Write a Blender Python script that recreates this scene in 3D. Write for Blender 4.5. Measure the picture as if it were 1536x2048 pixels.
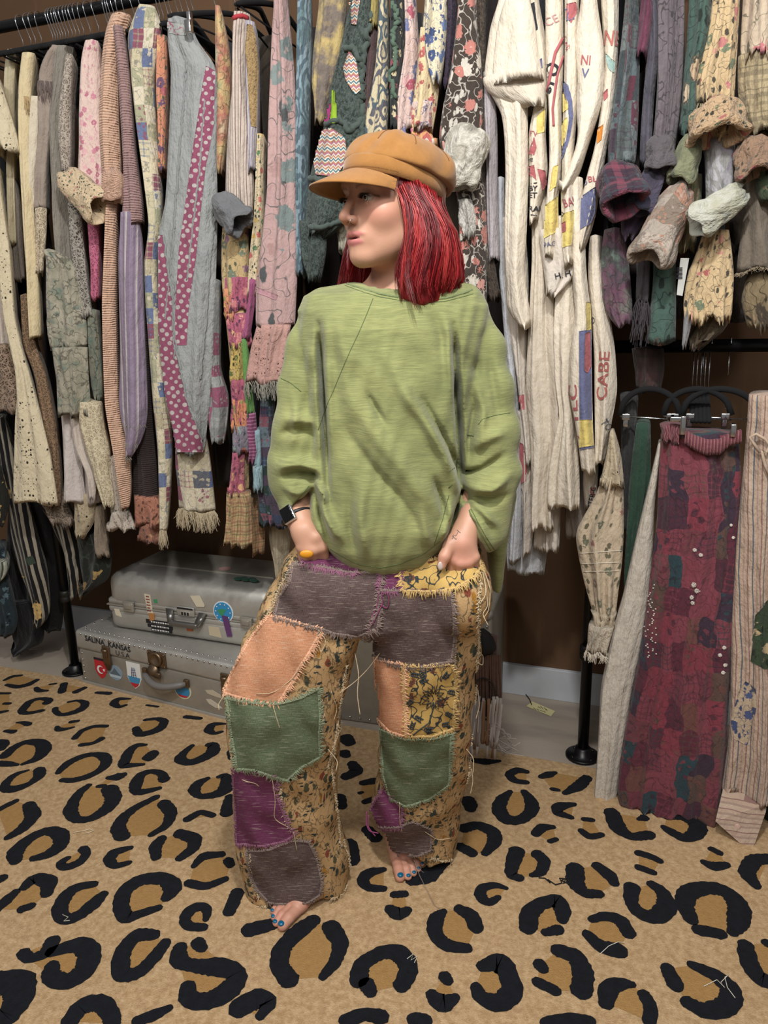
import bpy, bmesh, math, random
import numpy as np
from mathutils import Vector, Matrix
from mathutils.bvhtree import BVHTree

for _o in list(bpy.data.objects): bpy.data.objects.remove(_o)
SC = bpy.context.scene
COL = SC.collection

# ---------------------------------------------------------------- camera
FPX, PITCH, ROLL, YAW, CAMH = 1480.0, 14.6, -1.4, 20.0, 1.33
_p, _r, _y = (math.radians(a) for a in (PITCH, ROLL, YAW))
FWD = Vector((-math.sin(_y)*math.cos(_p), math.cos(_y)*math.cos(_p), -math.sin(_p)))
_R0 = Vector((math.cos(_y), math.sin(_y), 0)); _U0 = _R0.cross(FWD)
CR = _R0*math.cos(_r) + _U0*math.sin(_r)
CU = -_R0*math.sin(_r) + _U0*math.cos(_r)
CAMP = Vector((0, 0, CAMH))
camd = bpy.data.cameras.new('camera'); cam = bpy.data.objects.new('camera', camd); COL.objects.link(cam)
m3 = Matrix((CR, CU, -FWD)).transposed()
cam.matrix_world = Matrix.Translation(CAMP) @ m3.to_4x4()
camd.sensor_fit = 'HORIZONTAL'; camd.sensor_width = 36.0; camd.lens = 36.0*FPX/1536.0
camd.clip_start = 0.02
SC.camera = cam
# ---------------------------------------------------------------- view / world / lights
SC.view_settings.view_transform = 'Standard'; SC.view_settings.look = 'None'
SC.view_settings.gamma = 1; SC.view_settings.use_curve_mapping = False
SC.view_settings.exposure = 0.0
W = bpy.data.worlds.new('room_light'); SC.world = W; W.use_nodes = True
W.node_tree.nodes['Background'].inputs[0].default_value = (1.0, 0.98, 0.97, 1)
W.node_tree.nodes['Background'].inputs[1].default_value = 0.22

def area(name, loc, target, size, power, col=(1, .985, .96), sy=None, spread=math.pi):
    d = bpy.data.lights.new(name, 'AREA'); d.energy = power; d.size = size; d.color = col
    d.spread = spread
    if sy: d.shape = 'RECTANGLE'; d.size_y = sy
    o = bpy.data.objects.new(name, d); COL.objects.link(o); o.location = loc
    o.rotation_euler = (Vector(target)-Vector(loc)).to_track_quat('-Z', 'Y').to_euler()
    return o
area('ceiling_lamp', (-0.05, 0.35, 2.7), (-0.5, 1.4, 1.2), 0.12, 38)
area('ceiling_lamp', (-1.3, -0.1, 2.75), (-1.0, 1.9, 0.8), 0.5, 18)
area('ceiling_lamp', (1.0, 0.2, 2.75), (0.2, 2.0, 0.7), 0.5, 14)
area('ceiling_panel_light', (-0.3, -0.9, 2.6), (-0.5, 1.8, 0.5), 1.8, 32, sy=0.9)

# ---------------------------------------------------------------- helpers: pixel rays of the calibrated view
def ray(px, py):
    return (FWD + CR*((px-768)/FPX) - CU*((py-1024)/FPX)).normalized()
def onY(px, py, Y):                      # point on the wall-parallel plane y = Y
    d = ray(px, py); return CAMP + d*(Y/d.y)
def onZ(px, py, Z=0.0):                  # point on the horizontal plane z = Z
    d = ray(px, py); return CAMP + d*((Z-CAMH)/d.z)
EX = Vector((math.cos(_y), math.sin(_y), 0)); EY = Vector((-math.sin(_y), math.cos(_y), 0))
def atD(px, py, D):                      # point at horizontal viewing distance D
    d = ray(px, py); return CAMP + d*(D/d.dot(EY))
def loc3(px, py, D):                     # the same in (X, D, Z) coordinates of the figure
    w = atD(px, py, D); return np.array([w.dot(EX), D, w.z])
def f2w(P):                              # figure coordinates -> world, arrays (n,3)
    P = np.asarray(P, float); e, f = np.array(EX), np.array(EY)
    return P[:, :1]*e + P[:, 1:2]*f + np.c_[np.zeros((len(P), 2)), P[:, 2:3]]
CROP = {1: (0, 0, 3.072), 2: (0, 400, 2.926), 3: (400, 0, 2.56), 4: (940, 0, 2.577), 5: (940, 550, 2.577),
        6: (940, 1150, 2.577), 7: (0, 950, 2.56), 8: (0, 900, 4.552), 0: (0, 0, 1.0), 9: (400, 1050, 2.363),
        10: (420, 1600, 2.648), 11: (500, 540, 2.648), 12: (0, 1600, 1.92), 13: (736, 1600, 1.92), 14: (0, 1320, 3.2),
        15: (580, 230, 3.84), 16: (900, 1150, 4.997), 17: (480, 560, 3.793)}
def cp(c, x, y):
    a = CROP[c]; return a[0]+x/a[2], a[1]+y/a[2]

def lin(h):
    if isinstance(h, (tuple, list)): return tuple(h)+(1,) if len(h) == 3 else tuple(h)
    h = h.lstrip('#'); v = [int(h[i:i+2], 16)/255 for i in (0, 2, 4)]
    return tuple((c/12.92 if c <= .04045 else ((c+.055)/1.055)**2.4) for c in v)+(1,)

# ---------------------------------------------------------------- object helpers
BASE = {}
def tag(o, label, cat, group=None, kind=None):
    if label: o['label'] = label
    if cat: o['category'] = cat
    if group: o['group'] = group
    if kind: o['kind'] = kind
    return o
def mk(name, V, F, mat=None, parent=None, uv=None, smooth=True, fmat=None, base=None):
    V = np.asarray(V, float)
    if parent is not None: base = BASE[parent.name]
    elif base is None:
        base = np.array([(V[:, 0].min()+V[:, 0].max())/2, (V[:, 1].min()+V[:, 1].max())/2, V[:, 2].min()])
    me = bpy.data.meshes.new(name)
    me.from_pydata((V-base).tolist(), [], [tuple(int(i) for i in f) for f in F])
    if uv is not None:
        l = me.uv_layers.new(name='UVMap'); idx = np.empty(len(me.loops), int); me.loops.foreach_get('vertex_index', idx)
        l.data.foreach_set('uv', np.asarray(uv, float)[idx].ravel())
    for m in (mat if isinstance(mat, (list, tuple)) else [mat]):
        if m: me.materials.append(m)
    if fmat is not None: me.polygons.foreach_set('material_index', np.asarray(fmat, int))
    me.polygons.foreach_set('use_smooth', [smooth]*len(me.polygons)); me.update()
    o = bpy.data.objects.new(name, me); COL.objects.link(o)
    if parent is not None: o.parent = parent
    else: o.location = base
    BASE[o.name] = np.array(base, float)
    return o
def empty(name, loc, label, cat, group=None, rz=0):
    o = bpy.data.objects.new(name, None); COL.objects.link(o); o.location = loc; o.empty_display_size = .05
    BASE[o.name] = np.array(loc, float); return tag(o, label, cat, group)

class MB:                                # collects shapes into one mesh
    def __init__(s): s.V = []; s.F = []; s.M = []; s.n = 0
    def add(s, V, F, m=0):
        V = np.asarray(V, float); s.V.append(V); s.F += [tuple(i+s.n for i in f) for f in F]; s.M += [m]*len(F); s.n += len(V)
        return s
    def box(s, c, d, rot=None, bev=0.0, m=0):
        x, y, z = (k/2 for k in d)
        if bev <= 0:
            V = [(sx*x, sy*y, sz*z) for sx in (-1, 1) for sy in (-1, 1) for sz in (-1, 1)]
            F = [(0, 1, 3, 2), (4, 6, 7, 5), (0, 4, 5, 1), (2, 3, 7, 6), (0, 2, 6, 4), (1, 5, 7, 3)]
        else:
            bm = bmesh.new(); bmesh.ops.create_cube(bm, size=1); bmesh.ops.scale(bm, vec=d, verts=bm.verts)
            bmesh.ops.bevel(bm, geom=list(bm.edges), offset=bev, segments=3, profile=.5, affect='EDGES')
            bm.verts.index_update(); V = [tuple(v.co) for v in bm.verts]; F = [tuple(v.index for v in f.verts) for f in bm.faces]; bm.free()
        V = np.array(V)
        if rot is not None: V = V @ np.array(rot).T
        return s.add(V+np.array(c), F, m)
    def tube(s, pts, r, n=8, cap=True, m=0, closed=False):
        P = np.array([list(p) for p in pts], float); k = len(P)
        R = np.full(k, r) if np.isscalar(r) else np.asarray(r, float)
        if closed: T = np.roll(P, -1, 0)-np.roll(P, 1, 0)
        else: T = np.gradient(P, axis=0) if k > 2 else np.repeat([P[1]-P[0]], 2, 0)
        T /= np.linalg.norm(T, axis=1, keepdims=True)+1e-12
        a = np.array([0, 0, 1.]) if abs(T[0][2]) < .9 else np.array([1., 0, 0])
        V = []; N = a-T[0]*(a@T[0]); N /= np.linalg.norm(N)
        for i in range(k):
            N = N-T[i]*(N@T[i]); N /= np.linalg.norm(N)+1e-12; B = np.cross(T[i], N)
            for j in range(n):
                t = 2*math.pi*j/n; V.append(P[i]+R[i]*(N*math.cos(t)+B*math.sin(t)))
        F = [(i*n+j, i*n+(j+1) % n, ((i+1) % k)*n+(j+1) % n, ((i+1) % k)*n+j) for i in range(k if closed else k-1) for j in range(n)]
        if cap and not closed: F += [tuple(range(n-1, -1, -1)), tuple((k-1)*n+j for j in range(n))]
        return s.add(V, F, m)
    def lathe(s, c, prof, axis=(0, 0, 1), n=24, m=0):
        ax = Vector(axis).normalized(); q = ax.to_track_quat('Z', 'Y').to_matrix(); V = []
        for (r, h) in prof:
            for j in range(n):
                t = 2*math.pi*j/n; V.append(q @ Vector((r*math.cos(t), r*math.sin(t), h)))
        k = len(prof); F = [(i*n+j, i*n+(j+1) % n, (i+1)*n+(j+1) % n, (i+1)*n+j) for i in range(k-1) for j in range(n)]
        F += [tuple(range(n-1, -1, -1)), tuple((k-1)*n+j for j in range(n))]
        return s.add(np.array([list(v) for v in V])+np.array(c), F, m)
    def ball(s, c, r, n=8, m=0):
        r = np.array([r]*3) if np.isscalar(r) else np.array(r)
        V = [(0, 0, 1)]+[(math.sin(a)*math.cos(b), math.sin(a)*math.sin(b), math.cos(a)) for a in [math.pi*i/n for i in range(1, n)] for b in [math.pi*j/n for j in range(2*n)]]+[(0, 0, -1)]
        k = 2*n; F = [(0, 1+j, 1+(j+1) % k) for j in range(k)]
        F += [(1+i*k+j, 1+(i+1)*k+j, 1+(i+1)*k+(j+1) % k, 1+i*k+(j+1) % k) for i in range(n-2) for j in range(k)]
        L = len(V)-1; F += [(L, 1+(n-2)*k+(j+1) % k, 1+(n-2)*k+j) for j in range(k)]
        return s.add(np.array(V)*r+np.array(c), F, m)
    def build(s, name, mat, parent=None, smooth=True, base=None):
        return mk(name, np.vstack(s.V), s.F, mat, parent, smooth=smooth, fmat=s.M if isinstance(mat, (list, tuple)) else None, base=base)

def bvh_of(*objs):
    V = []; F = []
    for o in objs:
        b = BASE[o.name]; n = len(V)
        V += [Vector(v.co)+Vector(b) for v in o.data.vertices]; F += [tuple(i+n for i in p.vertices) for p in o.data.polygons]
    return BVHTree.FromPolygons(V, F)
def hit(bvh, px, py):
    p, n, i, d = bvh.ray_cast(CAMP, ray(px, py)); return (p, n) if p is not None else (None, None)

# ---------------------------------------------------------------- shader helper
class NB:
    def __init__(s, name, rough=.85, bsdf=True):
        s.m = bpy.data.materials.new(name); s.m.use_nodes = True; s.t = s.m.node_tree; s.b = s.t.nodes['Principled BSDF']
        s.b.inputs['Roughness'].default_value = rough; s.tc = None; s.uvs = None
        s.b.inputs['Specular IOR Level'].default_value = .25
    def n(s, typ, props=None, **inp):
        nd = s.t.nodes.new(typ)
        for k, v in (props or {}).items(): setattr(nd, k, v)
        for k, v in inp.items():
            key = int(k[1:]) if k[0] == '_' and k[1:].isdigit() else k.replace('_', ' ')
            s.set(nd.inputs[key], v)
        return nd
    def set(s, sock, v):
        if isinstance(v, bpy.types.NodeSocket): s.t.links.new(v, sock)
        else: sock.default_value = v
    def coord(s, kind='UV'):
        if s.tc is None: s.tc = s.t.nodes.new('ShaderNodeTexCoord')
        return s.tc.outputs[kind]
    def map(s, v, sc=(1, 1, 1), loc=(0, 0, 0), rot=0.):
        return s.n('ShaderNodeMapping', None, Vector=v, Scale=sc, Location=loc, Rotation=(0, 0, rot)).outputs[0]
    def noise(s, v, scale, detail=3, rough=.55, col=False):
        nd = s.n('ShaderNodeTexNoise', None, Vector=v, Scale=scale, Detail=detail, Roughness=rough)
        return nd.outputs[1 if col else 0]
    def vor(s, v, scale, feat='F1', out='Distance', rnd=1.0, metric='EUCLIDEAN'):
        nd = s.n('ShaderNodeTexVoronoi', dict(feature=feat, distance=metric), Vector=v, Scale=scale, Randomness=rnd); return nd.outputs[out]
    def math(s, op, a, b=0.0, c=0.0):
        return s.n('ShaderNodeMath', dict(operation=op), _0=a, _1=b, _2=c).outputs[0]
    def vadd(s, a, b): return s.n('ShaderNodeVectorMath', dict(operation='ADD'), _0=a, _1=b).outputs[0]
    def vscale(s, a, k): return s.n('ShaderNodeVectorMath', dict(operation='SCALE'), _0=a, Scale=k).outputs[0]
    def vsub(s, a, b): return s.n('ShaderNodeVectorMath', dict(operation='SUBTRACT'), _0=a, _1=b).outputs[0]
    def mix(s, f, a, b, mode='MIX'):
        nd = s.n('ShaderNodeMix', dict(data_type='RGBA', blend_type=mode)); s.set(nd.inputs[0], f); s.set(nd.inputs[6], lin(a) if isinstance(a, str) else a)
        s.set(nd.inputs[7], lin(b) if isinstance(b, str) else b); return nd.outputs[2]
    def ramp(s, f, stops, interp='LINEAR'):
        nd = s.n('ShaderNodeValToRGB', None, Fac=f); r = nd.color_ramp; r.interpolation = interp
        while len(r.elements) > 1: r.elements.remove(r.elements[-1])
        r.elements[0].position = stops[0][0]; r.elements[0].color = lin(stops[0][1])
        for p, c in stops[1:]:
            e = r.elements.new(p); e.color = lin(c)
        return nd.outputs[0]
    def step(s, f, lo, hi):
        nd = s.n('ShaderNodeMapRange', dict(interpolation_type='LINEAR', clamp=True)); s.set(nd.inputs[0], f)
        s.set(nd.inputs[1], lo); s.set(nd.inputs[2], hi); return nd.outputs[0]
    def sep(s, v):
        nd = s.n('ShaderNodeSeparateXYZ'); s.set(nd.inputs[0], v); return nd.outputs
    def bump(s, h, dist, strength=.6):
        prev = s.b.inputs['Normal'].links[0].from_socket if s.b.inputs['Normal'].links else None
        nd = s.n('ShaderNodeBump', None, Height=h, Distance=dist, Strength=strength)
        if prev: s.t.links.new(prev, nd.inputs['Normal'])
        s.t.links.new(nd.outputs[0], s.b.inputs['Normal'])
    def col(s, c): s.set(s.b.inputs['Base Color'], lin(c) if isinstance(c, str) else c)

_MC = {}
def solid(hexc, rough=.5, metal=0.0, name=None, spec=.5):
    k = (hexc, rough, metal)
    if k not in _MC:
        b = NB(name or 'surface', rough); b.col(hexc); b.b.inputs['Metallic'].default_value = metal; b.b.inputs['Specular IOR Level'].default_value = spec; _MC[k] = b.m
    return _MC[k]

def fabric(kind, cols, s=.03, weave=900., wr=1.0, coord='UV', rough=.9, **kw):
    """procedural cloth; cols = colour list, s = motif size in metres"""
    key = (kind, tuple(cols), s, weave, wr, coord, tuple(sorted(kw.items())))
    if key in _MC: return _MC[key]
    b = NB(kind+'_cloth', rough); uv = b.coord(coord)
    seed = kw.get('seed', len(_MC)*1.37)
    uv = b.map(uv, loc=(seed, seed*.7, 0))
    dn = b.vscale(b.vsub(b.noise(uv, 9, 2, col=True), (.5, .5, .5)), kw.get('warp', .02))
    q = b.vadd(uv, dn)
    f = 1.0/s
    if kind == 'plain':
        c = b.mix(b.noise(uv, kw.get('ns', 14), 4, .6), cols[0], cols[-1])
    elif kind == 'slub':
        st = b.noise(b.map(q, sc=(14, 260, 1) if coord == 'UV' else (14, 14, 260)), 1, 4, .7)
        lg = b.noise(uv, 5, 2)
        fac = b.step(b.math('ADD', st, b.math('MULTIPLY', b.math('SUBTRACT', lg, .5), .5)), .34, .68)
        c = b.mix(fac, cols[0], cols[1]); b.bump(st, .0012, .5)
    elif kind == 'gauze':
        c = b.mix(b.noise(b.map(q, sc=(40, 220, 1)), 1, 3), cols[0], cols[-1])
        w = b.math('SINE', b.math('MULTIPLY', b.sep(b.vadd(q, b.vscale(b.noise(uv, 25, 2, col=True), .006)))[1], 2*math.pi/.0065))
        c = b.mix(b.step(w, .1, 1.1), c, cols[1]); b.bump(w, .0016, .8); b.bump(b.noise(uv, 60, 3), .004, .6)
    elif kind == 'crinkle':
        w = b.noise(b.map(q, sc=(260, 12, 1)), 1, 3, .6); c = b.mix(w, cols[0], cols[-1]); b.bump(w, .004, .9)
    elif kind == 'tiedye':
        c = b.ramp(b.noise(q, kw.get('ns', 7), 4, .6), [(.3+.4*i/max(1, len(cols)-1), x) for i, x in enumerate(cols)])
        if kw.get('ink'):
            l = b.math('ABSOLUTE', b.math('SUBTRACT', b.noise(q, 26, 2, .5), .5)); c = b.mix(b.math('MULTIPLY', b.math('SUBTRACT', 1, b.step(l, .008, .022)), .7), c, kw['ink'])
    elif kind in ('floral', 'botanic'):
        c = b.mix(b.noise(uv, 8, 2), cols[0], kw.get('bg2', cols[0]))
        el = kw.get('el', 1.0)
        v2 = b.map(q, sc=(1, .45 if kind == 'botanic' else .6, 1), rot=.7)
        dl = b.vor(v2, f*2.2, rnd=1.); cl = b.vor(v2, f*2.2, out='Color')
        leaf = b.math('SUBTRACT', 1, b.step(b.math('ADD', dl, b.math('MULTIPLY', b.noise(q, f*6, 1), .25)), .38, .45))
        lr = b.math('GREATER_THAN', b.sep(cl)[1], 1-kw.get('leafd', .6))
        c = b.mix(b.math('MULTIPLY', leaf, lr), c, kw.get('leaf', cols[-1]))
        ln = b.math('ABSOLUTE', b.math('SUBTRACT', b.noise(b.map(q, loc=(3, 1, 0)), f*1.6, 1, .4), .5))
        c = b.mix(b.math('MULTIPLY', b.math('SUBTRACT', 1, b.step(ln, .006*kw.get('lw', 1), .016*kw.get('lw', 1))), kw.get('line', .8)), c, kw.get('leaf', cols[-1]))
        wob = b.math('MULTIPLY', b.math('SUBTRACT', b.noise(q, f*5, 2), .5), .55)
        d = b.math('ADD', b.vor(q, f*el), wob); cc = b.sep(b.vor(q, f*el, out='Color'))[0]
        fl = b.math('SUBTRACT', 1, b.step(d, kw.get('r', .34), kw.get('r', .34)+.04))
        fl = b.math('MULTIPLY', fl, b.math('GREATER_THAN', b.sep(b.vor(q, f*el, out='Color'))[2], 1-kw.get('dens', .75)))
        pc = cols[1:] if len(cols) > 1 else cols
        fc = b.ramp(cc, [(i/len(pc), x) for i, x in enumerate(pc)], 'CONSTANT')
        c = b.mix(fl, c, fc)
        rim = b.math('MULTIPLY', b.math('MULTIPLY', fl, b.step(d, kw.get('r', .34)-.09, kw.get('r', .34)-.05)), kw.get('rim', .0))
        c = b.mix(rim, c, kw.get('leaf', cols[-1]))
        mid = b.math('MULTIPLY', fl, b.math('SUBTRACT', 1, b.step(d, .06, .12)))
        c = b.mix(b.math('MULTIPLY', mid, .8), c, kw.get('mid', cols[0]))
    elif kind == 'paisley':
        d = b.vor(b.map(q, rot=.5, sc=(1, .6, 1)), f, 'F1'); w = b.math('SINE', b.math('MULTIPLY', b.math('ADD', d, b.math('MULTIPLY', b.noise(q, f, 2), .7)), 22))
        c = b.mix(b.step(w, -.2, .3), cols[0], cols[1])
        if len(cols) > 2: c = b.mix(b.step(b.noise(uv, f*.5, 2), .5, .55), c, b.mix(b.step(w, -.2, .3), cols[0], cols[2]))
    elif kind == 'stripe':
        x = b.sep(q)[kw.get('ax', 0)]; t = b.math('FRACT', b.math('DIVIDE', x, s))
        st = kw.get('stops') or tuple(i/len(cols) for i in range(len(cols)))
        c = b.ramp(t, list(zip(st, cols)), 'CONSTANT'); b.bump(t, .0006, .3)
    elif kind == 'plaid':
        x, y = b.sep(q)[0], b.sep(q)[1]; c = cols[0]; c = b.mix(0., c, c)
        for i, cc in enumerate(cols[1:]):
            for ax, v in enumerate((x, y)):
                t = b.math('FRACT', b.math('ADD', b.math('DIVIDE', v, s*(1+.0*i)), .31*i+.13*ax))
                wd = (.22, .12, .06, .04)[i % 4]
                c = b.mix(b.math('MULTIPLY', b.math('LESS_THAN', t, wd), .55), c, cc)
    elif kind == 'dots':
        d = b.vor(b.map(q, rot=.6), f, rnd=.25); c = b.mix(b.math('SUBTRACT', 1, b.step(d, .3, .34)), cols[0], cols[1])
    elif kind == 'eyelet':
        d = b.vor(b.map(q, sc=(1, .8, 1)), f*3.2, rnd=.5); big = b.vor(q, f, rnd=.4)
        ring = b.math('MULTIPLY', b.step(big, .16, .2), b.math('SUBTRACT', 1, b.step(big, .42, .46)))
        hole = b.math('MULTIPLY', b.math('SUBTRACT', 1, b.step(d, .2, .26)), ring)
        small = b.math('SUBTRACT', 1, b.step(b.vor(b.map(q, rot=.78), f*4, rnd=.2), .13, .17))
        hole = b.math('MAXIMUM', hole, b.math('MULTIPLY', small, b.math('GREATER_THAN', b.noise(uv, 20, 1), .52)))
        c = b.mix(b.noise(uv, 200, 2), cols[0], cols[1]); c = b.mix(hole, c, cols[2]); b.bump(b.math('MULTIPLY', d, ring), .002, .7)
        if kw.get('alpha'): b.set(b.b.inputs['Alpha'], b.math('SUBTRACT', 1, hole))
    elif kind == 'lace':
        w = b.vor(q, f*1.0, 'DISTANCE_TO_EDGE'); w2 = b.vor(q, f*3.2, 'DISTANCE_TO_EDGE')
        net = b.math('MINIMUM', b.step(w, .05, .1), b.step(w2, .07, .13))
        c = b.mix(net, cols[0], cols[1]); b.bump(net, .002, -.8)  # openings also take the colour of the shaded layer behind
        b.set(b.b.inputs['Alpha'], b.math('SUBTRACT', 1, b.math('MULTIPLY', net, kw.get('open', .7))))
    elif kind == 'shag':
        w = b.noise(b.map(q, sc=(1, .6, 1)), 160, 4, .7); c = b.ramp(w, [(.35+.35*i/max(1, len(cols)-1), x) for i, x in enumerate(cols)]); b.bump(w, .008, 1.)
    elif kind == 'patch':
        sx = kw.get('sx', 1.); cell = b.n('ShaderNodeVectorMath', dict(operation='FLOOR'), _0=b.vadd(b.map(q, sc=(f*sx, f, 0)), b.vscale(b.noise(uv, 3, 0, col=True), .6))).outputs[0]
        wn = b.n('ShaderNodeTexWhiteNoise', dict(noise_dimensions='3D'), Vector=cell).outputs; r1 = wn[0]; rc = b.sep(wn[1])
        c = b.ramp(r1, [(i/len(cols), x) for i, x in enumerate(cols)], 'CONSTANT')
        d = b.vor(q, f*3.0); fc = b.ramp(rc[1], [(i/len(cols), x) for i, x in enumerate(reversed(cols))], 'CONSTANT')
        fm = b.math('MULTIPLY', b.math('SUBTRACT', 1, b.step(b.math('ADD', d, b.math('MULTIPLY', b.noise(q, f*12, 1), .3)), .45, .5)), b.math('GREATER_THAN', rc[0], .45))
        c = b.mix(b.math('MULTIPLY', fm, .85), c, fc)
        tx = b.math('LESS_THAN', b.math('FRACT', b.math('MULTIPLY', b.sep(q)[0], 60)), .25); ty = b.math('LESS_THAN', b.math('FRACT', b.math('MULTIPLY', b.sep(q)[1], 60)), .25)
        pm = b.math('MULTIPLY', b.math('MULTIPLY', b.math('ADD', tx, ty), .4), b.math('LESS_THAN', rc[0], .4)); c = b.mix(pm, c, fc)
        ln = b.math('ABSOLUTE', b.math('SUBTRACT', b.noise(q, f*2, 1), .5)); c = b.mix(b.math('MULTIPLY', b.math('SUBTRACT', 1, b.step(ln, .006, .02)), .5), c, kw.get('ink', '#2a2630'))
    elif kind == 'ikat':
        x, y = b.sep(q)[0], b.sep(q)[1]
        tri = b.math('ABSOLUTE', b.math('SUBTRACT', b.math('FRACT', b.math('DIVIDE', x, s)), .5)); t = b.math('FRACT', b.math('ADD', b.math('DIVIDE', y, s*2.2), b.math('MULTIPLY', tri, .5)))
        c = b.ramp(t, [(i/len(cols), x) for i, x in enumerate(cols)], 'CONSTANT')
    else: c = b.mix(0., cols[0], cols[0])
    if kw.get('fade'): c = b.mix(b.math('MULTIPLY', b.noise(uv, 6, 3), kw['fade']), c, kw.get('fadec', '#d8d0c0'))
    hs = b.n('ShaderNodeHueSaturation', None, Hue=.5, Saturation=kw.get('sat', .80), Value=kw.get('val', .90), Fac=1.0); b.set(hs.inputs['Color'], c); c = hs.outputs[0]
    b.bump(b.noise(b.map(uv, sc=(1, 1, 1)), weave*.55, 2), .0008, .35)
    if wr: b.bump(b.noise(b.map(uv, sc=(1.5, .7, 1)), 18, 4, .6), .019*wr, .7)
    b.col(c); b.b.inputs['Sheen Weight'].default_value = kw.get('sheen', .12)
    _MC[key] = b.m; return b.m
# ================================================================ room
def plane_obj(name, P, mat, label=None):
    o = mk(name, P, [(0, 1, 2, 3)], mat, smooth=False); o['kind'] = 'structure'; return o
YW, YR = 2.46, 2.115
b = NB('plaster', .8); g = b.coord('Object'); c = b.mix(b.noise(g, 1.6, 4, .65), '#4f3a29', '#6d523b')
st = b.noise(b.map(g, sc=(9, 1, 1.2), rot=.0), 2, 3, .6); c = b.mix(b.math('MULTIPLY', b.step(st, .58, .75), .22), c, '#8a6c50'); b.col(c); b.bump(b.noise(g, 5, 4), .01, .3); MWALL = b.m
b = NB('concrete', .7); g = b.coord('Object'); c = b.mix(b.noise(g, 2.2, 4, .7), '#85786a', '#a89c8e'); c = b.mix(b.step(b.noise(b.map(g, sc=(.6, 3, 1), rot=.5), 3, 3), .5, .7), c, '#7a7067'); c = b.mix(b.math('MULTIPLY', b.noise(g, 220, 2), .3), c, '#c2b8ac'); b.col(c); MCONC = b.m
mb = MB().box((-.5, .6, -.05), (7.4, 6.2, .1)); o = mb.build('floor', MCONC, smooth=False); o['kind'] = 'structure'
mb = MB().box((-.5, YW+.05, 1.45), (7.4, .1, 2.9)); o = mb.build('wall_back', MWALL, smooth=False); o['kind'] = 'structure'
mb = MB().box((-.5, YW-.009, .058), (7.4, .018, .116), bev=.002); b = NB('painted_board', .45); b.col(b.mix(b.noise(b.coord('Object'), 9, 3), '#c9ccd0', '#a9adb2')); o = mb.build('baseboard_back', b.m, smooth=False); o['kind'] = 'structure'

# ---------------------------------------------------------------- rug with leopard spots
RUG_Z = .012
b = NB('rug_pile', .95); g = b.coord('Object'); c = b.mix(b.step(b.noise(g, 70, 4, .75), .38, .66), '#aa8a64', '#d0b28a'); c = b.mix(b.math('MULTIPLY', b.noise(g, 9, 3), .35), c, '#bd9c72'); b.col(c); b.bump(b.noise(g, 340, 3, .7), .004, .9); MRUG = b.m
b = NB('rug_spot_fill', .95); g = b.coord('Object'); b.col(b.mix(b.noise(g, 90, 4, .7), '#946f40', '#b8915c')); b.bump(b.noise(g, 340, 3, .7), .004, .9); MFILL = b.m
b = NB('rug_spot_black', .9); g = b.coord('Object'); b.col(b.mix(b.noise(g, 60, 3), '#0c0d12', '#20232b')); b.bump(b.noise(g, 340, 3, .7), .006, 1.); MBLK = b.m
S14 = [[[(30,130,10),(80,105,14),(135,100,10)],[(45,160,12),(110,175,18),(180,160,20),(235,130,14)]],
 [[(232,180,12),(245,200,18),(300,198,10)],[(322,157,9),(355,153,9)]], [[(410,155,18),(395,205,20)],[(540,180,14),(485,205,18)]],
 [[(620,210,12),(700,215,16)]], [[(830,250,8),(750,250,18),(725,280,24),(760,305,14),(805,290,10)]], [[(940,290,8),(1010,300,8)]],
 [[(1190,365,16),(1280,375,14)]], [[(1440,410,8),(1360,410,20),(1330,450,28),(1370,475,14),(1420,460,10)]],
 [[(-20,215,12),(60,215,10)],[(30,280,12),(60,280,12)],[(-20,340,16),(45,328,10)]],
 [[(300,275,22),(320,255,20),(260,245,14),(190,265,20),(160,300,22),(130,335,22),(180,345,16),(270,325,14)]],
 [[(440,270,10),(500,258,10),(555,275,22),(530,315,24),(450,345,20),(380,355,16),(350,325,16),(355,310,14)]],
 [[(455,398,14),(495,392,13)],[(365,430,12),(370,450,20),(420,445,14),(470,432,8)]], [[(110,402,8),(150,400,14),(180,412,20)],[(35,455,12),(85,460,18)]],
 [[(30,615,28),(80,565,24),(160,525,22),(250,525,30),(290,560,40),(250,630,28),(145,668,12)],[(-10,665,26),(60,668,22),(110,672,12)]],
 [[(-10,530,30),(40,530,24),(10,570,20)]], [[(480,500,18),(520,455,16),(600,425,16),(680,425,14)],[(520,545,16),(600,535,14),(650,505,18)]],
 [[(930,385,12),(1000,375,14),(1060,390,24),(1030,440,26),(950,470,24),(885,480,26),(870,440,20)]],
 [[(930,545,12),(870,545,20),(820,590,28),(800,650,30),(780,680,26),(850,675,20),(915,670,12)],[(955,625,34),(980,600,30)]],
 [[(1230,550,14),(1180,590,20),(1140,640,34),(1210,665,26),(1300,630,30),(1370,590,36),(1365,545,30),(1340,545,22)]], [[(1475,590,20),(1480,630,16)]],
 [[(375,720,18),(420,670,24),(500,625,24),(600,600,18),(670,615,30),(690,660,30),(640,710,22),(560,750,24),(460,775,22),(400,770,18)]],
 [[(180,708,8),(100,730,18),(40,780,24),(20,830,28),(100,830,28),(200,790,20),(260,740,30),(250,705,28)]],
 [[(695,755,16),(760,750,34),(790,735,20)],[(630,810,14),(665,808,16)]],
 [[(1050,765,30),(1040,725,22),(960,710,20),(890,740,28),(870,800,34),(860,850,28),(930,845,24),(1020,822,14)]],
 [[(1330,760,14),(1270,785,26),(1235,835,34),(1270,880,20),(1360,870,26),(1440,840,40),(1460,780,36),(1440,740,26),(1400,750,14)]],
 [[(1470,880,26),(1450,980,34)]]]
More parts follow.
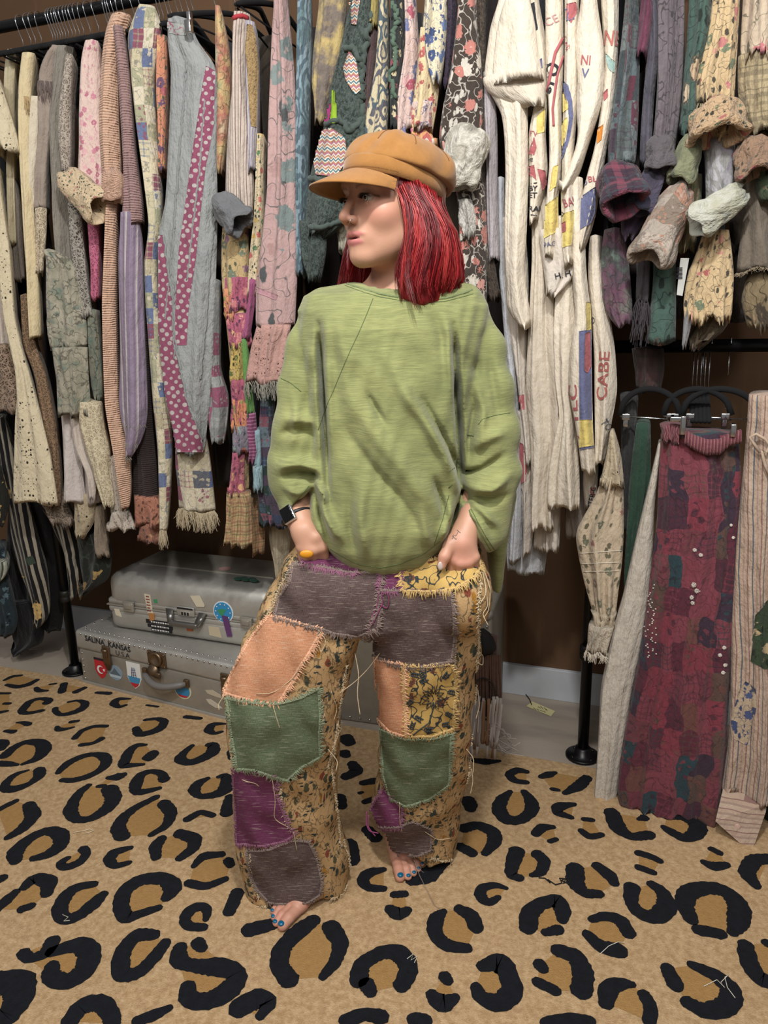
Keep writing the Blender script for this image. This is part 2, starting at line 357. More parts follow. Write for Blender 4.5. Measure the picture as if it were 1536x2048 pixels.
S12 = [[[(-10,40,12),(60,5,10)],[(110,20,18),(130,60,24),(90,110,20),(30,145,12)]],
 [[(340,-55,10),(300,-25,16),(265,40,22),(290,80,16),(350,75,16),(420,30,22),(440,-10,26),(420,-40,24)]],
 [[(600,-10,12),(520,30,14),(470,70,20),(450,110,22),(470,140,24)],[(630,15,20),(660,50,20),(640,100,16),(580,135,10)]],
 [[(720,75,14),(770,45,12),(815,60,12)]], [[(60,235,18),(55,200,26),(110,150,20),(180,115,18),(235,130,26),(240,170,24),(190,210,20),(130,225,14)]],
 [[(320,190,16),(335,205,14),(310,240,16),(250,265,16),(225,245,14),(260,225,10)]], [[(500,185,10),(440,200,18),(415,230,20),(440,258,14),(495,242,10)]],
 [[(620,150,16),(595,180,20),(600,220,16)],[(690,130,20),(750,150,22),(745,185,20),(690,225,14)]],
 [[(745,255,10),(780,215,18),(850,210,14)],[(876,235,16),(884,250,14)],[(725,320,16),(790,335,16),(865,305,12)]],
 [[(95,335,16),(130,300,20),(190,310,28),(180,360,18)],[(60,355,14),(20,390,20),(-10,420,16)],[(85,420,16),(120,408,14)]], [[(-10,310,18),(10,300,16)]],
 [[(360,325,14),(290,335,18),(250,370,24),(225,420,24),(240,465,22),(300,450,22),(360,400,24),(395,365,16)]],
 [[(640,375,18),(670,340,30),(640,300,26),(550,300,24),(480,340,26),(460,400,24),(480,460,24),(530,440,18),(610,415,12)]],
 [[(790,460,10),(800,430,14),(780,405,18),(730,420,20),(705,460,18),(720,490,16),(780,490,16)]], [[(910,360,22),(880,430,20)]],
 [[(960,500,28),(1020,485,26),(1070,470,20)]],
 [[(1200,465,24),(1140,510,28),(1080,570,30),(1070,640,28),(1110,690,32)],[(1270,490,28),(1310,550,26),(1290,620,22),(1240,680,14)]],
 [[(90,590,20),(110,615,18),(180,590,22),(200,545,24)],[(200,585,20),(310,550,30),(350,590,36),(330,660,34),(250,705,30),(190,680,28),(200,640,22)]],
 [[(590,520,20),(530,515,26),(480,560,26),(460,620,28),(465,680,26),(530,670,24),(590,610,22),(635,550,18)]],
 [[(690,570,22),(680,620,28),(740,640,24),(830,640,34),(920,660,30),(900,720,36),(800,780,32),(720,770,32),(720,720,24)],[(760,550,22),(775,570,18)]],
 [[(-10,690,30),(70,700,50),(80,760,46),(30,830,40),(-10,850,30)]], [[(270,850,28),(310,790,30),(390,775,30),(430,830,28),(430,860,26)]],
 [[(920,800,34),(990,760,36),(1040,780,26),(1000,830,16)]], [[(530,850,20),(600,825,20),(650,800,12)]], [[(1340,170,24),(1350,230,28)]]]
S13 = [[[(375,0,16),(395,35,18)]], [[(545,-30,10),(510,0,20),(500,40,24),(530,80,22),(590,80,20),(635,40,22),(625,0,20),(600,-30,12)]],
 [[(790,18,10),(730,25,20),(725,50,18),(780,68,10)]], [[(830,75,10),(860,78,10)],[(820,120,12),(850,145,14),(895,135,12)]],
 [[(645,130,16),(665,105,18),(710,105,10)],[(700,160,10),(722,152,9)]], [[(935,50,24),(960,110,26),(1010,145,18),(1080,135,20)],[(1060,70,16),(1040,75,8)]],
 [[(1150,65,16),(1200,60,20),(1265,85,30),(1270,125,26),(1220,155,20),(1150,115,16),(1135,105,10)]],
 [[(370,110,20),(420,95,18),(480,120,24),(490,160,22),(450,205,14)],[(355,180,18),(400,205,18)]], [[(170,310,22),(230,290,34),(290,240,20)]],
 [[(60,268,10),(0,280,20),(-25,310,20),(0,340,16),(60,342,12)]], [[(100,365,14),(140,362,14)],[(85,420,18),(115,445,26),(150,425,16)]],
 [[(290,430,12),(265,450,24),(250,500,24),(290,560,24),(380,570,18)],[(350,420,18),(400,445,24),(415,490,24)]],
 [[(530,340,8),(490,325,12),(430,340,18),(430,375,20),(465,400,16),(500,375,10)]],
 [[(570,200,26),(555,250,22),(545,290,18),(580,300,16)],[(650,210,20),(680,235,20),(665,280,18),(630,290,10)]],
 [[(795,265,28),(795,320,28),(830,360,20),(885,362,18)],[(880,255,18),(930,290,22),(945,320,16)]], [[(1040,205,14),(1080,215,14),(1120,235,12)],[(1040,260,14),(1095,280,12)]],
 [[(1015,340,26),(1005,390,20),(1040,440,24),(1110,455,28),(1155,410,32),(1130,350,22),(1090,325,16)]],
 [[(1240,460,22),(1210,400,28),(1230,350,32),(1300,335,26),(1380,350,28),(1430,410,34),(1420,480,32),(1400,510,18)],[(1270,500,22),(1350,515,22)]],
 [[(1320,190,12),(1350,205,12)],[(1290,240,12),(1330,260,20),(1375,250,14)]], [[(1490,330,16),(1450,280,26),(1480,230,26),(1540,225,20)]],
 [[(615,490,28),(620,430,28),(670,395,24),(730,385,28),(750,430,26),(745,460,18)],[(680,510,14),(730,500,20)]],
 [[(860,460,14),(910,445,18),(970,460,24),(1000,510,24)],[(840,515,16),(890,565,24),(960,580,30)]],
 [[(730,580,24),(800,600,28),(830,670,34),(820,730,34)],[(660,635,22),(672,650,18)],[(650,700,18),(720,735,18)]],
 [[(440,640,20),(510,620,38),(545,680,32),(560,740,34),(500,790,32),(430,760,26),(415,720,18)]],
 [[(295,680,20),(305,695,18)],[(245,750,20),(285,790,34),(335,760,16)]], [[(-35,690,30),(-30,640,26),(0,615,26),(60,580,26),(130,590,32),(165,650,30),(130,710,28)],[(-5,710,26),(10,740,20)]],
 [[(1150,650,22),(1180,710,26)],[(1245,635,16),(1330,670,24),(1400,730,34),(1390,790,32),(1300,820,30),(1230,780,24)]],
 [[(1450,560,24),(1460,620,28),(1500,690,28),(1550,700,28)],[(1530,550,16),(1545,560,14)]], [[(915,780,24),(920,720,30),(980,705,22),(1015,710,12)],[(1060,750,20),(1090,800,22),(1080,850,22)]],
 [[(690,860,24),(770,840,20),(850,850,20)]], [[(-80,850,26),(-20,820,22),(50,835,26)]], [[(180,845,26),(220,850,24)]]]
S6 = [[[(10,955,14),(80,965,22),(150,960,10)]], [[(290,1015,14),(240,1005,20),(195,1030,20),(230,1065,18),(290,1070,14)]],
 [[(370,1040,16),(410,1030,22),(440,1020,10)],[(425,1105,12),(455,1110,10)],[(490,1125,14),(560,1090,28),(600,1050,24)]], [[(-5,1160,24),(10,1190,24)]]]
S9 = [[[(690,1010,30),(705,1030,24)]], [[(680,1080,24),(690,1090,18)]], [[(720,1130,20),(745,1165,26),(690,1190,22)]], [[(770,1220,16),(830,1210,20)],[(755,1268,9),(765,1265,8)],[(780,1310,14),(835,1290,16)]],
 [[(660,1290,24),(670,1330,20)]], [[(790,1440,22),(830,1480,26)]]]
def spot_polys(c, stroke, rs):
    P = []; R = []
    for (x, y, w) in stroke:
        px, py = cp(c, x, y); p = onZ(px, py, RUG_Z); q = onZ(px+1, py, RUG_Z); P.append((p.x, p.y)); R.append(w/CROP[c][2]*(q-p).length*1.27)
    P = np.array(P); R = np.array(R); n = max(8, int(np.linalg.norm(np.diff(P, axis=0), axis=1).sum()/.006))
    t = np.linspace(0, len(P)-1, n); k = np.arange(len(P)); Q = np.c_[np.interp(t, k, P[:, 0]), np.interp(t, k, P[:, 1])]; r = np.interp(t, k, R)
    for _ in range(max(4, n//5)): Q[1:-1] = (Q[:-2]+2*Q[1:-1]+Q[2:])/4
    T = np.gradient(Q, axis=0); T /= np.linalg.norm(T, axis=1, keepdims=True)+1e-9; N = np.c_[-T[:, 1], T[:, 0]]
    j = lambda m: 1+rs.uniform(-.085, .085, m)+.03*np.sin(np.arange(m)*.35)
    Lf = Q+N*(r*j(n))[:, None]; Rt = Q-N*(r*j(n))[:, None]
    def capp(c0, tdir, nn, rad, sgn): return [c0+rad*rs.uniform(.92, 1.08)*(nn*math.cos(a)*sgn+tdir*math.sin(a)) for a in np.linspace(.25, math.pi-.25, 7)]
    return Q, Lf, Rt, capp(Q[-1], T[-1], N[-1], r[-1], 1), capp(Q[0], -T[0], N[0], r[0], -1)
def hull(P):
    P = sorted(map(tuple, P)); 
    def half(Z):
        h = []
        for p in Z:
            while len(h) > 1 and (h[-1][0]-h[-2][0])*(p[1]-h[-2][1])-(h[-1][1]-h[-2][1])*(p[0]-h[-2][0]) <= 0: h.pop()
            h.append(p)
        return h[:-1]
    return half(P)+half(P[::-1])
rug = MB(); X0, X1, Y0, Y1 = -3.1, 1.9, -.75, 2.045
rug.box(((X0+X1)/2, (Y0+Y1)/2, RUG_Z/2), (X1-X0, Y1-Y0, RUG_Z), bev=.004)
rs = np.random.RandomState(4)
def add_spot(polys, z1, z2):
    H = hull(np.vstack([q[0] for q in polys]))
    if len(H) > 3:
        V = [(x, y, z1) for x, y in H]; rug.add(V, [tuple(range(len(V)))], 1)
    for Q, Lf, Rt, c1, c0 in polys:
        n = len(Q); V = [(x, y, z2) for x, y in Lf]+[(x, y, z2) for x, y in Rt]; F = [(n+i, n+i+1, i+1, i) for i in range(n-1)]
        a = len(V); V += [(p[0], p[1], z2) for p in c1]; F.append(tuple([n+n-1]+list(range(a, a+7))[::-1]+[n-1]))
        a = len(V); V += [(p[0], p[1], z2) for p in c0]; F.append(tuple([0]+list(range(a, a+7))[::-1]+[n]))
        rug.add(V, F, 2)
ctr = []
for c, L in ((14, S14), (12, S12), (13, S13), (6, S6), (9, S9)):
    for g in L:
        ps = [spot_polys(c, s_, rs) for s_ in g]; ctr.append(np.vstack([q[0] for q in ps]).mean(0))
        add_spot(ps, RUG_Z+.0006, RUG_Z+.0012+.0001*len(ctr)*.01)
# the same pattern carries on over the rest of the rug
tmpl = [g for g in S12 if len(g[0]) > 5]+[g for g in S13 if len(g[0]) > 5]
for k in range(3500):
    x, y = rs.uniform(X0+.15, X1-.15), rs.uniform(Y0+.15, Y1-.12)
    if min((x-a[0])**2+(y-a[1])**2 for a in ctr) < .185**2: continue
    dx = Vector((x, y, RUG_Z))-CAMP; 
    px = 768+FPX*dx.dot(CR)/max(dx.dot(FWD), .05); py = 1024-FPX*dx.dot(CU)/max(dx.dot(FWD), .05)
    if dx.dot(FWD) > .1 and -60 < px < 1600 and 1300 < py < 2110: continue
    g = tmpl[rs.randint(len(tmpl))]; cc = 12 if g in S12 else 13; ps = [spot_polys(cc, s_, rs) for s_ in g]; m = np.vstack([q[0] for q in ps]).mean(0); a = rs.uniform(0, 6.3); Rm = np.array([[math.cos(a), -math.sin(a)], [math.sin(a), math.cos(a)]])
    tf = lambda A: (np.array(A)-m)@Rm.T+np.array([x, y]); add_spot([tuple(tf(A) for A in q) for q in ps], RUG_Z+.0006, RUG_Z+.0012); ctr.append(np.array([x, y]))
RUG = rug.build('area_rug', [MRUG, MFILL, MBLK], smooth=False)
tag(RUG, 'tan rug with black leopard rosettes covering the floor under the person', 'rug')
# bits lying on the rug and the floor
def floor_line(pts, name, mat, r, label, cat, z=RUG_Z, group=None):
    P = [onZ(x, y, z+.003)+Vector((0, 0, .0)) for x, y in pts]; o = MB().tube(P, r, 5).build(name, mat); return tag(o, label, cat, group)
floor_line([cp(13, *q) for q in ((655,298),(680,300),(700,318),(690,305),(720,325),(745,318),(735,300),(760,302),(750,320),(770,312),(765,298),(742,308),(772,322),(778,300))], 'loose_thread', solid('#101012', .9), .0016, 'curled black thread lying on the rug right of the bare feet', 'thread')
floor_line([cp(13, *q) for q in ((890,592),(925,560),(960,545),(985,548))], 'loose_thread', solid('#cfcabb', .9), .0007, 'fine pale thread lying across a black spot near the bottom right of the rug', 'thread')
floor_line([cp(13, *q) for q in ((1290,715),(1340,690),(1370,720),(1355,700),(1385,670),(1370,680),(1380,720),(1410,760))], 'loose_thread', solid('#d5cfc0', .9), .0007, 'fine pale looping thread on the large spot in the bottom right corner of the rug', 'thread')
floor_line([cp(13, *q) for q in ((150,610),(175,590),(165,615),(190,600),(178,625))], 'loose_thread', solid('#d5cfc0', .9), .0007, 'small pale tangle of thread on the black ring below the rear foot', 'thread')
floor_line([cp(12, *q) for q in ((240,440),(262,450),(245,465),(268,462))], 'loose_thread', solid('#cfc8b4', .9), .0008, 'tiny pale knot of thread on a black ring at the left of the rug', 'thread')
floor_line([cp(12, *q) for q in ((282,125),(320,118),(345,112),(360,118),(330,128))], 'loose_thread', solid('#d8cdb0', .9), .0008, 'pale thread lying on bare tan pile left of the legs', 'thread')
# price tag with its cord, on the concrete
tg = empty('price_tag', tuple(onZ(*cp(16, 900, 1340), 0)), 'cream paper price tag on a black cord lying on the concrete by the baseboard', 'price tag')
P = [onZ(*cp(16, x, y), .003) for x, y in ((765,1310),(1010,1410),(1050,1360),(820,1262))]
V = [tuple(p) for p in P]+[(p.x, p.y, p.z-.0015) for p in P]
mk('card', V, [(0, 1, 2, 3), (7, 6, 5, 4), (0, 4, 5, 1), (1, 5, 6, 2), (2, 6, 7, 3), (3, 7, 4, 0)], solid('#c9c08e', .8), tg, smooth=False)
mb = MB()
for a, bb in (((880,1315),(905,1330)),((905,1310),(930,1338)),((940,1325),(965,1345)),((835,1328),(860,1345)),((868,1338),(890,1352)),((900,1350),(925,1362)),((935,1358),(955,1372)),((955,1345),(975,1352))): mb.tube([onZ(*cp(16, *a), .0045), onZ(*cp(16, *bb), .0045)], .0009, 4)
mb.build('printing', solid('#3a3a34', .8), tg)
MB().tube([onZ(*cp(16, x, y), .006) for x, y in ((815,1295),(795,1240),(760,1195),(715,1170),(690,1155),(655,1160),(680,1165),(700,1150))], [.0015]*4+[.003, .004, .003, .003], 6).build('cord', solid('#121214', .9), tg)
floor_line([cp(8, *q) for q in ((185,1865),(175,1850),(195,1835),(240,1815),(290,1820),(340,1818),(375,1820))], 'hanger_hook', solid('#b8bcc0', .25, 1.), .0016, 'bent steel hanger hook lying on the concrete left of the rack post', 'hook', z=.0)

# ---------------------------------------------------------------- clothes rack of black pipe
MPIPE = solid('#0b0b0d', .38, .2, spec=.5); MCOLLAR = solid('#33322f', .45, .8)
rack = empty('clothes_rack', (-.1, YR, 0), 'black iron pipe clothes rack holding all the garments along the wall', 'rack')
mb = MB().tube([(-3.0, YR, 2.26), (1.2, YR, 2.26)], .0165, 16); mb.build('top_rail', MPIPE, rack)
MB().tube([(-.13, YR, 1.244), (1.2, YR, 1.244)], .0165, 16).build('lower_rail', MPIPE, rack)
MB().tube([(-3.0, YR, 1.05), (-2.093, YR, 1.05)], .0165, 16).build('lower_rail', MPIPE, rack)
for x in (-2.093, -.1326):
    MB().tube([(x, YR, 0), (x, YR, 2.26)], .0165, 16).build('post', MPIPE, rack)
    h = .30 if x < -1 else .33
    mb = MB().lathe((x, YR, h), [(.0, 0), (.022, 0), (.0235, .004), (.0235, .018), (.021, .022), (.0235, .026), (.0235, .042), (.02, .046), (0, .046)]); mb.build('coupling', MCOLLAR, rack)
    mb = MB().lathe((x, YR, 0.001), [(0, 0), (.052, 0), (.052, .006), (.049, .008), (.026, .01), (.024, .03), (.019, .033), (0, .033)])
    for k in range(4): a = math.pi/4+k*math.pi/2; mb.lathe((x+.039*math.cos(a), YR+.039*math.sin(a), .008), [(0, 0), (.005, 0), (.005, .003), (0, .004)], n=8)
    mb.build('floor_flange', MPIPE, rack)

# ---------------------------------------------------------------- trunks and suitcases
b = NB('worn_aluminium', .3); g = b.coord('Object'); n1 = b.noise(g, 7, 4, .65); b.col(b.mix(n1, '#9c9a94', '#c8c5bd')); b.set(b.b.inputs['Roughness'], b.step(b.noise(g, 30, 4, .7), -.6, 1.6)); b.b.inputs['Metallic'].default_value = .6; b.bump(b.noise(g, 5, 3), .01, .3); b.bump(b.noise(b.map(g, sc=(1, 1, 1)), 60, 3), .0015, .4); MALU = b.m
b = NB('dull_aluminium', .45); g = b.coord('Object'); b.col(b.mix(b.noise(g, 9, 4, .7), '#857f75', '#ada79b')); b.b.inputs['Metallic'].default_value = .45; b.bump(b.noise(g, 40, 3), .002, .4); MALU2 = b.m
MCHR = solid('#c4c4c4', .18, 1.); MBRZ = solid('#7d6a55', .4, .9); MDK = solid('#141417', .6)
class Frame:
    def __init__(s, o, rz): s.o = np.array(o); c, q = math.cos(rz), math.sin(rz); s.R = np.array([[c, -q, 0], [q, c, 0], [0, 0, 1]])
    def __call__(s, x, y, z): return s.o+s.R@np.array([x, y, z])
    def dec(s, name, poly, mat, parent, y=-.0015, th=.0012):      # thin label on the front, poly in (x, z)
        n = len(poly); V = [s(x, y, z) for x, z in poly]+[s(x, y+th+.001, z) for x, z in poly]
        return mk(name, V, [tuple(range(n)), tuple(range(2*n-1, n-1, -1))]+[(i, n+i, n+(i+1) % n, (i+1) % n) for i in range(n)], mat, parent, smooth=False)
def text_mesh(body, size, xf, mat, name, parent, off=0.0, bold=0.0):
    cu = bpy.data.curves.new('t', 'FONT'); cu.body = body; cu.size = size; cu.offset = bold; cu.resolution_u = 3
    o = bpy.data.objects.new('t', cu); COL.objects.link(o); bpy.context.view_layer.update()
    me = bpy.data.meshes.new_from_object(o.evaluated_get(bpy.context.evaluated_depsgraph_get())); bpy.data.objects.remove(o)
    bm = bmesh.new(); bm.from_mesh(me); bmesh.ops.triangulate(bm, faces=bm.faces)
    for _ in range(3):
        L = [e for e in bm.edges if e.calc_length() > size*.22]
        if L: bmesh.ops.subdivide_edges(bm, edges=L, cuts=1); bmesh.ops.triangulate(bm, faces=bm.faces)
    V = [xf(v.co.x, v.co.y) for v in bm.verts]; bad = {i for i, v in enumerate(V) if v is None}; bm.verts.index_update()
    F = [tuple(v.index for v in f.verts) for f in bm.faces if not any(v.index in bad for v in f.verts)]; bm.free(); bpy.data.meshes.remove(me)
    if not F: return None
    V = [v if v is not None else (0, 0, 0) for v in V]; used = sorted({i for f in F for i in f}); mp = {u: k for k, u in enumerate(used)}
    return mk(name, [V[u] for u in used], [tuple(mp[i] for i in f) for f in F], mat, parent, smooth=False)
def ftext(fr, body, size, x, z, ang, mat, parent, name='lettering', y=-.002, sx=1.0, bold=0.0):
    c, q = math.cos(ang), math.sin(ang)
    return text_mesh(body, size, lambda u, v: tuple(fr(x+u*c*sx-v*q, y, z+u*q*sx+v*c)), mat, name, parent, bold=bold)

# riveted trunk
fr = Frame((-1.985, 2.035, 0), math.radians(-6.5)); TL, TD, TH = .86, .40, .228
tr = empty('travel_trunk', tuple(fr(TL/2, TD/2, 0)), 'long riveted aluminium trunk with travel stickers lying on the concrete at left', 'trunk')
MB().box(fr(TL/2, TD/2, .078), (TL, TD, .15), fr.R, .008).build('body', MALU2, tr)
MB().box(fr(TL/2, TD/2, .19), (TL+.012, TD+.014, .076), fr.R, .014).build('lid', MALU, tr)
mb = MB()
for k in range(34):
    x = .03+k*(TL-.06)/33; mb.ball(fr(x, -.0075, .218), (.0042, .003, .0042), 4); mb.ball(fr(x, -.0005, .018), (.0042, .003, .0042), 4); mb.ball(fr(x, .018, .2285), (.004, .004, .003), 4)
for k in range(9): mb.ball(fr(-.0, .03+k*.04, .2), .004, 4); mb.ball(fr(.018, .03+k*.04, .2285), (.004, .004, .003), 4)
for k in range(5): mb.ball(fr(.014, -.0005, .03+k*.026), (.004, .003, .004), 4)
mb.build('rivets', MCHR, tr)
MB().box(fr(TL/2, -.003, .012), (TL, .005, .02), fr.R, .001).build('edge_strip', MALU, tr)
for x in (.155, .7):
    l = MB().box(fr(x, -.011, .158), (.036, .008, .07), fr.R, .003).box(fr(x, -.016, .166), (.022, .008, .03), fr.R, .003).lathe(fr(x, -.02, .178), [(0, -.012), (.006, -.01), (.006, .01), (0, .012)], tuple(fr.R@np.array([1, 0, 0])), 8)
    l.add([fr(x-.018, -.012, .125), fr(x+.018, -.012, .125), fr(x+.005, -.012, .095), fr(x-.005, -.012, .095), fr(x-.018, -.004, .125), fr(x+.018, -.004, .125), fr(x+.005, -.004, .095), fr(x-.005, -.004, .095)], [(0, 3, 2, 1), (0, 4, 7, 3), (1, 2, 6, 5), (3, 7, 6, 2)]); l.build('latch', MBRZ, tr)
l = MB().box(fr(.40, -.009, .186), (.085, .006, .058), fr.R, .004).lathe(fr(.40, -.014, .188), [(0, -.003), (.028, -.003), (.028, .004), (.022, .008), (.019, .004), (.0, .003)], tuple(fr.R@np.array([0, -1, 0])), 24)
for dx in (-.036, .036):
    for dz in (-.022, .022): l.ball(fr(.40+dx, -.013, .186+dz), .004, 4)
l.build('lock_plate', MBRZ, tr)
l = MB().lathe(fr(.385, -.016, .145), [(0, -.006), (.02, -.006), (.024, 0), (.02, .008), (0, .009)], tuple(fr.R@np.array([0, -1, .3])), 18).box(fr(.405, -.02, .13), (.03, .012, .022), fr.R, .005); l.build('hasp', MBRZ, tr)
hp = [fr(.335+t*.19, -.012-.035*math.sin(math.pi*min(1, max(0, t))), .118-.012*math.sin(math.pi*t)) for t in np.linspace(0, 1, 12)]
MB().tube(hp, [.008]+[.0125]*10+[.008], 10).build('handle', solid('#6e6a66', .5), tr)
l = MB().box(fr(.335, -.008, .125), (.02, .012, .03), fr.R, .003).box(fr(.525, -.008, .118), (.02, .012, .03), fr.R, .003); l.build('handle_mount', MBRZ, tr)
INK = solid('#17171c', .7)
ftext(fr, 'SALINA  KANSAS', .030, .05, .196, -.03, INK, tr, y=-.0086, sx=1.0, bold=.0006); ftext(fr, 'U.S.A', .028, .20, .166, -.03, INK, tr, y=-.0095, sx=1.1)
def ell(cx, cz, rx, rz, n=28): return [(cx+rx*math.cos(2*math.pi*i/n), cz+rz*math.sin(2*math.pi*i/n)) for i in range(n)]
def shield(cx, cz, w, h): return [(cx-w, cz+h), (cx-w, cz-h*.2), (cx-w*.6, cz-h*.7), (cx, cz-h), (cx+w*.6, cz-h*.7), (cx+w, cz-h*.2), (cx+w, cz+h)][::-1]
RED, WHT, BLU, NVY, GRN, YEL = (solid(h, .5) for h in ('#b3232c', '#dcdcd8', '#3f86b0', '#243a66', '#3b8a5c', '#d8b62a'))
fr.dec('flag_sticker', shield(.105, .088, .029, .042), RED, tr); fr.dec('flag_sticker_band', [(.076, .122), (.134, .122), (.134, .13), (.076, .13)], INK, tr, y=-.0028)
n = 20; mo = [(.105+.017*math.cos(a), .085+.017*math.sin(a)) for a in np.linspace(.7, 2*math.pi-.7, n)]+[(.110+.0125*math.cos(a), .085+.0125*math.sin(a)) for a in np.linspace(2*math.pi-.75, .75, n)]
q = len(mo)//2; fr_V = [fr(x, -.0035, z) for x, z in mo]; mk('crescent', fr_V, [(i, i+1, len(mo)-2-i, len(mo)-1-i) for i in range(q-1)], WHT, tr, smooth=False)
def star(cx, cz, r): return [(cx+(r if i % 2 == 0 else r*.42)*math.cos(math.pi/2+i*math.pi/5), cz+(r if i % 2 == 0 else r*.42)*math.sin(math.pi/2+i*math.pi/5)) for i in range(10)]
fr.dec('star', star(.122, .085, .006), WHT, tr, y=-.0036)
fr.dec('mountain_sticker', ell(.178, .085, .034, .030), solid('#7f93a0', .5), tr); fr.dec('mountain_sticker_peak', [(.15, .078), (.165, .09), (.178, .105), (.19, .092), (.206, .078)][::-1], solid('#54626b', .5), tr, y=-.003); fr.dec('mountain_sticker_band', [(.152, .066), (.204, .066), (.208, .077), (.148, .077)], solid('#a8b8bf', .5), tr, y=-.003)
fr.dec('tower_sticker', shield(.272, .092, .033, .052), WHT, tr); fr.dec('tower_sticker_sea', [(.2415, .088), (.25, .066), (.258, .058), (.286, .058), (.296, .07), (.3025, .088)][::-1], BLU, tr, y=-.003); fr.dec('tower_sticker_base', [(.25, .0635), (.258, .054), (.272, .045), (.286, .054), (.293, .0635)][::-1], RED, tr, y=-.0034)
l = MB()
for dx in (-.01, 0, .012): l.tube([fr(.272+dx, -.004, .088), fr(.272+dx*.5, -.004, .126)], .001, 4)
for dz in (.095, .105, .115): l.tube([fr(.262, -.004, dz), fr(.284, -.004, dz+.004)], .0007, 4)
l.build('tower_sticker_drawing', NVY, tr)
fr.dec('oval_sticker', ell(.498, .082, .038, .033), solid('#c9c3a0', .5), tr); fr.dec('oval_sticker_centre', ell(.498, .082, .032, .027), solid('#2f7fae', .5), tr, y=-.003); fr.dec('oval_sticker_base', [(.474, .064), (.522, .064), (.512, .057), (.484, .057)], RED, tr, y=-.0036)
fr.dec('torn_label', [(.6, .105), (.63, .112), (.665, .1), (.67, .088), (.64, .09), (.61, .094)][::-1], solid('#b7ab94', .7), tr); fr.dec('torn_label', [(.6, .07), (.62, .074), (.65, .062), (.668, .05), (.64, .046), (.612, .056)][::-1], solid('#bdb4a2', .7), tr)
fr.dec('round_sticker', ell(.765, .1, .025, .03), BLU, tr)
# rounded suitcase on the trunk
fr = Frame((-1.86, 2.075, .229), math.radians(-1.0)); SL, SD, SH = .70, .34, .222
sc = empty('suitcase', tuple(fr(SL/2, SD/2, 0)), 'rounded silver aluminium suitcase stacked on the riveted trunk', 'suitcase')
MB().box(fr(SL/2, SD/2, .05), (SL, SD, .094), fr.R, .03).box(fr(SL/2, SD/2, .085), (SL, SD, .03), fr.R, .012).build('lower_shell', MALU, sc)
MB().box(fr(SL/2, SD/2, .152), (SL, SD, .14), fr.R, .045).box(fr(SL/2, SD/2, .113), (SL-.002, SD-.002, .026), fr.R, .011).build('upper_shell', MALU, sc)
MB().box(fr(SL/2, SD/2, .1), (SL+.005, SD+.005, .005), fr.R, .002).build('rim', MALU2, sc)
for k in range(3): MB().tube([fr(.05+.0, .06+k*.004+.1*0, .2205), fr(SL-.05, .06+k*.004, .2205)], .0016, 5).build('pressed_rib', MALU, sc) if k == 0 else None
MB().box(fr(SL/2, SD*.62, .2235), (SL-.12, SD*.5, .006), fr.R, .003).build('top_panel', MALU2, sc)
for x in (.105, .6): MB().box(fr(x, -.008, .103), (.044, .012, .036), fr.R, .004).box(fr(x, -.014, .107), (.03, .008, .02), fr.R, .003).box(fr(x, -.008, .122), (.048, .008, .005), fr.R, .001).build('latch', MALU2, sc)
l = MB().box(fr(.352, -.005, .115), (.072, .008, .034), fr.R, .003).box(fr(.352, -.0095, .127), (.066, .003, .006), fr.R, .001, m=1)
for k in range(3): l.box(fr(.34+k*.012, -.0105, .108), (.008, .003, .012), fr.R, .001, m=1)
l.box(fr(.352, -.0095, .108), (.044, .003, .018), fr.R, .002, m=0); l.build('combination_lock', [MALU, MDK], sc)
l = MB()
for sx in (-1, 1): l.add([fr(.352+sx*.085, -.006, .118), fr(.352+sx*.055, -.006, .118), fr(.352+sx*.045, -.03, .078), fr(.352+sx*.064, -.03, .073), fr(.352+sx*.085, -.001, .11), fr(.352+sx*.055, -.001, .11), fr(.352+sx*.045, -.018, .07), fr(.352+sx*.064, -.018, .066)], [(0, 1, 2, 3), (7, 6, 5, 4), (0, 3, 7, 4), (1, 5, 6, 2), (3, 2, 6, 7), (0, 4, 5, 1)])
l.box(fr(.352, -.026, .073), (.12, .016, .02), fr.R, .006); l.build('handle', solid('#807e7b', .35, .8), sc)
PAP, TAN = solid('#c9bfa8', .75), solid('#b9ab90', .75)
fr.dec('luggage_label', [(.175, .16), (.20, .158), (.205, .085), (.182, .085)][::-1], PAP, sc); fr.dec('luggage_label', [(.185, .088), (.212, .088), (.208, .062), (.188, .056)][::-1], solid('#a8733f', .7), sc, y=-.0022)
l = MB()
for k in range(6): l.box(fr(.190, -.0028, .152-k*.011), (.012+.004*(k % 2), .001, .0035), fr.R)
l.build('label_printing', solid('#8c3038', .7), sc)
fr.dec('luggage_label', [(.375, .176), (.415, .182), (.432, .146), (.43, .14), (.398, .138)][::-1], PAP, sc, y=-.004); fr.dec('luggage_label', [(.438, .068), (.482, .068), (.49, .03), (.44, .034)][::-1], TAN, sc)
fr.dec('round_sticker', ell(.505, .130, .040, .040), solid('#d8dde0', .5), sc); fr.dec('round_sticker_centre', ell(.505, .130, .036, .036), solid('#2f86b8', .5), sc, y=-.003); fr.dec('round_sticker_map', [(.482, .135), (.5, .142), (.52, .14), (.51, .128), (.505, .112), (.493, .12)][::-1], GRN, sc, y=-.0038)
l = MB()
for k in range(10): a = k*.62; l.box(fr(.505+.029*math.cos(a), -.0038, .13+.029*math.sin(a)), (.004, .001, .005), fr.R)
l.build('round_sticker_marks', WHT, sc)
fr.dec('purple_label', [(.5, .118), (.524, .116), (.535, .042), (.515, .04)][::-1], solid('#5c3464', .6), sc, y=-.005)
fr.dec('yellow_label', [(.676, .098), (.705, .1), (.71, .085), (.695, .08), (.677, .083)][::-1], YEL, sc); fr.dec('red_label', [(.655, .142), (.668, .143), (.662, .13)][::-1], RED, sc)
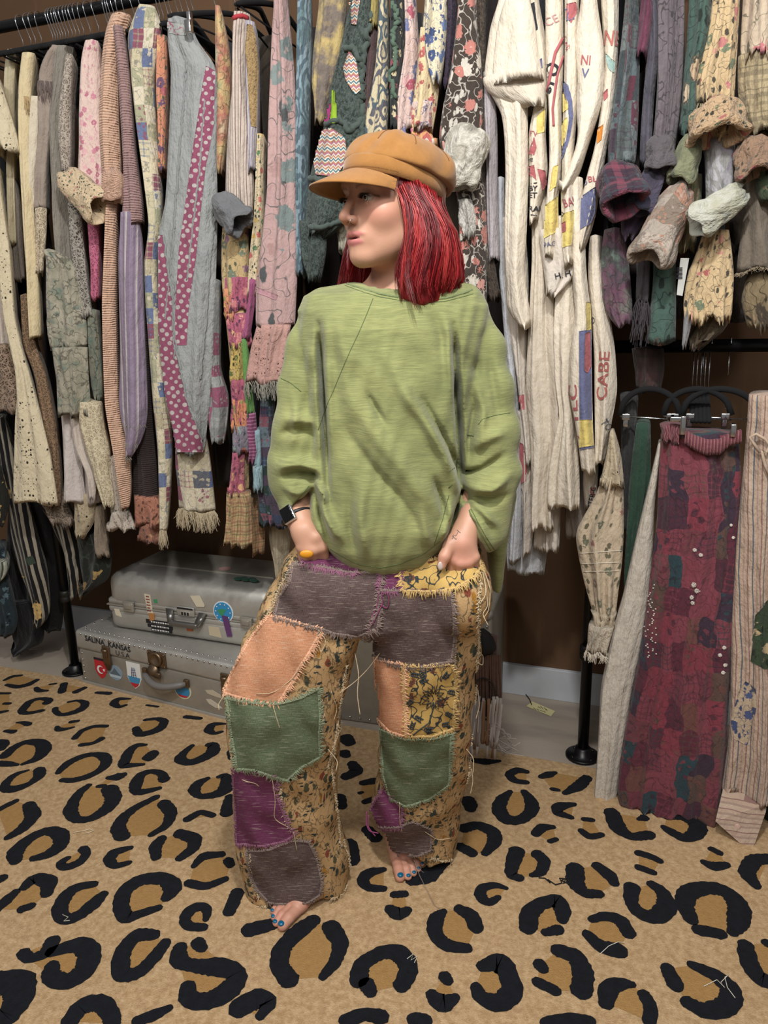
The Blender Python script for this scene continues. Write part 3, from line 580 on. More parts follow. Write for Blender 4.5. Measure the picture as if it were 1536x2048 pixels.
fr.dec('orange_label', [(.345, .058), (.37, .06), (.372, .04), (.347, .038)][::-1], solid('#b8643a', .6), sc, y=-.003); fr.dec('small_label', [(.03, .085), (.052, .085), (.06, .055), (.035, .06)][::-1], PAP, sc); fr.dec('green_label', [(.212, .142), (.228, .145), (.23, .13), (.216, .13)][::-1], GRN, sc)
fr.dec('black_label', [(.17, .062), (.285, .062), (.285, .047), (.17, .047)][::-1], MDK, sc); fr.dec('black_label', [(.175, .045), (.285, .045), (.285, .032), (.175, .032)][::-1], MDK, sc); fr.dec('black_label', [(.19, .03), (.28, .03), (.28, .018), (.19, .018)][::-1], MDK, sc)
l = MB(); rr = np.random.RandomState(2)
for z in (.0545, .0385, .024):
    x = .196
    while x < .272: w = rr.uniform(.003, .007); l.box(fr(x, -.003, z), (w, .0006, .006), fr.R); x += w+.003
l.build('label_printing', WHT, sc)
mk('top_sticker', [fr(.42+.026*math.cos(a), .16+.02*math.sin(a), .2275) for a in np.linspace(0, 6.283, 21)[:-1]], [tuple(range(20))], solid('#a8837d', .6), sc, smooth=False)
rg = MB(); 
for k in range(5): rg.ball(fr(.53+k*.016, .07+.012*(k % 2), .2305), (.018, .012, .005), 5)
tag(rg.build('fabric_scrap', fabric('plain', ('#0f3b2e', '#1a5a45'), coord='Object')), 'dark green scrap of cloth lying on top of the silver suitcase', 'cloth')
# second aluminium case behind the legs
fr = Frame((-1.07, 2.075, 0), math.radians(2.5)); l = MB().box(fr(.325, .14, .225), (.65, .27, .45), fr.R, .012)
sc2 = l.build('aluminium_case', MALU2); tag(sc2, 'upright grey aluminium case standing on the floor behind the legs', 'case')
l = MB()
for k in range(18): l.ball(fr(.03+k*.035, .003, .02), .004, 4); l.ball(fr(.03+k*.035, .003, .43), .004, 4)
for k in range(10): l.ball(fr(.635, .003, .04+k*.04), .004, 4)
l.build('rivets', MCHR, sc2)
for xx, zz in ((.645, .445), (.645, .02)): MB().ball(fr(xx-.012, .01, zz-.005), (.02, .02, .02), 8).build('corner_guard', MALU, sc2)

# fringed bag hanging low behind the legs at right
bag = empty('fringed_bag', tuple(onZ(950, 1500, 0)), 'brown leather fringed bag with beaded strap and grey yarn fringe behind the right leg', 'bag')
lea = fabric('plain', ('#4a2c1c', '#6b442c'), coord='Object'); rs = np.random.RandomState(8)
def W3(px, py, Y): return np.array(onY(px, py, Y))
A = W3(925, 1270, 1.98); B = W3(1000, 1440, 1.98)
mb = MB().box(((A[0]+B[0])/2-.01, 2.0, (A[2]+B[2])/2), (B[0]-A[0]-.01, .05, A[2]-B[2]), None, .012); mb.build('body', lea, bag)
V = [];
for i, (y, xl, xr) in enumerate(((1258, 950, 966), (1268, 948, 978), (1280, 944, 986), (1292, 942, 991), (1300, 944, 992), (1306, 950, 984), (1310, 956, 970))):
    a_, c_ = W3(xl, y, 1.965), W3(xr, y, 1.965)
    for j in range(13): t = j/12; V.append(a_*(1-t)+c_*t+np.array([0, -.02*math.sin(math.pi*t)*math.sin(math.pi*(i+1)/8)+.003*math.sin(j*2.1+i), 0]))
n_ = len(V); V2 = V+[v+np.array([0, .008, 0]) for v in V]; F1 = [(i*13+j, (i+1)*13+j, (i+1)*13+j+1, i*13+j+1) for i in range(6) for j in range(12)]
mk('flap', V2, F1+[tuple(n_+k for k in f[::-1]) for f in F1], solid('#12100f', .8), bag)
mb = MB()
for k in range(16):
    x = 930+k*4.6; p0 = W3(x, 1310, 1.968); p1 = W3(x+rs.uniform(-2, 6), 1430+rs.uniform(-15, 20), 1.965); mb.tube([p0, (p0+p1)/2+rs.uniform(-.003, .003, 3), p1], .004, 5)
mb.build('leather_fringe', lea, bag)
mb = MB()
for k in range(30):
    a = -.6+k*.14; mb.ball(W3(966+26*math.sin(a), 1398-42*math.cos(a), 1.955), .0028, 4)
mb.build('bead_strap', solid('#15120f', .35), bag)
mb = MB()
for k in range(26):
    x = 948+rs.uniform(0, 58); y0 = 1400+rs.uniform(-8, 10); P = [W3(x-2, y0, 1.95), W3(x-6+rs.uniform(-5, 5), y0+50, 1.945), W3(x-10+rs.uniform(-6, 6), y0+rs.uniform(75, 112), 1.94)]
    P = [np.array([(1-t)**2, 2*t*(1-t), t*t])@np.array(P) for t in np.linspace(0, 1, 8)]; mb.tube(P, rs.uniform(.003, .006), 5, m=k % 4)
mb.build('yarn_fringe', [solid(h, .95) for h in ('#a89e96', '#8d8580', '#7c5d45', '#b9b2ad')], bag)
mb = MB()
for k in range(14):
    x, y = 985+rs.uniform(-8, 12), 1450+rs.uniform(0, 40); P = [W3(x+rs.uniform(-6, 6)+t*rs.uniform(2, 11), y+t*6+rs.uniform(-9, 9), 1.94) for t in range(6)]; mb.tube(P, .0009, 4)
mb.build('loose_yarn', solid('#b8aea6', .95), bag)
# ================================================================ garments
UP, LO, LL = 'clothes on the upper rail', 'clothes on the right lower rail', 'clothes on the left lower rail'
_gs = [0]
def drape(name, mat, crop, Y, rows, L=.11, b=.035, nf=4, amp=.0055, parent=None, seed=None, jag=.0012, top=None, step=.014, gather=0.0, NS=64, sub=0.0):
    """a hanging cloth body: traced outline at depth Y, rounded folded front, reaching L back towards the wall"""
    _gs[0] += 1; rs = np.random.RandomState(seed or _gs[0]*7+3)
    R = [(cp(crop, 0, y)[1], cp(crop, xl, 0)[0], cp(crop, xr, 0)[0]) for y, xl, xr in rows]
    if R[0][0] <= 6 and parent is None: w = (R[0][2]-R[0][1]); R = [(-150, R[0][1]+w*.12-3, R[0][2]-w*.12-3)]+R
    pts = []
    for y, xl, xr in R:
        a = onY(xl, y, Y+b*.6); c = onY(xr, y, Y+b*.6); pts.append((a.z*.5+c.z*.5, a.x, c.x))
    pts = np.array(pts)[::-1]; z0, z1 = pts[0, 0], pts[-1, 0]
    n = max(6, min(90, int((z1-z0)/step))); Z = np.linspace(z1, z0, n)
    XL = np.interp(Z, pts[:, 0], pts[:, 1]); XR = np.interp(Z, pts[:, 0], pts[:, 2])
    for _ in range(3): XL[1:-1] = (XL[:-2]+2*XL[1:-1]+XL[2:])/4; XR[1:-1] = (XR[:-2]+2*XR[1:-1]+XR[2:])/4
    th = np.linspace(0, 2*math.pi, NS, endpoint=False)-math.pi/2          # -pi/2 = front middle
    # more samples in front
    th = np.concatenate([np.linspace(-math.pi, 0, int(NS*.72), endpoint=False), np.linspace(0, math.pi, NS-int(NS*.72), endpoint=False)])
    ks = [(nf*(.55+.38*i)+rs.uniform(-.3, .3), rs.uniform(0, 6.28), rs.uniform(-1.2, 1.2), 1.05/(1+1.0*i)) for i in range(4)]
    V = []; UV = []
    per0 = None
    for i in range(n):
        cx = (XL[i]+XR[i])/2; w = max((XR[i]-XL[i])/2, .004); t = cx/Y; bb = min(b, .85*w/max(abs(t), .3)*.8); a = math.sqrt(max(w*w-(bb*t)**2, (w*.45)**2))
        tt = 1-(Z[i]-z0)/(z1-z0+1e-6); A = amp*(.45+.75*tt)*(1+gather*math.exp(-tt*6))*min(1, w/.03)
        co, si = np.cos(th), np.sin(th)
        x = cx+a*co; y = Y+bb+np.where(si < 0, bb*si, 0)
        back = si >= 0; bs = np.sign(co)*np.abs(co)**.6
        sh = np.where(back, L*np.abs(si)**.7, 0); y = y+sh; x = np.where(back, cx+a*(.85+.15*(1-np.abs(si)))*bs+sh*t*.75, x)
        s = co*a/.05*.9
        e = co*a/max(w, 1e-3); sw_ = e+.10*np.sin(3.1*e+ks[0][1]+2*tt)+.05*np.sin(5*tt+ks[1][1])
        f = 0
        for m_, (k, ph, dr, q) in enumerate(ks):
            u_ = k*2.0*sw_+ph+dr*tt*2.6; am = .62+.55*np.sin(ph*3+tt*(3+m_*1.7)+2.2*e); f = f+q*am*((1-2*np.abs(np.sin(u_/2))**.8) if m_ < 2 else np.sin(u_))
        f = f*A*1.15
        nx, ny = co, si; fr_ = np.where(back, .5*np.abs(co), 1.0)
        x = x+nx*f*fr_*.6; y = y+np.minimum(ny, 0)*f*fr_*1.5
        z = Z[i]+np.zeros_like(x)
        if i == n-1: z = z+rs.uniform(-jag, jag, len(x))+.006*np.sin(co*nf*1.1+ks[0][1])
        P = np.c_[x, y, z]; V.append(P)
        d = np.linalg.norm(np.diff(np.vstack([P[:, :2], P[:1, :2]]), axis=0), axis=1); u = np.concatenate([[0], np.cumsum(d)[:-1]]); c0 = u[int(len(u)*.36)]
        UV.append(np.c_[u-c0, np.full(len(x), Z[i])])
    N = NS; V = np.vstack(V); UV = np.vstack(UV)
    # turned-in hem and closed top
    hem = V[-N:].copy(); cen = hem.mean(0); hem = cen+(hem-cen)*[.93, .96, 1]; hem[:, 2] += .02; V = np.vstack([V, hem]); UV = np.vstack([UV, UV[-N:]])
    F = [(i*N+j, (i+1)*N+j, (i+1)*N+(j+1) % N, i*N+(j+1) % N) for i in range(n) for j in range(N)]
    top = V[:N].mean(0)+[0, 0, .006]; V = np.vstack([V, [top]]); UV = np.vstack([UV, [UV[0]]]); F += [(len(V)-1, j, (j+1) % N) for j in range(N)]
    o = mk(name, V, F, mat, parent, uv=UV)
    o_rows[o.name] = dict(hem=V[(n-1)*N:n*N], N=N, nf=int(N*.72), V=V[:n*N].reshape(n, N, 3), Z=Z)
    return o
o_rows = {}
def garment(name, label, mat, crop, Y, rows, cat=None, grp=UP, **kw):
    o = drape(name, mat, crop, Y, rows, **kw); return tag(o, label, cat or name.replace('_', ' '), grp)
def fringe(parent, mat, length=.03, n=60, r=.0007, name='fringe', at=-1, drop=0, spread=.006, wav=.004, lo=0., hi=1.):
    d = o_rows[parent.name]; rs = np.random.RandomState(len(BASE)); ring = d['V'][at][:d['nf']]; mb = MB()
    for k in range(n):
        q = (lo+(hi-lo)*rs.uniform(0, 1))*(len(ring)-1.001); i = int(q); p = ring[i]*(1-q+i)+ring[i+1]*(q-i)+[0, -.001, .004]; l = length*rs.uniform(.45, 1.25); e = rs.uniform(-spread, spread, 2)
        mb.tube([p, p+[e[0]*.4+rs.uniform(-wav, wav), -.001, -l*.4], p+[e[0]+rs.uniform(-wav, wav), e[1]*.4, -l]], [r, r, r*.6], 4, cap=False)
    return mb.build(name, mat, parent)
def ruff(parent, mat, crop, Y, rows, name='ruffle', nf=9, amp=.006, **kw): return drape(name, mat, crop, Y, rows, L=kw.pop('L', .05), b=kw.pop('b', .03), nf=nf, amp=amp, parent=parent, gather=.6, **kw)
def cuff(parent, mat, px, py, Y, ang, length, r0, r1, name='rolled_cuff', tilt=.5, seed=1, squash=.8, inner=None):
    """rolled-up sleeve end: hollow tube with a thick rolled rim; ang = image direction of the opening, lengths in pixels"""
    c = np.array(onY(px, py, Y)); m = (np.array(onY(px+1, py, Y))-c)[0]; L_, r0, r1 = length*m, r0*m, r1*m; rs = np.random.RandomState(seed)
    ax = np.array([math.cos(ang), -tilt, -math.sin(ang)]); ax /= np.linalg.norm(ax)
    s = np.cross(ax, [0, 1, 0]); s /= np.linalg.norm(s); u = np.cross(s, ax)
    prof = [(-.55, .35), (-.5, .7), (-.35, .95), (-.1, 1.02), (.15, .98), (.3, 1.1), (.42, 1.13), (.5, 1.05), (.53, .93), (.48, .8), (.3, .74), (0, .7), (-.3, .6)]
    n = 56; V = []; UV = []; ph = rs.uniform(0, 6.28, 6)
    pr = []
    for i in range(len(prof)-1):
        for t in (0, .5): pr.append((prof[i][0]*(1-t)+prof[i+1][0]*t, prof[i][1]*(1-t)+prof[i+1][1]*t, i+t))
    for (h, q, k) in pr:
        rad = r0+(r1-r0)*(h+.5)
        for j in range(n):
            a = 2*math.pi*j/n; w = 1+.07*math.sin(3*a+ph[0]+h*2)+.05*math.sin(5*a+ph[1]-h*3)+.03*math.sin(9*a+ph[2]+h*9); hh = h+.05*math.sin(2*a+ph[3])+.04*math.sin(4*a+ph[4]+h*5)
            V.append(c+ax*hh*L_+(s*math.cos(a)+u*math.sin(a)*squash)*rad*q*w); UV.append((a*rad, k*.01+h*L_))
    K = len(pr); F = [(i*n+j, i*n+(j+1) % n, (i+1)*n+(j+1) % n, (i+1)*n+j) for i in range(K-1) for j in range(n)]+[tuple(range(n-1, -1, -1)), tuple((K-1)*n+j for j in range(n))]
    return mk(name, V, F, mat, parent, uv=UV)
def decal(name, target, poly, mat, parent, off=.0012, g=3.0, crop=0, th=.0012, uvs=True, jag=0.0, seed=0):
    """cloth piece sewn on the surface of target; outline traced, laid on the real surface and given thickness"""
    bv = target if isinstance(target, BVHTree) else bvh_of(target); P = np.array([cp(crop, *q) for q in poly]); x0, y0 = P.min(0); x1, y1 = P.max(0); rs = np.random.RandomState(seed)
    nx, ny = max(2, int((x1-x0)/g)), max(2, int((y1-y0)/g)); xs = np.linspace(x0, x1, nx+1); ys = np.linspace(y0, y1, ny+1)
    def inside(x, y):
        r = False; j = len(P)-1
        for i in range(len(P)):
            if (P[i][1] > y) != (P[j][1] > y) and x < (P[j][0]-P[i][0])*(y-P[i][1])/(P[j][1]-P[i][1])+P[i][0]: r = not r
            j = i
        return r
    def near(x, y):                       # pull boundary vertices on to the outline
        best = None; j = len(P)-1
        for i in range(len(P)):
            a, bq = P[j], P[i]; d = bq-a; t = max(0, min(1, ((x-a[0])*d[0]+(y-a[1])*d[1])/(d@d+1e-9))); q = a+d*t; e = (q[0]-x)**2+(q[1]-y)**2
            if best is None or e < best[0]: best = (e, q)
            j = i
        return best[1]
    cells = [(i, j) for j in range(ny) for i in range(nx) if inside((xs[i]+xs[i+1])/2, (ys[j]+ys[j+1])/2)]
    if not cells: return None
    cs = set(cells); idx = {}; V = []; UV = []
    for (i, j) in cells:
        for (a, c) in ((i, j), (i+1, j), (i+1, j+1), (i, j+1)):
            if (a, c) in idx: continue
            full = all(((a-1, c-1) in cs, (a, c-1) in cs, (a-1, c) in cs, (a, c) in cs)); x, y = xs[a], ys[c]
            if not full:
                x, y = near(x, y)
                if jag: x += rs.uniform(-jag, jag); y += rs.uniform(-jag, jag)
            p, nrm = hit(bv, x, y)
            if p is None: idx[(a, c)] = None; continue
            if nrm.dot(p-CAMP) > 0: nrm = -nrm
            e = .0 if full else -.0008
            idx[(a, c)] = len(V); V.append(np.array(p)+np.array(nrm)*(off+th+e)); UV.append((x*.0012, -y*.0012))
    F = []
    for (i, j) in cells:
        q = [idx[(i, j)], idx[(i, j+1)], idx[(i+1, j+1)], idx[(i+1, j)]]
        if any(k is None for k in q): continue
        m = max(np.linalg.norm(V[q[k]]-V[q[k-1]]) for k in range(4))
        if m < .035: F.append(tuple(q))
    if not F: return None
    n = len(V); ed = {}
    for f in F:
        for k in range(4): e = (f[k], f[(k+1) % 4]); ed[e] = 1
    bot = [v-(np.array(v)-np.array(CAMP))/np.linalg.norm(np.array(v)-np.array(CAMP))*(-1)*(th+off*.7) for v in V]
    F2 = list(F)+[tuple(n+k for k in f[::-1]) for f in F]+[(a, n+a, n+c, c)[::-1] for (a, c) in ed if (c, a) not in ed]
    return mk(name, V+bot, F2, mat, parent, uv=UV+UV)
def surf_tube(name, target, pts, r, mat, parent, crop=0, off=.0006, sub=5, ns=5, wob=0.0, seed=0):
    bv = target if isinstance(target, BVHTree) else bvh_of(target); rs = np.random.RandomState(seed); P = [cp(crop, *q) for q in pts]; Q = []
    n = max(2, int(sum(math.dist(P[i], P[i+1]) for i in range(len(P)-1))/sub)); t = np.linspace(0, len(P)-1, n+1); k = np.arange(len(P))
    X = np.interp(t, k, [p[0] for p in P]); Y_ = np.interp(t, k, [p[1] for p in P])
    for x, y in zip(X, Y_):
        p, nr = hit(bv, x+rs.uniform(-wob, wob), y+rs.uniform(-wob, wob))
        if p is None: continue
        if nr.dot(p-CAMP) > 0: nr = -nr
        if Q and (Q[-1]-(p+nr*off)).length > .05: continue
        Q.append(p+nr*off)
    return MB().tube(Q, r, ns).build(name, mat, parent) if len(Q) > 1 else None
def print_text(target, parent, body, x, y, size, ang, mat, crop=4, sx=1.0, name='printed_lettering', bold=.01):
    """letters laid on the cloth; x,y,size in crop pixels"""
    bv = bvh_of(target); x, y = cp(crop, x, y); s = size/CROP[crop][2]; c, q = math.cos(ang), math.sin(ang)
    def xf(u, v):
        px, py = x+(u*c*sx+v*q)*s, y+(u*q*sx-v*c)*s; p, n = hit(bv, px, py)
        if p is None: return None
        if n.dot(p-CAMP) > 0: n = -n
        return tuple(p+n*.0016)
    return text_mesh(body, 1.0, xf, mat, name, parent, bold=bold)

F_ = fabric
THR = solid('#b5a68a', .95); THG = solid('#8f8b80', .95); THW = solid('#cfc6b6', .95)
MHOOK = solid('#c8ccd0', .2, 1.); MVEL = solid('#08080a', .95)
CREAM = F_('plain', ('#d8c8ae', '#e6d9c2'), ns=8); CREAM2 = F_('plain', ('#cfbfa6', '#ddd0ba'), ns=6); CREAM3 = F_('plain', ('#c9bcab', '#d8ccbc'), ns=9)
PRED, PBLU, PYEL, PBLK = (F_('plain', c, ns=60) for c in (('#a33039', '#b84a50'), ('#4f5685', '#686c96'), ('#d6b92e', '#e0c848'), ('#23232a', '#35353c')))

# ---------------------------------------------------------------- hangers on the left of the rail
def hanger(x, label, grp, z=2.26, Yc=YR, ang=0.0, arm=.2, body=True):
    h = empty('clothes_hanger', (x, Yc, z-.09), label, 'hanger', grp, 0)
    c, s = math.cos(ang), math.sin(ang); P = []
    for a in np.linspace(-.6, math.pi+.2, 14): P.append((x+s*(.021*math.cos(a)), Yc-c*(-.021*math.cos(a)), z+.0015+.021*math.sin(a)))
    P = P[::-1]; P = P+[(x, Yc-.012, z-.03), (x, Yc, z-.05), (x, Yc, z-.085)] if False else [(p[0], p[1], p[2]) for p in P]
    e = P[0]; Q = [(x, Yc+.0, z-.088), (x, Yc+.0, z-.05), (x, Yc-.010, z-.030)]+P
    MB().tube(Q, .0014, 6).build('hook', MHOOK, h)
    mb = MB(); A = [(x+s*t*arm, Yc+c*t*arm, z-.085-.07*abs(t)**1.25) for t in np.linspace(-1, 1, 17)]; mb.tube(A, [.004]+[.0075]*15+[.004], 8)
    if body: mb.tube([(x+s*t*arm*.93, Yc+c*t*arm*.93, z-.158) for t in (-1, 0, 1)], .0028, 6)
    mb.build('velvet_frame', MVEL, h); return h
HX = [41, 57, 66, 78, 101, 106, 111, 116, 121, 127, 133, 140, 147, 154, 163, 176, 193, 213, 218, 224, 231, 238, 251, 269, 284, 316, 323, 333, 340, 353, 362, 374, 383]
for k, hx in enumerate(HX):
    p = onY(hx, 54-.2*hx, YR); hanger(p.x, 'black velvet hanger with steel hook, in the close row at upper left of the rail', 'velvet hangers at the left of the rail', ang=.12*math.sin(k*1.7))
for k, hx in enumerate((430, 470, 520, 560)):
    p = onY(hx, 0, YR); hanger(p.x, 'black velvet hanger showing between the tank tops and the pink botanical dress', 'velvet hangers above the tank tops', ang=.25*math.sin(k*2.1), arm=.24)

# ---------------------------------------------------------------- upper rail, left end to the person
DK = [F_('plain', c, ns=5, seed=i+1.) for i, c in enumerate((('#2b2622', '#3a342e'), ('#2a2d33', '#383a40'), ('#332a22', '#4a3d2f'), ('#25201f', '#372c2c')))]  # dark filler row, added so the gaps between the clothes read as shade
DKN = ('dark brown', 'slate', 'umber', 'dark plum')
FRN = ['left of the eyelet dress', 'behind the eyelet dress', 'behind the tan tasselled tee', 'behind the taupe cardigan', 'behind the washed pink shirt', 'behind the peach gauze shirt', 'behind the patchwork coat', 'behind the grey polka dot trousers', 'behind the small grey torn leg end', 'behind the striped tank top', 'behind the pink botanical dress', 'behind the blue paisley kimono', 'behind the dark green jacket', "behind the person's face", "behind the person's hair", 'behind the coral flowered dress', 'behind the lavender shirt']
k = 0
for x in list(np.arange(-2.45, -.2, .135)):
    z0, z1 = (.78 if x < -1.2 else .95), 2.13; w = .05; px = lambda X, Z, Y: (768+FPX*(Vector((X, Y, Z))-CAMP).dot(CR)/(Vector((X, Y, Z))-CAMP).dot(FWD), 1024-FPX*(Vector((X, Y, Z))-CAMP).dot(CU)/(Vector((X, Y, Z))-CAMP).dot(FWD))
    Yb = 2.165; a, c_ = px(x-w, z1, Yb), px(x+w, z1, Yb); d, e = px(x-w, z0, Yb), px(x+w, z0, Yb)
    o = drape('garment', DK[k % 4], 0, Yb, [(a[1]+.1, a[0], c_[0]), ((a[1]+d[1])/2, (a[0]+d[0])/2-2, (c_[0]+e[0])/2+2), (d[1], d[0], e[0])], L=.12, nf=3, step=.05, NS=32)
    tag(o, DKN[k % 4]+' filler cloth added to darken the gaps '+FRN[k], 'garment', 'dark filler added behind the upper row'); k += 1

o = garment('dress', 'cream eyelet cotton dress with a flared hem at the far left edge', F_('eyelet', ('#c9b78d', '#dccca6', '#2e271c'), s=.05), 2, 1.885,
    [(-200,-60,8),(-60,-60,20),(150,-60,45),(300,-25,70),(500,-5,85),(700,20,102),(900,60,150),(1000,78,178),(1250,65,235),(1500,62,290),(1700,58,320),(1775,60,330)], 'dress', nf=3, amp=.008)
drape('sleeve', F_('eyelet', ('#c9b78d', '#dccca6', '#2e271c'), s=.05), 1, 1.865, [(470,-60,8),(560,-60,34),(700,-60,72),(860,-60,112),(935,-60,120)], parent=o, L=.1)
o = garment('blouse', 'pale pink top with a deep brown crochet lace hem at the far left edge', F_('crinkle', ('#c6b2a4', '#d8c8ba')), 2, 1.955, [(200,-60,30),(500,-60,50),(860,-60,75)])
drape('lace_trim', F_('lace', ('#9c8066', '#57432f'), s=.02, open=.5), 2, 1.94, [(845,-60,70),(1000,-60,95),(1150,-60,130),(1240,-60,138)], parent=o, L=.05)
garment('blouse', 'dark taupe pleated blouse between the eyelet dress and the pale yellow sleeve', F_('crinkle', ('#5b5148', '#857a6e')), 2, 1.97, [(-150,48,100),(0,55,135),(200,55,145),(400,80,155),(475,92,160)], amp=.008)
o = garment('tee_shirt', 'tan cotton tee with raffia tassels on its shoulder, near the left end of the rail', F_('plain', ('#b3a47c', '#cbbd96')), 1, 1.96, [(312,58,128),(400,42,112),(600,36,100),(800,55,108),(1100,60,110),(1500,70,120)], 'tee shirt')
fringe(o, F_('plain', ('#a8874e', '#c4a468')), .05, 40, .0014, at=12)
o = garment('blouse', 'pale yellow blouse with one long narrow sleeve hanging straight down', F_('plain', ('#cdb57e', '#e0cb98'), ns=20), 0, 1.905, [(109,43,74),(163,36,68),(228,37,64),(293,40,64),(390,46,70),(500,51,78),(605,57,83),(667,61,86),(678,62,85)], nf=2)
fringe(o, F_('plain', ('#a8874e', '#c4a468')), .04, 30, .0013, at=8, lo=.7)
o = garment('cardigan', 'dusty taupe cardigan with knotted tassels and a lace sleeve end', F_('plain', ('#8d7b6d', '#a89788')), 0, 1.925, [(95,96,138),(112,80,132),(140,72,118),(200,76,108),(260,82,106),(330,76,98),(420,72,97)], nf=3)
drape('lace_cuff', F_('lace', ('#cdb996', '#8a765c'), s=.012, open=.3), 0, 1.915, [(418,71,98),(460,72,98),(500,72,95),(550,75,92)], parent=o, L=.03, nf=5)
fringe(o, F_('shag', ('#6b5a55', '#8d7d74')), .05, 60, .0016, at=6)
garment('camisole', 'sheer cream camisole strip beside the pale yellow sleeve', F_('plain', ('#c9b99a', '#ddd0b4')), 0, 1.915, [(195,64,86),(260,58,82),(320,57,79),(380,55,75),(430,60,76),(475,66,76)], nf=2)
garment('skirt', 'grey beige crinkled cotton skirt tapering down beside the green floral slip', F_('crinkle', ('#736b5e', '#9c9486')), 0, 1.93, [(95,104,150),(150,104,140),(250,96,128),(300,96,135),(400,97,140),(470,98,146),(533,100,150)], amp=.007)
garment('camisole', 'cream and brown strip of lace over beige, left of the pink floral shirt', F_('lace', ('#b9ab9a', '#6b5a4c'), s=.012, open=.25), 0, 1.915, [(112,135,152),(200,122,146),(300,118,146),(345,126,144)], nf=2)
garment('vest', 'grey macrame vest of knotted cord beside the green floral slip', F_('lace', ('#a19a8d', '#56524a'), s=.018, open=.45), 0, 1.91, [(360,134,160),(420,137,165),(500,140,172),(560,150,178),(635,166,190)], nf=3)
o = garment('slip', 'faded green floral cotton slip with a gathered lower tier', F_('tiedye', ('#5d7a6e', '#8f8c76', '#a79d86', '#4d7068'), ink='#4c4638', ns=18), 0, 1.89, [(500,88,112),(515,86,140),(530,85,158),(600,83,165),(660,88,172),(697,99,172)], nf=5, amp=.007)
ruff(o, F_('tiedye', ('#557468', '#8a8872', '#9f957f', '#4d7068'), ink='#4c4638', ns=18), 0, 1.885, [(695,100,173),(760,108,176),(832,111,182)], nf=6)
garment('slip', 'narrow green floral piece hanging behind the gathered green slip', F_('tiedye', ('#4c6a60', '#767a68', '#8d8672'), ink='#3c382e', ns=18), 0, 1.93, [(620,176,198),(700,178,204),(780,180,209),(800,190,209)])
o = garment('shirt', 'washed pink floral shirt with a rolled pale yellow floral cuff', F_('floral', ('#d9b9aa', '#c76f86', '#b85a74', '#d99aa0'), s=.022, leaf='#c98a92', dens=.8), 0, 1.90, [(84,168,200),(110,156,200),(140,152,202),(240,148,205),(340,147,212),(405,152,212)], nf=3)
cuff(o, F_('floral', ('#cdb083', '#b5584a', '#5d6b52'), s=.018, leaf='#4a4a3a', r=.26, dens=.6), 166, 385, 1.885, .62, 92, 26, 27, tilt=.15, squash=.7)
garment('blouse', 'hot pink lace blouse peeking out under the washed pink shirt', F_('lace', ('#c24674', '#7c2244'), s=.012, open=.2), 0, 1.93, [(430,176,202),(500,182,203),(600,186,203)])
garment('nightshirt', 'plain white cotton nightshirt hem hanging below the green slip', F_('plain', ('#b9aca6', '#d2c7c0'), ns=12), 0, 1.93, [(780,118,150),(860,120,160),(960,122,168),(1004,122,172)], nf=3)
garment('nightshirt', 'dusty white nightshirt hem tucked behind the plain white one', F_('plain', ('#a3968f', '#bdb1a8'), ns=12), 0, 1.96, [(840,150,190),(960,160,200),(1008,165,205)], nf=3)
o = garment('slip', 'cream lace slip tapering down to a scalloped lace tip', F_('lace', ('#cdbd97', '#94835f'), s=.014, open=.0), 2, 1.90, [(1180,440,590),(1300,432,600),(1450,475,640),(1600,532,652),(1750,592,682),(1795,612,680)], nf=4)
garment('blouse', 'ragged pinkish white blouse edge left of the cream lace slip', F_('plain', ('#b5a496', '#cdbfb0')), 2, 1.915, [(1260,415,480),(1450,430,520),(1600,490,580),(1745,525,572)], jag=.012)
o = garment('sleeve_blouse', 'white blouse sleeve with a tiny brown floral and a ruffled end', F_('floral', ('#bdb0a0', '#7c5c4c', '#8d6a5a'), s=.012, r=.2, dens=.7, line=0), 2, 1.93, [(1500,640,720),(1700,640,740),(1830,650,745)], 'blouse')
ruff(o, F_('floral', ('#bdb0a0', '#7c5c4c', '#8d6a5a'), s=.012, r=.2, dens=.7, line=0), 2, 1.925, [(1825,640,755),(1930,612,795)], nf=7)
garment('tablecloth_top', 'cream crochet doily top with round motifs hanging low at left', F_('eyelet', ('#9f8c69', '#b8a682', '#17130d'), s=.045), 8, 1.95, [(400,630,860),(560,640,880),(700,650,850),(790,690,790)], 'top')
garment('skirt', 'beige pleated skirt hem hanging low under the crochet doily top', F_('crinkle', ('#7d6c58', '#a08d74')), 8, 1.98, [(500,840,960),(640,850,970),(860,830,990),(965,870,1010)], nf=5)
garment('vest', 'brown crochet vest with raffia tassels running down it', F_('lace', ('#8c6a45', '#4a3520'), s=.012, open=.2), 0, 1.935, [(590,42,66),(690,42,74),(745,66,95),(850,85,116),(960,95,125),(1012,100,126)], nf=4, jag=.01)
garment('lace_blouse', 'taupe lace blouse hem behind the eyelet dress and the white nightshirt', F_('lace', ('#8d7a66', '#43362a'), s=.014, open=.3), 0, 1.96, [(960,80,120),(1020,85,138),(1050,100,150)], 'blouse', jag=.01)

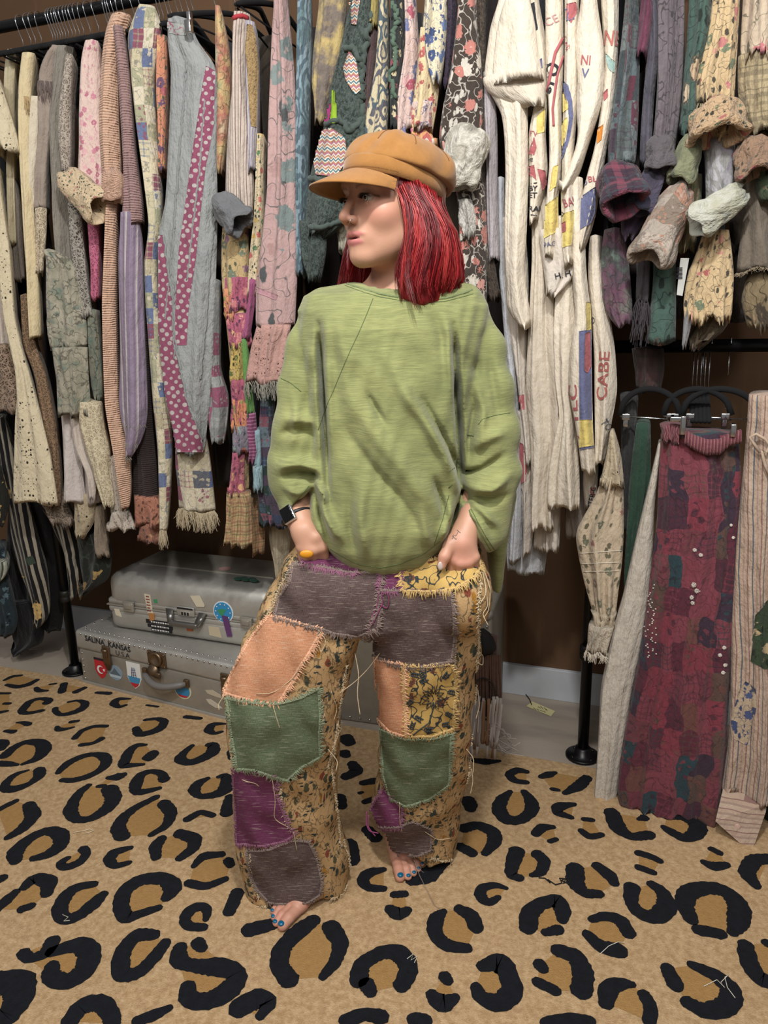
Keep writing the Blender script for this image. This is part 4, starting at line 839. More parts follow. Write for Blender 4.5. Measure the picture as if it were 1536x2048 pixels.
o = garment('shirt', 'long peach crinkled gauze shirt with its sleeve hanging in front', F_('gauze', ('#e0b28e', '#c8946f')), 0, 1.885, [(30,218,262),(45,208,256),(90,200,246),(150,197,238),(250,191,238),(320,194,242),(372,204,242),(395,210,240),(430,208,236),(605,202,234),(700,205,236),(810,209,240),(913,222,262),(985,238,265),(1018,247,263)], nf=2, amp=.006)
cuff(o, F_('gauze', ('#dba988', '#c08d6a')), 226, 372, 1.88, 1.7, 46, 20, 17, name='gathered_cuff', tilt=.05, squash=.8, seed=5)
o = garment('shirt', 'dusty mauve gauze shirt whose lavender striped tail ends in a frayed point', F_('gauze', ('#b08882', '#936a68')), 0, 1.875, [(55,226,250),(90,228,255),(150,232,262),(300,240,272),(400,241,284),(450,238,285)], nf=2)
t_ = drape('striped_tail', F_('stripe', ('#7f6b84', '#9c8c9c', '#b5aca6', '#7f6b84', '#8b7890'), s=.034, stops=(0, .2, .3, .42, .7), warp=.004), 0, 1.872, [(425,240,278),(500,232,284),(640,232,287),(740,232,291),(810,232,294),(850,239,292),(885,246,284),(915,257,268)], parent=o, nf=2, amp=.007)
for a in (-1, -2, -4, -6, -8): fringe(t_, THG, .012, 26, .0006, at=a, name='fringe') if a in (-1, -4, -8) else None
o = garment('skirt', 'dark brown gauze skirt with an orange floral lower tier', F_('gauze', ('#44332f', '#2e2222')), 0, 1.93, [(640,280,300),(860,258,305),(930,262,312),(1000,263,315)], nf=4)
ruff(o, F_('floral', ('#a8603c', '#8c3a34', '#c98a4a', '#6b4436'), s=.03, leaf='#5d3324'), 0, 1.925, [(992,262,318),(1052,266,322)], nf=4)
ruff(o, F_('floral', ('#94583a', '#8c3a34', '#b07c46'), s=.03, leaf='#4a2c20'), 0, 1.94, [(1045,272,322),(1086,274,330)], nf=5)
PW = F_('patch', ('#c6ba92', '#b3a67e', '#8a3a52', '#5a6a92', '#a3a07c', '#cfc09a', '#d0c4a6'), s=.045, sx=1.6, ink='#4a4f6a')
o = garment('coat', 'long cream and blue patchwork coat with plaid and floral scraps', PW, 0, 1.895, [(14,276,312),(30,262,318),(60,246,322),(100,250,315),(150,256,305),(250,267,312),(350,280,322),(455,296,325),(520,284,316),(600,287,318),(700,292,330),(800,298,340),(900,310,345),(1000,316,342),(1062,320,338)], nf=2)
surf_tube('ruffled_seam', o, [(243,60),(252,110),(258,160),(264,205)], .004, F_('plain', ('#b59a8c', '#8f88a0')), o, wob=2.5, sub=4); fringe(o, THR, .05, 70, .0009)
o = garment('skirt', 'patchwork skirt of magenta plaid and blue floral squares with a heavy raw fringe', F_('patch', ('#c4b896', '#8f2f54', '#b8ab88', '#46568a', '#5d5f66', '#cbbf9f'), s=.052, sx=1.0, ink='#35427a', seed=3.3), 0, 1.90, [(840,350,404),(905,347,415),(960,348,422),(1022,350,430)], nf=3)
fringe(o, THR, .055, 240, .0011, wav=.008, spread=.014)
garment('top', 'orange and green floral top seen as a sliver left of the grey trousers', F_('floral', ('#c9713a', '#a8404a', '#d9a24a', '#5d7a5a', '#6a4a6a'), s=.035, leaf='#4a5a46'), 0, 1.91, [(74,316,338),(150,314,338),(250,318,336),(345,322,334)])

GREY = F_('plain', ('#84888a', '#a3a6a2'), ns=7, wr=1.6); DOTS = F_('dots', ('#8c2c56', '#b3a9a4'), s=.0165, warp=.004)
o = garment('trousers', 'washed grey patchwork trousers with magenta polka dot panels, clipped upside down', GREY, 0, 1.865,
    [(38,330,376),(60,330,384),(100,333,402),(130,337,430),(200,335,432),(300,331,430),(400,326,432),(468,310,432),(600,310,428),(700,313,424),(800,325,418),(870,342,412),(908,348,408)], nf=4, amp=.006)
decal('polka_dot_panel', o, [(309,470),(326,470),(345,600),(352,700),(372,800),(402,872),(406,904),(349,904),(326,800),(314,700),(311,600)], DOTS, o)
decal('polka_dot_panel', o, [(412,132),(430,142),(427,250),(412,330),(399,450),(392,520),(379,600),(373,690),(349,690),(352,600),(358,500),(372,400),(386,300),(400,200)], DOTS, o)
decal('floral_waistband', o, [(333,42),(376,50),(372,72),(335,66)], F_('floral', ('#9a9d98', '#8c2f52'), s=.03, r=.4), o)
for P in ([(374,120),(368,200),(360,300),(352,400),(348,470),(340,560),(330,640)], [(410,200),(400,330),(388,430),(375,560)], [(327,470),(346,600),(353,700),(374,800),(404,880)], [(352,560),(346,640),(350,720)], [(432,420),(420,520),(412,640),(400,760)]):
    surf_tube('ruffled_seam', o, P, .0035, F_('plain', ('#9a9c98', '#75797a')), o, wob=1.6, sub=4)
l = MB(); p = onY(380, 45, 1.86)
l.box(tuple(p), (.012, .014, .05), None, .003).box((p.x, p.y-.01, p.z-.012), (.018, .01, .03), None, .002); l.build('hanger_clip', MCHR, o)
garment('trousers', 'small grey leg end with torn magenta stripes right of the polka dot trousers', F_('patch', ('#8b8f8d', '#9a9d99', '#838786', '#8c3a5c'), s=.03, sx=.4, ink='#6a6d6c'), 0, 1.90, [(560,424,442),(745,412,440),(800,408,458),(850,412,455),(884,421,450)])
garment('tank_top', 'green, orange and rust patchwork tank top hanging by narrow straps', F_('tiedye', ('#8f9c70', '#c9a45c', '#b05a3c', '#c9b58a'), ink='#6a5a3a', ns=12), 0, 1.905, [(16,434,446),(60,428,454),(130,425,462),(200,422,460),(280,427,455),(345,432,447)], 'tank top', nf=2)
o = garment('tank_top', 'cream and maroon pinstriped tank top with a red neckline', F_('stripe', ('#bfae9c', '#a18a80', '#c6b6a4', '#6e3c4a', '#c6b6a4'), s=.017, stops=(0, .3, .45, .75, .86), warp=.003), 0, 1.875, [(28,462,500),(60,460,497),(100,462,492),(200,455,498),(310,447,504),(390,445,506),(460,446,500)], 'tank top', nf=3, amp=.007)
surf_tube('neck_trim', o, [(462,64),(460,45),(470,34),(484,31),(495,36)], .006, solid('#a03038', .9), o)
o = garment('sweatshirt', 'dark grey sweatshirt sleeve with a thick rolled cuff beside the striped tank top', F_('plain', ('#5b5d60', '#6f7173')), 0, 1.885, [(395,425,450),(430,424,455)], 'sweatshirt', L=.05)
cuff(o, F_('plain', ('#5f6164', '#75777a'), wr=1.8), 461, 425, 1.86, .75, 66, 28, 27, tilt=.2, squash=.75, seed=9)
T1 = F_('floral', ('#b89a5c', '#b5483c', '#6d7a62', '#8a5a7a'), s=.035, leaf='#5a5a3c'); T2 = F_('floral', ('#a8385c', '#c96a6a', '#d99a5a'), s=.03, leaf='#5d2a4a'); T3 = F_('floral', ('#c9732e', '#d9a23a', '#b8402e', '#8d8a3a'), s=.022, leaf='#7c2a20'); T4 = F_('floral', ('#bfa02e', '#a87a1e', '#5d6a2a'), s=.024, leaf='#3c3c1c'); T5 = F_('floral', ('#7d7682', '#c9604a', '#b8503e', '#7c9a8a'), s=.03, leaf='#4a4a56'); T6 = F_('plaid', ('#b59a5c', '#8c4a2a', '#5d5a2e', '#b8402e'), s=.03)
o = garment('dress', 'long tiered dress of bright pink, yellow, orange and plaid ruffles', T1, 0, 1.90, [(430,444,492),(445,441,494),(500,438,495),(560,438,497),(690,452,500),(800,460,500),(900,462,500),(985,456,498)], nf=4)
for i, (m_, rw) in enumerate(((T2, [(555,445,497),(622,444,498)]), (T3, [(578,444,480),(640,446,482)]), (T2, [(628,448,500),(694,456,502)]), (T4, [(686,456,498),(768,458,492)]), (T2, [(760,456,500),(850,460,502)]), (T3, [(800,462,498),(862,462,500)]), (T5, [(852,460,502),(908,462,502)]), (T2, [(905,458,490),(990,452,488)]), (T6, [(985,450,500),(1092,446,504)]))):
    ruff(o, m_, 0, 1.895-.003*i, rw, nf=5+i % 3)
garment('dress', 'plaid ruffled hem hanging lowest to the right of the tiered dress', F_('plaid', ('#a8844a', '#8c4a2a', '#4a4a2a', '#b8502e'), s=.026, seed=2.2), 0, 1.95, [(1000,490,530),(1060,500,532),(1106,505,530)])
o = garment('vest', 'striped lavender vest bound in mustard crochet around the armhole', F_('stripe', ('#8d87a0', '#b5aca6'), s=.008), 0, 1.885, [(46,492,513),(100,491,517),(200,494,518),(255,498,518),(345,500,514)], nf=2)
decal('crochet_binding', o, [(493,48),(504,50),(512,80),(516,140),(512,255),(502,252),(496,180),(491,100)], F_('shag', ('#8c6a2e', '#b8924a', '#6d5222')), o)
o = garment('scarf_dress', 'narrow dress pieced from floral, magenta and lime green strips', F_('floral', ('#cbb68c', '#b8402e', '#c9a22e', '#4d7a4a'), s=.02, leaf='#3c4a3a'), 0, 1.895, [(270,516,532),(350,512,530),(440,508,530),(520,500,522),(590,498,516)], 'dress')
drape('magenta_strip', F_('plain', ('#8c2a62', '#a83e7a')), 0, 1.89, [(560,500,516),(610,496,514),(680,486,503)], parent=o, L=.04); drape('green_strip', F_('plain', ('#3f7a22', '#5c9a34')), 0, 1.892, [(678,486,500),(760,488,506),(830,492,514)], parent=o, L=.04)
drape('magenta_strip', F_('stripe', ('#7c2a5c', '#a8608c', '#7c2a5c'), s=.01, ax=1), 0, 1.892, [(826,492,514),(900,498,520),(925,500,512)], parent=o, L=.04)
o = garment('dress', 'long dusty pink dress with teal grey botanical print and a pink eyelet tier', F_('botanic', ('#bd9690', '#7d8a88', '#748280', '#a87f7a'), s=.085, bg2='#ad8582', leaf='#4f5454', r=.36, dens=.7, leafd=.5, lw=.7), 0, 1.88, [(0,540,575),(60,536,580),(150,533,588),(250,530,592),(380,530,592),(480,518,592),(560,510,592),(655,506,588)], nf=3, amp=.007)
t_ = ruff(o, F_('eyelet', ('#b07a70', '#c2907f', '#4c2a26'), s=.035), 0, 1.87, [(650,510,580),(700,498,572),(768,493,566)], name='eyelet_tier', nf=5); fringe(t_, THG, .045, 110, .0009, wav=.008)
decal('pocket_flap', o, [(514,574),(556,590),(552,600),(515,586)], F_('plain', ('#b8808a', '#a8747c')), o)
garment('skirt', 'navy and teal patchwork skirt with torn ruffles beside the left sleeve', F_('patch', ('#2c3a56', '#3c4f5c', '#4a3a4c', '#5d6e78', '#7c3a4c', '#243a34'), s=.03, ink='#14161c', seed=6.1), 0, 1.92, [(790,520,548),(900,512,548),(985,512,560),(1052,514,585)], nf=5)
o = garment('petticoat', 'light blue ruffled piece with a pale floral scrap next to the left sleeve', F_('plain', ('#6f93a0', '#8fb0b8')), 0, 1.905, [(860,512,524),(900,509,526),(935,505,525)], 'petticoat')
ruff(o, F_('floral', ('#86a8b0', '#b09a82', '#5d7a6a'), s=.03), 0, 1.9, [(932,505,526),(982,506,528)])
garment('trousers', 'beige cotton trouser leg hanging behind the person\'s right wrist', F_('plain', ('#9a8a6c', '#b8a888'), ns=6), 0, 2.0, [(1040,528,580),(1090,536,580),(1160,552,572)])
garment('kimono', 'smoky blue paisley kimono left of the yellow and brown jacket', F_('paisley', ('#4c6470', '#7a94a0', '#5f7f86'), s=.05), 0, 1.90, [(0,592,622),(100,588,622),(250,588,618),(400,590,616),(550,594,612)])
garment('jacket', 'brown jacket splashed with mustard yellow, left of the dark green jacket', F_('tiedye', ('#6d6058', '#7a6c60', '#b59a4c', '#c9ad5a'), ns=16, wr=1.2), 0, 1.90, [(0,632,692),(80,622,686),(162,618,672),(250,628,650)], nf=4)
SH = F_('shag', ('#232f2b', '#3c4b45', '#55645c', '#2e3c37'))
o = garment('jacket', 'dark green shaggy jacket with raw edges and woven ethnic patches', SH, 0, 1.86, [(0,692,742),(60,677,738),(110,666,732),(160,650,724),(230,640,724),(290,622,722),(340,608,716),(400,600,706),(455,597,694),(470,610,650)], nf=3, amp=.009, jag=.012)
drape('sleeve', SH, 0, 1.87, [(440,594,652),(490,598,652),(530,602,648),(562,610,640)], parent=o, L=.08, jag=.01)
IK = F_('ikat', ('#cfc8b8', '#2f6f80', '#cfc8b8', '#b06a2e', '#cfc8b8', '#a8547c', '#b06a2e'), s=.012, warp=.003)
for P in ([(644,262),(662,255),(690,275),(694,320),(672,352),(634,350),(628,320),(636,280)], [(696,100),(712,120),(720,180),(710,190),(690,160),(684,135)], [(700,0),(722,0),(712,50),(700,48)]): decal('woven_patch', o, P, IK, o, off=.003)
decal('lime_stripe', o, [(664,180),(672,182),(672,245),(663,248)], solid('#8cae2c', .9), o, off=.003); decal('magenta_stripe', o, [(656,205),(663,208),(660,250),(650,250)], solid('#8c2c64', .9), o, off=.003); decal('rust_patch', o, [(590,418),(606,400),(604,445),(592,440)], F_('ikat', ('#a8583c', '#8a9a7a', '#b06a2e'), s=.015), o, off=.003)
for P in ([(742,20),(722,150),(726,230),(716,330)], [(690,20),(650,160),(612,300),(600,400)], [(640,252),(680,236),(700,262),(722,240)], [(686,96),(704,94),(722,120)], [(600,458),(640,452),(690,440)], [(612,352),(650,364),(700,352)]):
    surf_tube('raw_edge', o, P, .0075, SH, o, wob=3.5, sub=5, ns=6)
garment('blouse', 'beige crumpled blouse behind the person\'s chin', F_('paisley', ('#8d8a76', '#b5ae98'), s=.03), 0, 1.93, [(440,668,700),(470,670,705),(505,676,702)])
garment('coat', 'brown ribbed coat sleeve with a mustard shoulder right of the green jacket', F_('crinkle', ('#4c3434', '#6b5050')), 0, 1.90, [(50,738,758),(150,728,752),(250,722,744),(340,720,738)])
garment('tunic', 'mustard tunic edge above the brown ribbed sleeve', F_('plain', ('#8c7a2a', '#a8953a')), 0, 1.89, [(0,744,760),(62,739,757)])
garment('dress', 'cream and grey paisley dress flaring out above the cap', F_('paisley', ('#c4b58c', '#5d5c66', '#4a5d68'), s=.035), 0, 1.885, [(0,758,777),(100,750,776),(180,740,776),(240,728,774),(285,722,770)], nf=3)
o = garment('blouse', 'dark blouse with red and green curled ruffles down its front', F_('floral', ('#2e3434', '#8c3040', '#4f6a56', '#c9b88a'), s=.022, leaf='#14181a'), 0, 1.89, [(0,776,808),(100,775,806),(200,777,800),(260,780,798)])
surf_tube('ruffle', o, [(788,10),(796,40),(784,70),(792,110),(782,150),(790,200)], .006, F_('floral', ('#bfae8a', '#8c3040', '#4f6a56'), s=.015), o, wob=3.5, sub=4)
garment('dress', 'pale pink dress with red and blue blossoms above the cap', F_('floral', ('#cfb0a4', '#a83250', '#5d6a9c', '#d9a0a0'), s=.04, leaf='#5d5a7a'), 0, 1.90, [(0,804,832),(100,806,838),(200,790,828),(280,782,818)])
o = garment('dress', 'yellow cream dress with small red flowers, directly above the cap', F_('floral', ('#d6bc86', '#a8342c', '#b84436', '#a8342c'), s=.021, leaf='#7a4a3a', r=.36, dens=.85, line=.3), 0, 1.875, [(60,836,868),(100,832,876),(150,826,880),(220,819,872),(262,816,864)], nf=3)
drape('pale_yoke', F_('floral', ('#d0b0a2', '#5d6288', '#b8605c'), s=.03, leaf='#4f5478'), 0, 1.873, [(205,820,868),(262,812,862)], parent=o, L=.04)
garment('blouse', 'cream blouse printed with dense blue flowers, draped over the red flowered dress', F_('floral', ('#cfc3a0', '#3c5690', '#2c4478', '#4a6aa0'), s=.024, leaf='#2c4478', r=.46, dens=.9), 0, 1.865, [(0,846,893),(60,840,892),(110,842,888),(150,856,882),(170,866,880)], nf=3)
o = garment('jacket', 'pink and orange block printed jacket corner right behind the cap', F_('ikat', ('#b83a7c', '#d98a2e', '#c9c0b0', '#b8402e', '#d98a2e'), s=.03), 0, 1.885, [(236,818,855),(270,815,862),(300,820,872)], L=.05)
garment('shawl', 'thick purple knitted shawl edge right of the blue flowered blouse', F_('shag', ('#2a1c34', '#473350', '#35243e')), 0, 1.91, [(0,892,914),(80,890,912),(180,884,902)])
FC = F_('botanic', ('#41362e', '#b5604e', '#c98474', '#c9bfae', '#b5604e'), s=.036, leaf='#c4bcae', r=.4, dens=.85, leafd=.8, mid='#d4c8b4', lw=1.6)
o = garment('dress', 'dark brown dress with white vines and coral flowers right of the cap', FC, 0, 1.88, [(0,914,952),(60,908,955),(130,900,962),(200,884,965),(280,872,962),(340,900,962),(400,914,970),(500,916,974),(600,918,972),(660,925,972)], nf=3)
cuff(o, F_('tiedye', ('#b5ad9c', '#9a9484', '#c9c3b4', '#7c766c'), ns=26, wr=1.8), 926, 315, 1.855, 1.95, 100, 44, 40, name='gathered_cuff', tilt=.12, squash=.7, seed=4)
sh_ = drape('frayed_trim', F_('shag', ('#8f8a80', '#cfcac0', '#a8a298')), 0, 1.865, [(400,915,945),(440,916,958),(478,925,955)], parent=o, L=.03, jag=.01, amp=.01)
garment('vest', 'dark bronze beaded vest squeezed between the coral dress and the lavender shirt', F_('shag', ('#241c16', '#4c3c2c', '#6a563c')), 0, 1.92, [(0,955,972),(300,958,974),(500,970,985),(600,972,1000)])
# ---------------------------------------------------------------- upper rail, right of the person
garment('shirt', 'pale lavender grey shirt with a gathered cuff left of the cream tees', F_('crinkle', ('#9a9096', '#bdb4b8')), 4, 1.915, [(380,62,120),(600,62,138),(800,66,140),(1000,70,140),(1200,76,150),(1345,84,152)], nf=3)
def sp(o, cat='tee shirt'): return o
o = garment('tee_shirt', 'plain cream tee with a wide rolled sleeve, leftmost of the cream tees', CREAM, 4, 1.885, [(-20,150,280),(90,100,295),(200,85,300),(420,55,320),(470,100,300),(540,150,295),(700,168,295),(900,170,300),(1200,160,290),(1400,165,275),(1500,170,290),(1600,165,305),(1690,250,312)], 'tee shirt', nf=2, amp=.008)
drape('sleeve', CREAM, 4, 1.86, [(-20,175,298),(120,125,332),(300,100,350),(400,98,376),(416,104,380)], parent=o, L=.07, nf=1, amp=.005)
drape('inner_sleeve', CREAM2, 4, 1.872, [(380,60,360),(430,48,392),(470,70,392),(520,190,388),(545,260,380)], parent=o, L=.06, nf=1, amp=.005)
o = garment('tee_shirt', 'cream tee with black boxed lettering and red print beside the wide sleeved tee', CREAM2, 4, 1.90, [(-20,290,350),(250,320,400),(500,335,400),(680,295,385),(900,298,402),(1100,298,352),(1150,300,350)], 'tee shirt', nf=2)
for P in ([(305,790),(330,700),(345,760),(330,800)], [(298,860),(330,850),(345,930),(310,900)], [(350,870),(385,880),(398,960),(370,980)]): decal('red_print', o, P, PRED, o, crop=4)
decal('yellow_print', o, [(345,600),(385,560),(380,680),(345,690)], PYEL, o, crop=4); decal('navy_print', o, [(330,10),(300,30),(335,160),(350,150)], PBLK, o, crop=4); decal('blue_print', o, [(350,310),(372,300),(374,350),(352,350)], PBLU, o, crop=4)
for s_, y_ in (('BY', 985), ('ET', 1020), ('RAM', 1090)): print_text(o, o, s_, 302, y_, 40, 0, PBLK, bold=.02)
print_text(o, o, 'DE', 292, 832, 26, 0, PBLK); print_text(o, o, 'TV', 300, 700, 40, .1, PRED); surf_tube('box_line', o, [(300,948),(346,942)], .0012, PBLK, o, crop=4); surf_tube('box_line', o, [(298,1104),(344,1112)], .0012, PBLK, o, crop=4)
o = garment('tee_shirt', 'cream tee with a red and black poster print and a PAGE line near its hem', CREAM, 4, 1.885, [(-20,386,478),(300,388,482),(560,400,470),(840,405,478),(1000,392,455),(1220,372,458),(1330,378,440)], 'tee shirt', nf=2, amp=.007)
print_text(o, o, 'CE', 396, 140, 60, -.45, F_('plain', ('#b8787a', '#c99090')), bold=.0); print_text(o, o, 'UPO', 404, 500, 100, -1.2, PBLK, sx=.85, bold=.03); surf_tube('arc_print', o, [(400,470),(420,360),(440,270),(475,200)], .004, PRED, o, crop=4); surf_tube('arc_print', o, [(430,650),(425,560),(450,380),(478,290)], .003, PRED, o, crop=4)
decal('yellow_print', o, [(388,1060),(450,1010),(450,1190),(384,1228)], PYEL, o, crop=4); print_text(o, o, 'A', 398, 1170, 90, 0, PRED, sx=.8); print_text(o, o, 'PAGE', 384, 1275, 34, -.18, PBLU, sx=.9); decal('blue_print', o, [(425,860),(452,850),(440,960),(412,985)], PYEL, o, crop=4)
surf_tube('box_line', o, [(372,1260),(372,1170),(388,1150)], .001, PBLK, o, crop=4); decal('red_flash', o, [(368,1060),(385,1040),(386,1120),(368,1150)], PRED, o, crop=4)
o = garment('tee_shirt', 'cream tee with a big yellow and blue circle print', CREAM, 4, 1.875, [(-20,482,560),(300,480,560),(560,470,556),(700,466,540),(840,468,530),(1000,456,545),(1200,466,545),(1280,470,520),(1375,485,530)], 'tee shirt', nf=2, amp=.006)
decal('blue_print', o, [(475,400),(505,440),(525,520),(530,600),(515,700),(490,790),(470,840),(470,800),(495,720),(508,620),(505,530),(480,450)], PBLU, o, crop=4, g=2); decal('yellow_print', o, [(478,455),(500,520),(505,560),(472,590),(472,480)], PYEL, o, crop=4, g=2); decal('yellow_print', o, [(474,640),(500,600),(503,640),(488,730),(472,780)], PYEL, o, crop=4, g=2)
decal('red_print', o, [(500,20),(545,10),(550,60),(520,120),(498,90)], PRED, o, crop=4, off=.0008); print_text(o, o, 'Z', 498, 110, 90, -.3, PBLU, sx=.7); print_text(o, o, 'S', 485, 260, 110, -.3, PRED, sx=.7); print_text(o, o, 'BAL', 488, 1070, 62, -.3, PRED, sx=.62)
decal('yellow_print', o, [(485,1100),(538,1080),(520,1260),(470,1280),(474,1190)], PYEL, o, crop=4, g=2); decal('red_print', o, [(478,1150),(498,1140),(500,1190),(480,1200)], PRED, o, crop=4, g=2, off=.003); print_text(o, o, 'D', 462, 1115, 34, 0, PBLK)
o = garment('tee_shirt', 'cream tee with a broad folded sleeve over the circle print tee', CREAM, 4, 1.862, [(-20,570,650),(120,545,670),(235,525,690),(262,545,690),(400,556,690),(560,548,676),(640,555,640),(700,560,620),(800,535,590),(900,490,560),(985,455,500)], 'tee shirt', nf=1, amp=.006, L=.1)
print_text(o, o, 'NI', 570, 330, 70, .1, PRED, sx=.7); print_text(o, o, 'V', 575, 400, 70, .1, PBLU, sx=.8)
o = garment('tee_shirt', 'cream tee with orange, blue and red sleeve print, right of the folded sleeve', CREAM2, 4, 1.885, [(-20,672,766),(130,680,766),(300,692,762),(560,672,742),(760,640,705),(900,598,682),(1050,565,660),(1150,545,640),(1285,548,590)], 'tee shirt', nf=3)
print_text(o, o, 'NE', 688, 230, 110, .1, F_('plain', ('#a8402e', '#b85540'), ns=60), sx=.6); decal('teal_print', o, [(700,270),(745,320),(740,380),(712,350)], F_('plain', ('#7fa8a0', '#9fbab0')), o, crop=4); decal('orange_print', o, [(660,660),(690,640),(680,720),(655,740)], solid('#c07a2e', .9), o, crop=4)
decal('blue_print', o, [(565,1020),(650,960),(640,1100),(620,1150),(545,1200),(552,1100)], PBLU, o, crop=4); decal('red_print', o, [(690,480),(712,450),(712,500),(692,520)], PRED, o, crop=4); print_text(o, o, 'BL', 610, 940, 44, -.1, PRED); print_text(o, o, 'D', 580, 955, 36, 0, PBLU)
o = garment('tee_shirt', 'cream tee hem with small black H. H. letters, showing under the printed tees', CREAM3, 4, 1.895, [(1180,352,520),(1280,356,545),(1400,380,548),(1440,382,545),(1525,392,445)], 'tee shirt', nf=3)
print_text(o, o, 'H. H', 440, 1440, 44, -.22, PBLK, sx=1.0); print_text(o, o, 'S', 512, 1345, 36, -.1, PBLK); 

o = garment('slip_dress', 'white cotton slip dress, hemline lowest at left beside the green sleeve', F_('plain', ('#aeb2ba', '#c6c8cc'), ns=8), 5, 1.965, [(-500,140,180),(0,145,185),(500,186,242),(1000,205,272),(1300,200,270),(1478,190,262)], 'slip dress', nf=2)
garment('slip_dress', 'bright white slip hem peeking out lowest behind the cream ones', F_('plain', ('#a9acb2', '#c2c4c8'), ns=8), 5, 2.025, [(900,190,400),(1300,180,400),(1440,180,402),(1535,190,384)], 'slip dress', nf=5)
o = garment('slip_dress', 'beige slip dress with a red and white printed sliver beside the green sleeve', CREAM3, 5, 1.950, [(-300,165,280),(0,170,300),(250,180,300),(400,212,292),(620,245,292),(800,270,310),(970,285,320)], 'slip dress', nf=3)
decal('red_print', o, [(248,620),(276,616),(280,690),(255,700)], PRED, o, crop=5); decal('red_print', o, [(258,740),(275,730),(282,900),(275,960),(262,930)], PRED, o, crop=5)
o = garment('slip_dress', 'cream slip dress with a round red print and black line near its seam', CREAM3, 5, 1.970, [(700,240,300),(1000,255,330),(1300,265,330),(1440,265,310)], 'slip dress', nf=3)
decal('red_print', o, [(250,860),(275,870),(292,1000),(285,1060),(262,1080),(255,1000)], PRED, o, crop=5); surf_tube('line_print', o, [(262,1090),(262,1230),(280,1235),(288,1120)], .0009, PBLK, o, crop=5)
garment('slip_dress', 'long cream slip dress with a deep side slit, second from the green sleeve', CREAM2, 5, 1.935, [(-500,310,380),(-60,315,430),(300,300,430),(600,282,465),(900,302,470),(1200,302,425),(1310,304,432)], 'slip dress', nf=4, amp=.009)
garment('slip_dress', 'wide cream slip dress with a stitched hem, in the middle of the cream group', CREAM, 5, 1.920, [(-300,400,520),(0,430,560),(300,415,562),(600,440,545),(720,465,548),(1000,410,572),(1180,400,574),(1200,405,570)], 'slip dress', nf=3, amp=.009)
garment('slip_dress', 'beige petticoat hem showing between the cream slips and the dark gap', CREAM3, 5, 1.995, [(1000,330,470),(1300,320,465),(1420,322,460)], 'slip dress', nf=5)
garment('slip_dress', 'dark beige slip hem left of the crochet collared blouse', F_('plain', ('#94867a', '#aea093')), 5, 2.035, [(900,490,620),(1200,490,615),(1355,494,612)], 'slip dress', nf=4)
o = garment('slip_dress', 'cream slip dress with a blue and yellow panel and tall red letters', CREAM, 5, 1.886, [(-500,500,580),(0,520,600),(200,540,625),(400,510,628),(600,508,632),(800,545,638),(1020,572,648)], 'slip dress', nf=2)
decal('blue_panel', o, [(562,290),(620,280),(628,745),(566,745)], PBLU, o, crop=5); decal('yellow_panel', o, [(566,745),(628,745),(636,878),(566,890)], PYEL, o, crop=5); decal('yellow_panel', o, [(595,140),(618,140),(622,282),(598,288)], PYEL, o, crop=5)
decal('blue_edge', o, [(566,888),(636,878),(638,890),(568,902)], PBLU, o, crop=5, g=2)
print_text(o, o, 'TLC', 560, 775, 62, -1.62, PRED, sx=1.9, bold=.02, crop=5); decal('red_print', o, [(588,300),(612,290),(618,470),(600,510),(582,490)], PRED, o, crop=5, off=.003); print_text(o, o, 'Y', 566, 870, 60, -.3, PRED, sx=.8, crop=5)
o = garment('slip_dress', 'cream slip dress with rust red letters running down its right edge', CREAM2, 5, 1.925, [(-200,610,680),(0,600,690),(400,625,752),(600,630,765),(800,640,725),(972,640,692)], 'slip dress', nf=3)
print_text(o, o, 'CABE', 700, 650, 70, -1.5, F_('plain', ('#9c3328', '#b04a38'), ns=60), sx=1.5, bold=.015, crop=5); print_text(o, o, 'TON', 672, 760, 52, .9, F_('plain', ('#4a4c52', '#6a6c70')), sx=.8, crop=5); print_text(o, o, 'D', 628, 250, 46, 0, PBLK, sx=.5, crop=5)
o = garment('slip_dress', 'cream tee dress sliver with dark lettering behind the crochet collared blouse', CREAM3, 5, 1.975, [(960,580,660),(1050,580,660),(1200,585,650)], 'slip dress', nf=2)
print_text(o, o, 'STER-C', 632, 1200, 34, -1.45, PBLK, crop=5); print_text(o, o, 'O', 620, 1140, 60, -.2, PRED, crop=5)

TD = F_('tiedye', ('#39454a', '#5b6468', '#4a3c4c', '#7c8788', '#5c2c40'), ns=11, ink='#2c3438')
o = garment('jacket', 'teal, grey and maroon plaid jacket with a thick rolled cuff right of the tees', F_('patch', ('#3c484c', '#55605f', '#4a3c48', '#6a7475', '#5c2438', '#56656a'), s=.05, sx=2.2, ink='#2c3438', seed=5.5), 4, 1.875, [(-20,800,866),(200,775,878),(400,745,876),(600,706,870),(760,690,860),(860,690,850)], nf=3, amp=.008)
cuff(o, F_('plaid', ('#3c2434', '#7c1c3c', '#34424c', '#2a2434'), s=.07, wr=1.8, seed=4.4), 1240, 374, 1.845, 1.2, 104, 44, 45, tilt=.75, squash=.82, seed=12)
garment('shirt', 'deep maroon velvet strip above the plaid jacket', F_('tiedye', ('#4c1c34', '#6b2444', '#2c1c2c')), 4, 1.88, [(-20,880,950),(150,860,940),(300,840,910)])
o = garment('coat', 'slate blue and plum coat sleeve with an indigo gathered end', F_('tiedye', ('#44424f', '#565261', '#3a3442'), ns=9), 4, 1.90, [(-20,900,985),(240,915,985),(500,890,950),(700,875,940),(850,872,940)], nf=3)
cuff(o, F_('tiedye', ('#2c2836', '#4a4258', '#343a52'), ns=12, wr=1.8), 1296, 380, 1.868, 1.9, 90, 24, 28, tilt=.3, seed=3); drape('dark_tail', F_('tiedye', ('#2a2430', '#43304a', '#302c3c')), 4, 1.875, [(1000,800,930),(1100,765,920),(1200,765,870),(1235,790,840)], parent=o, L=.05)
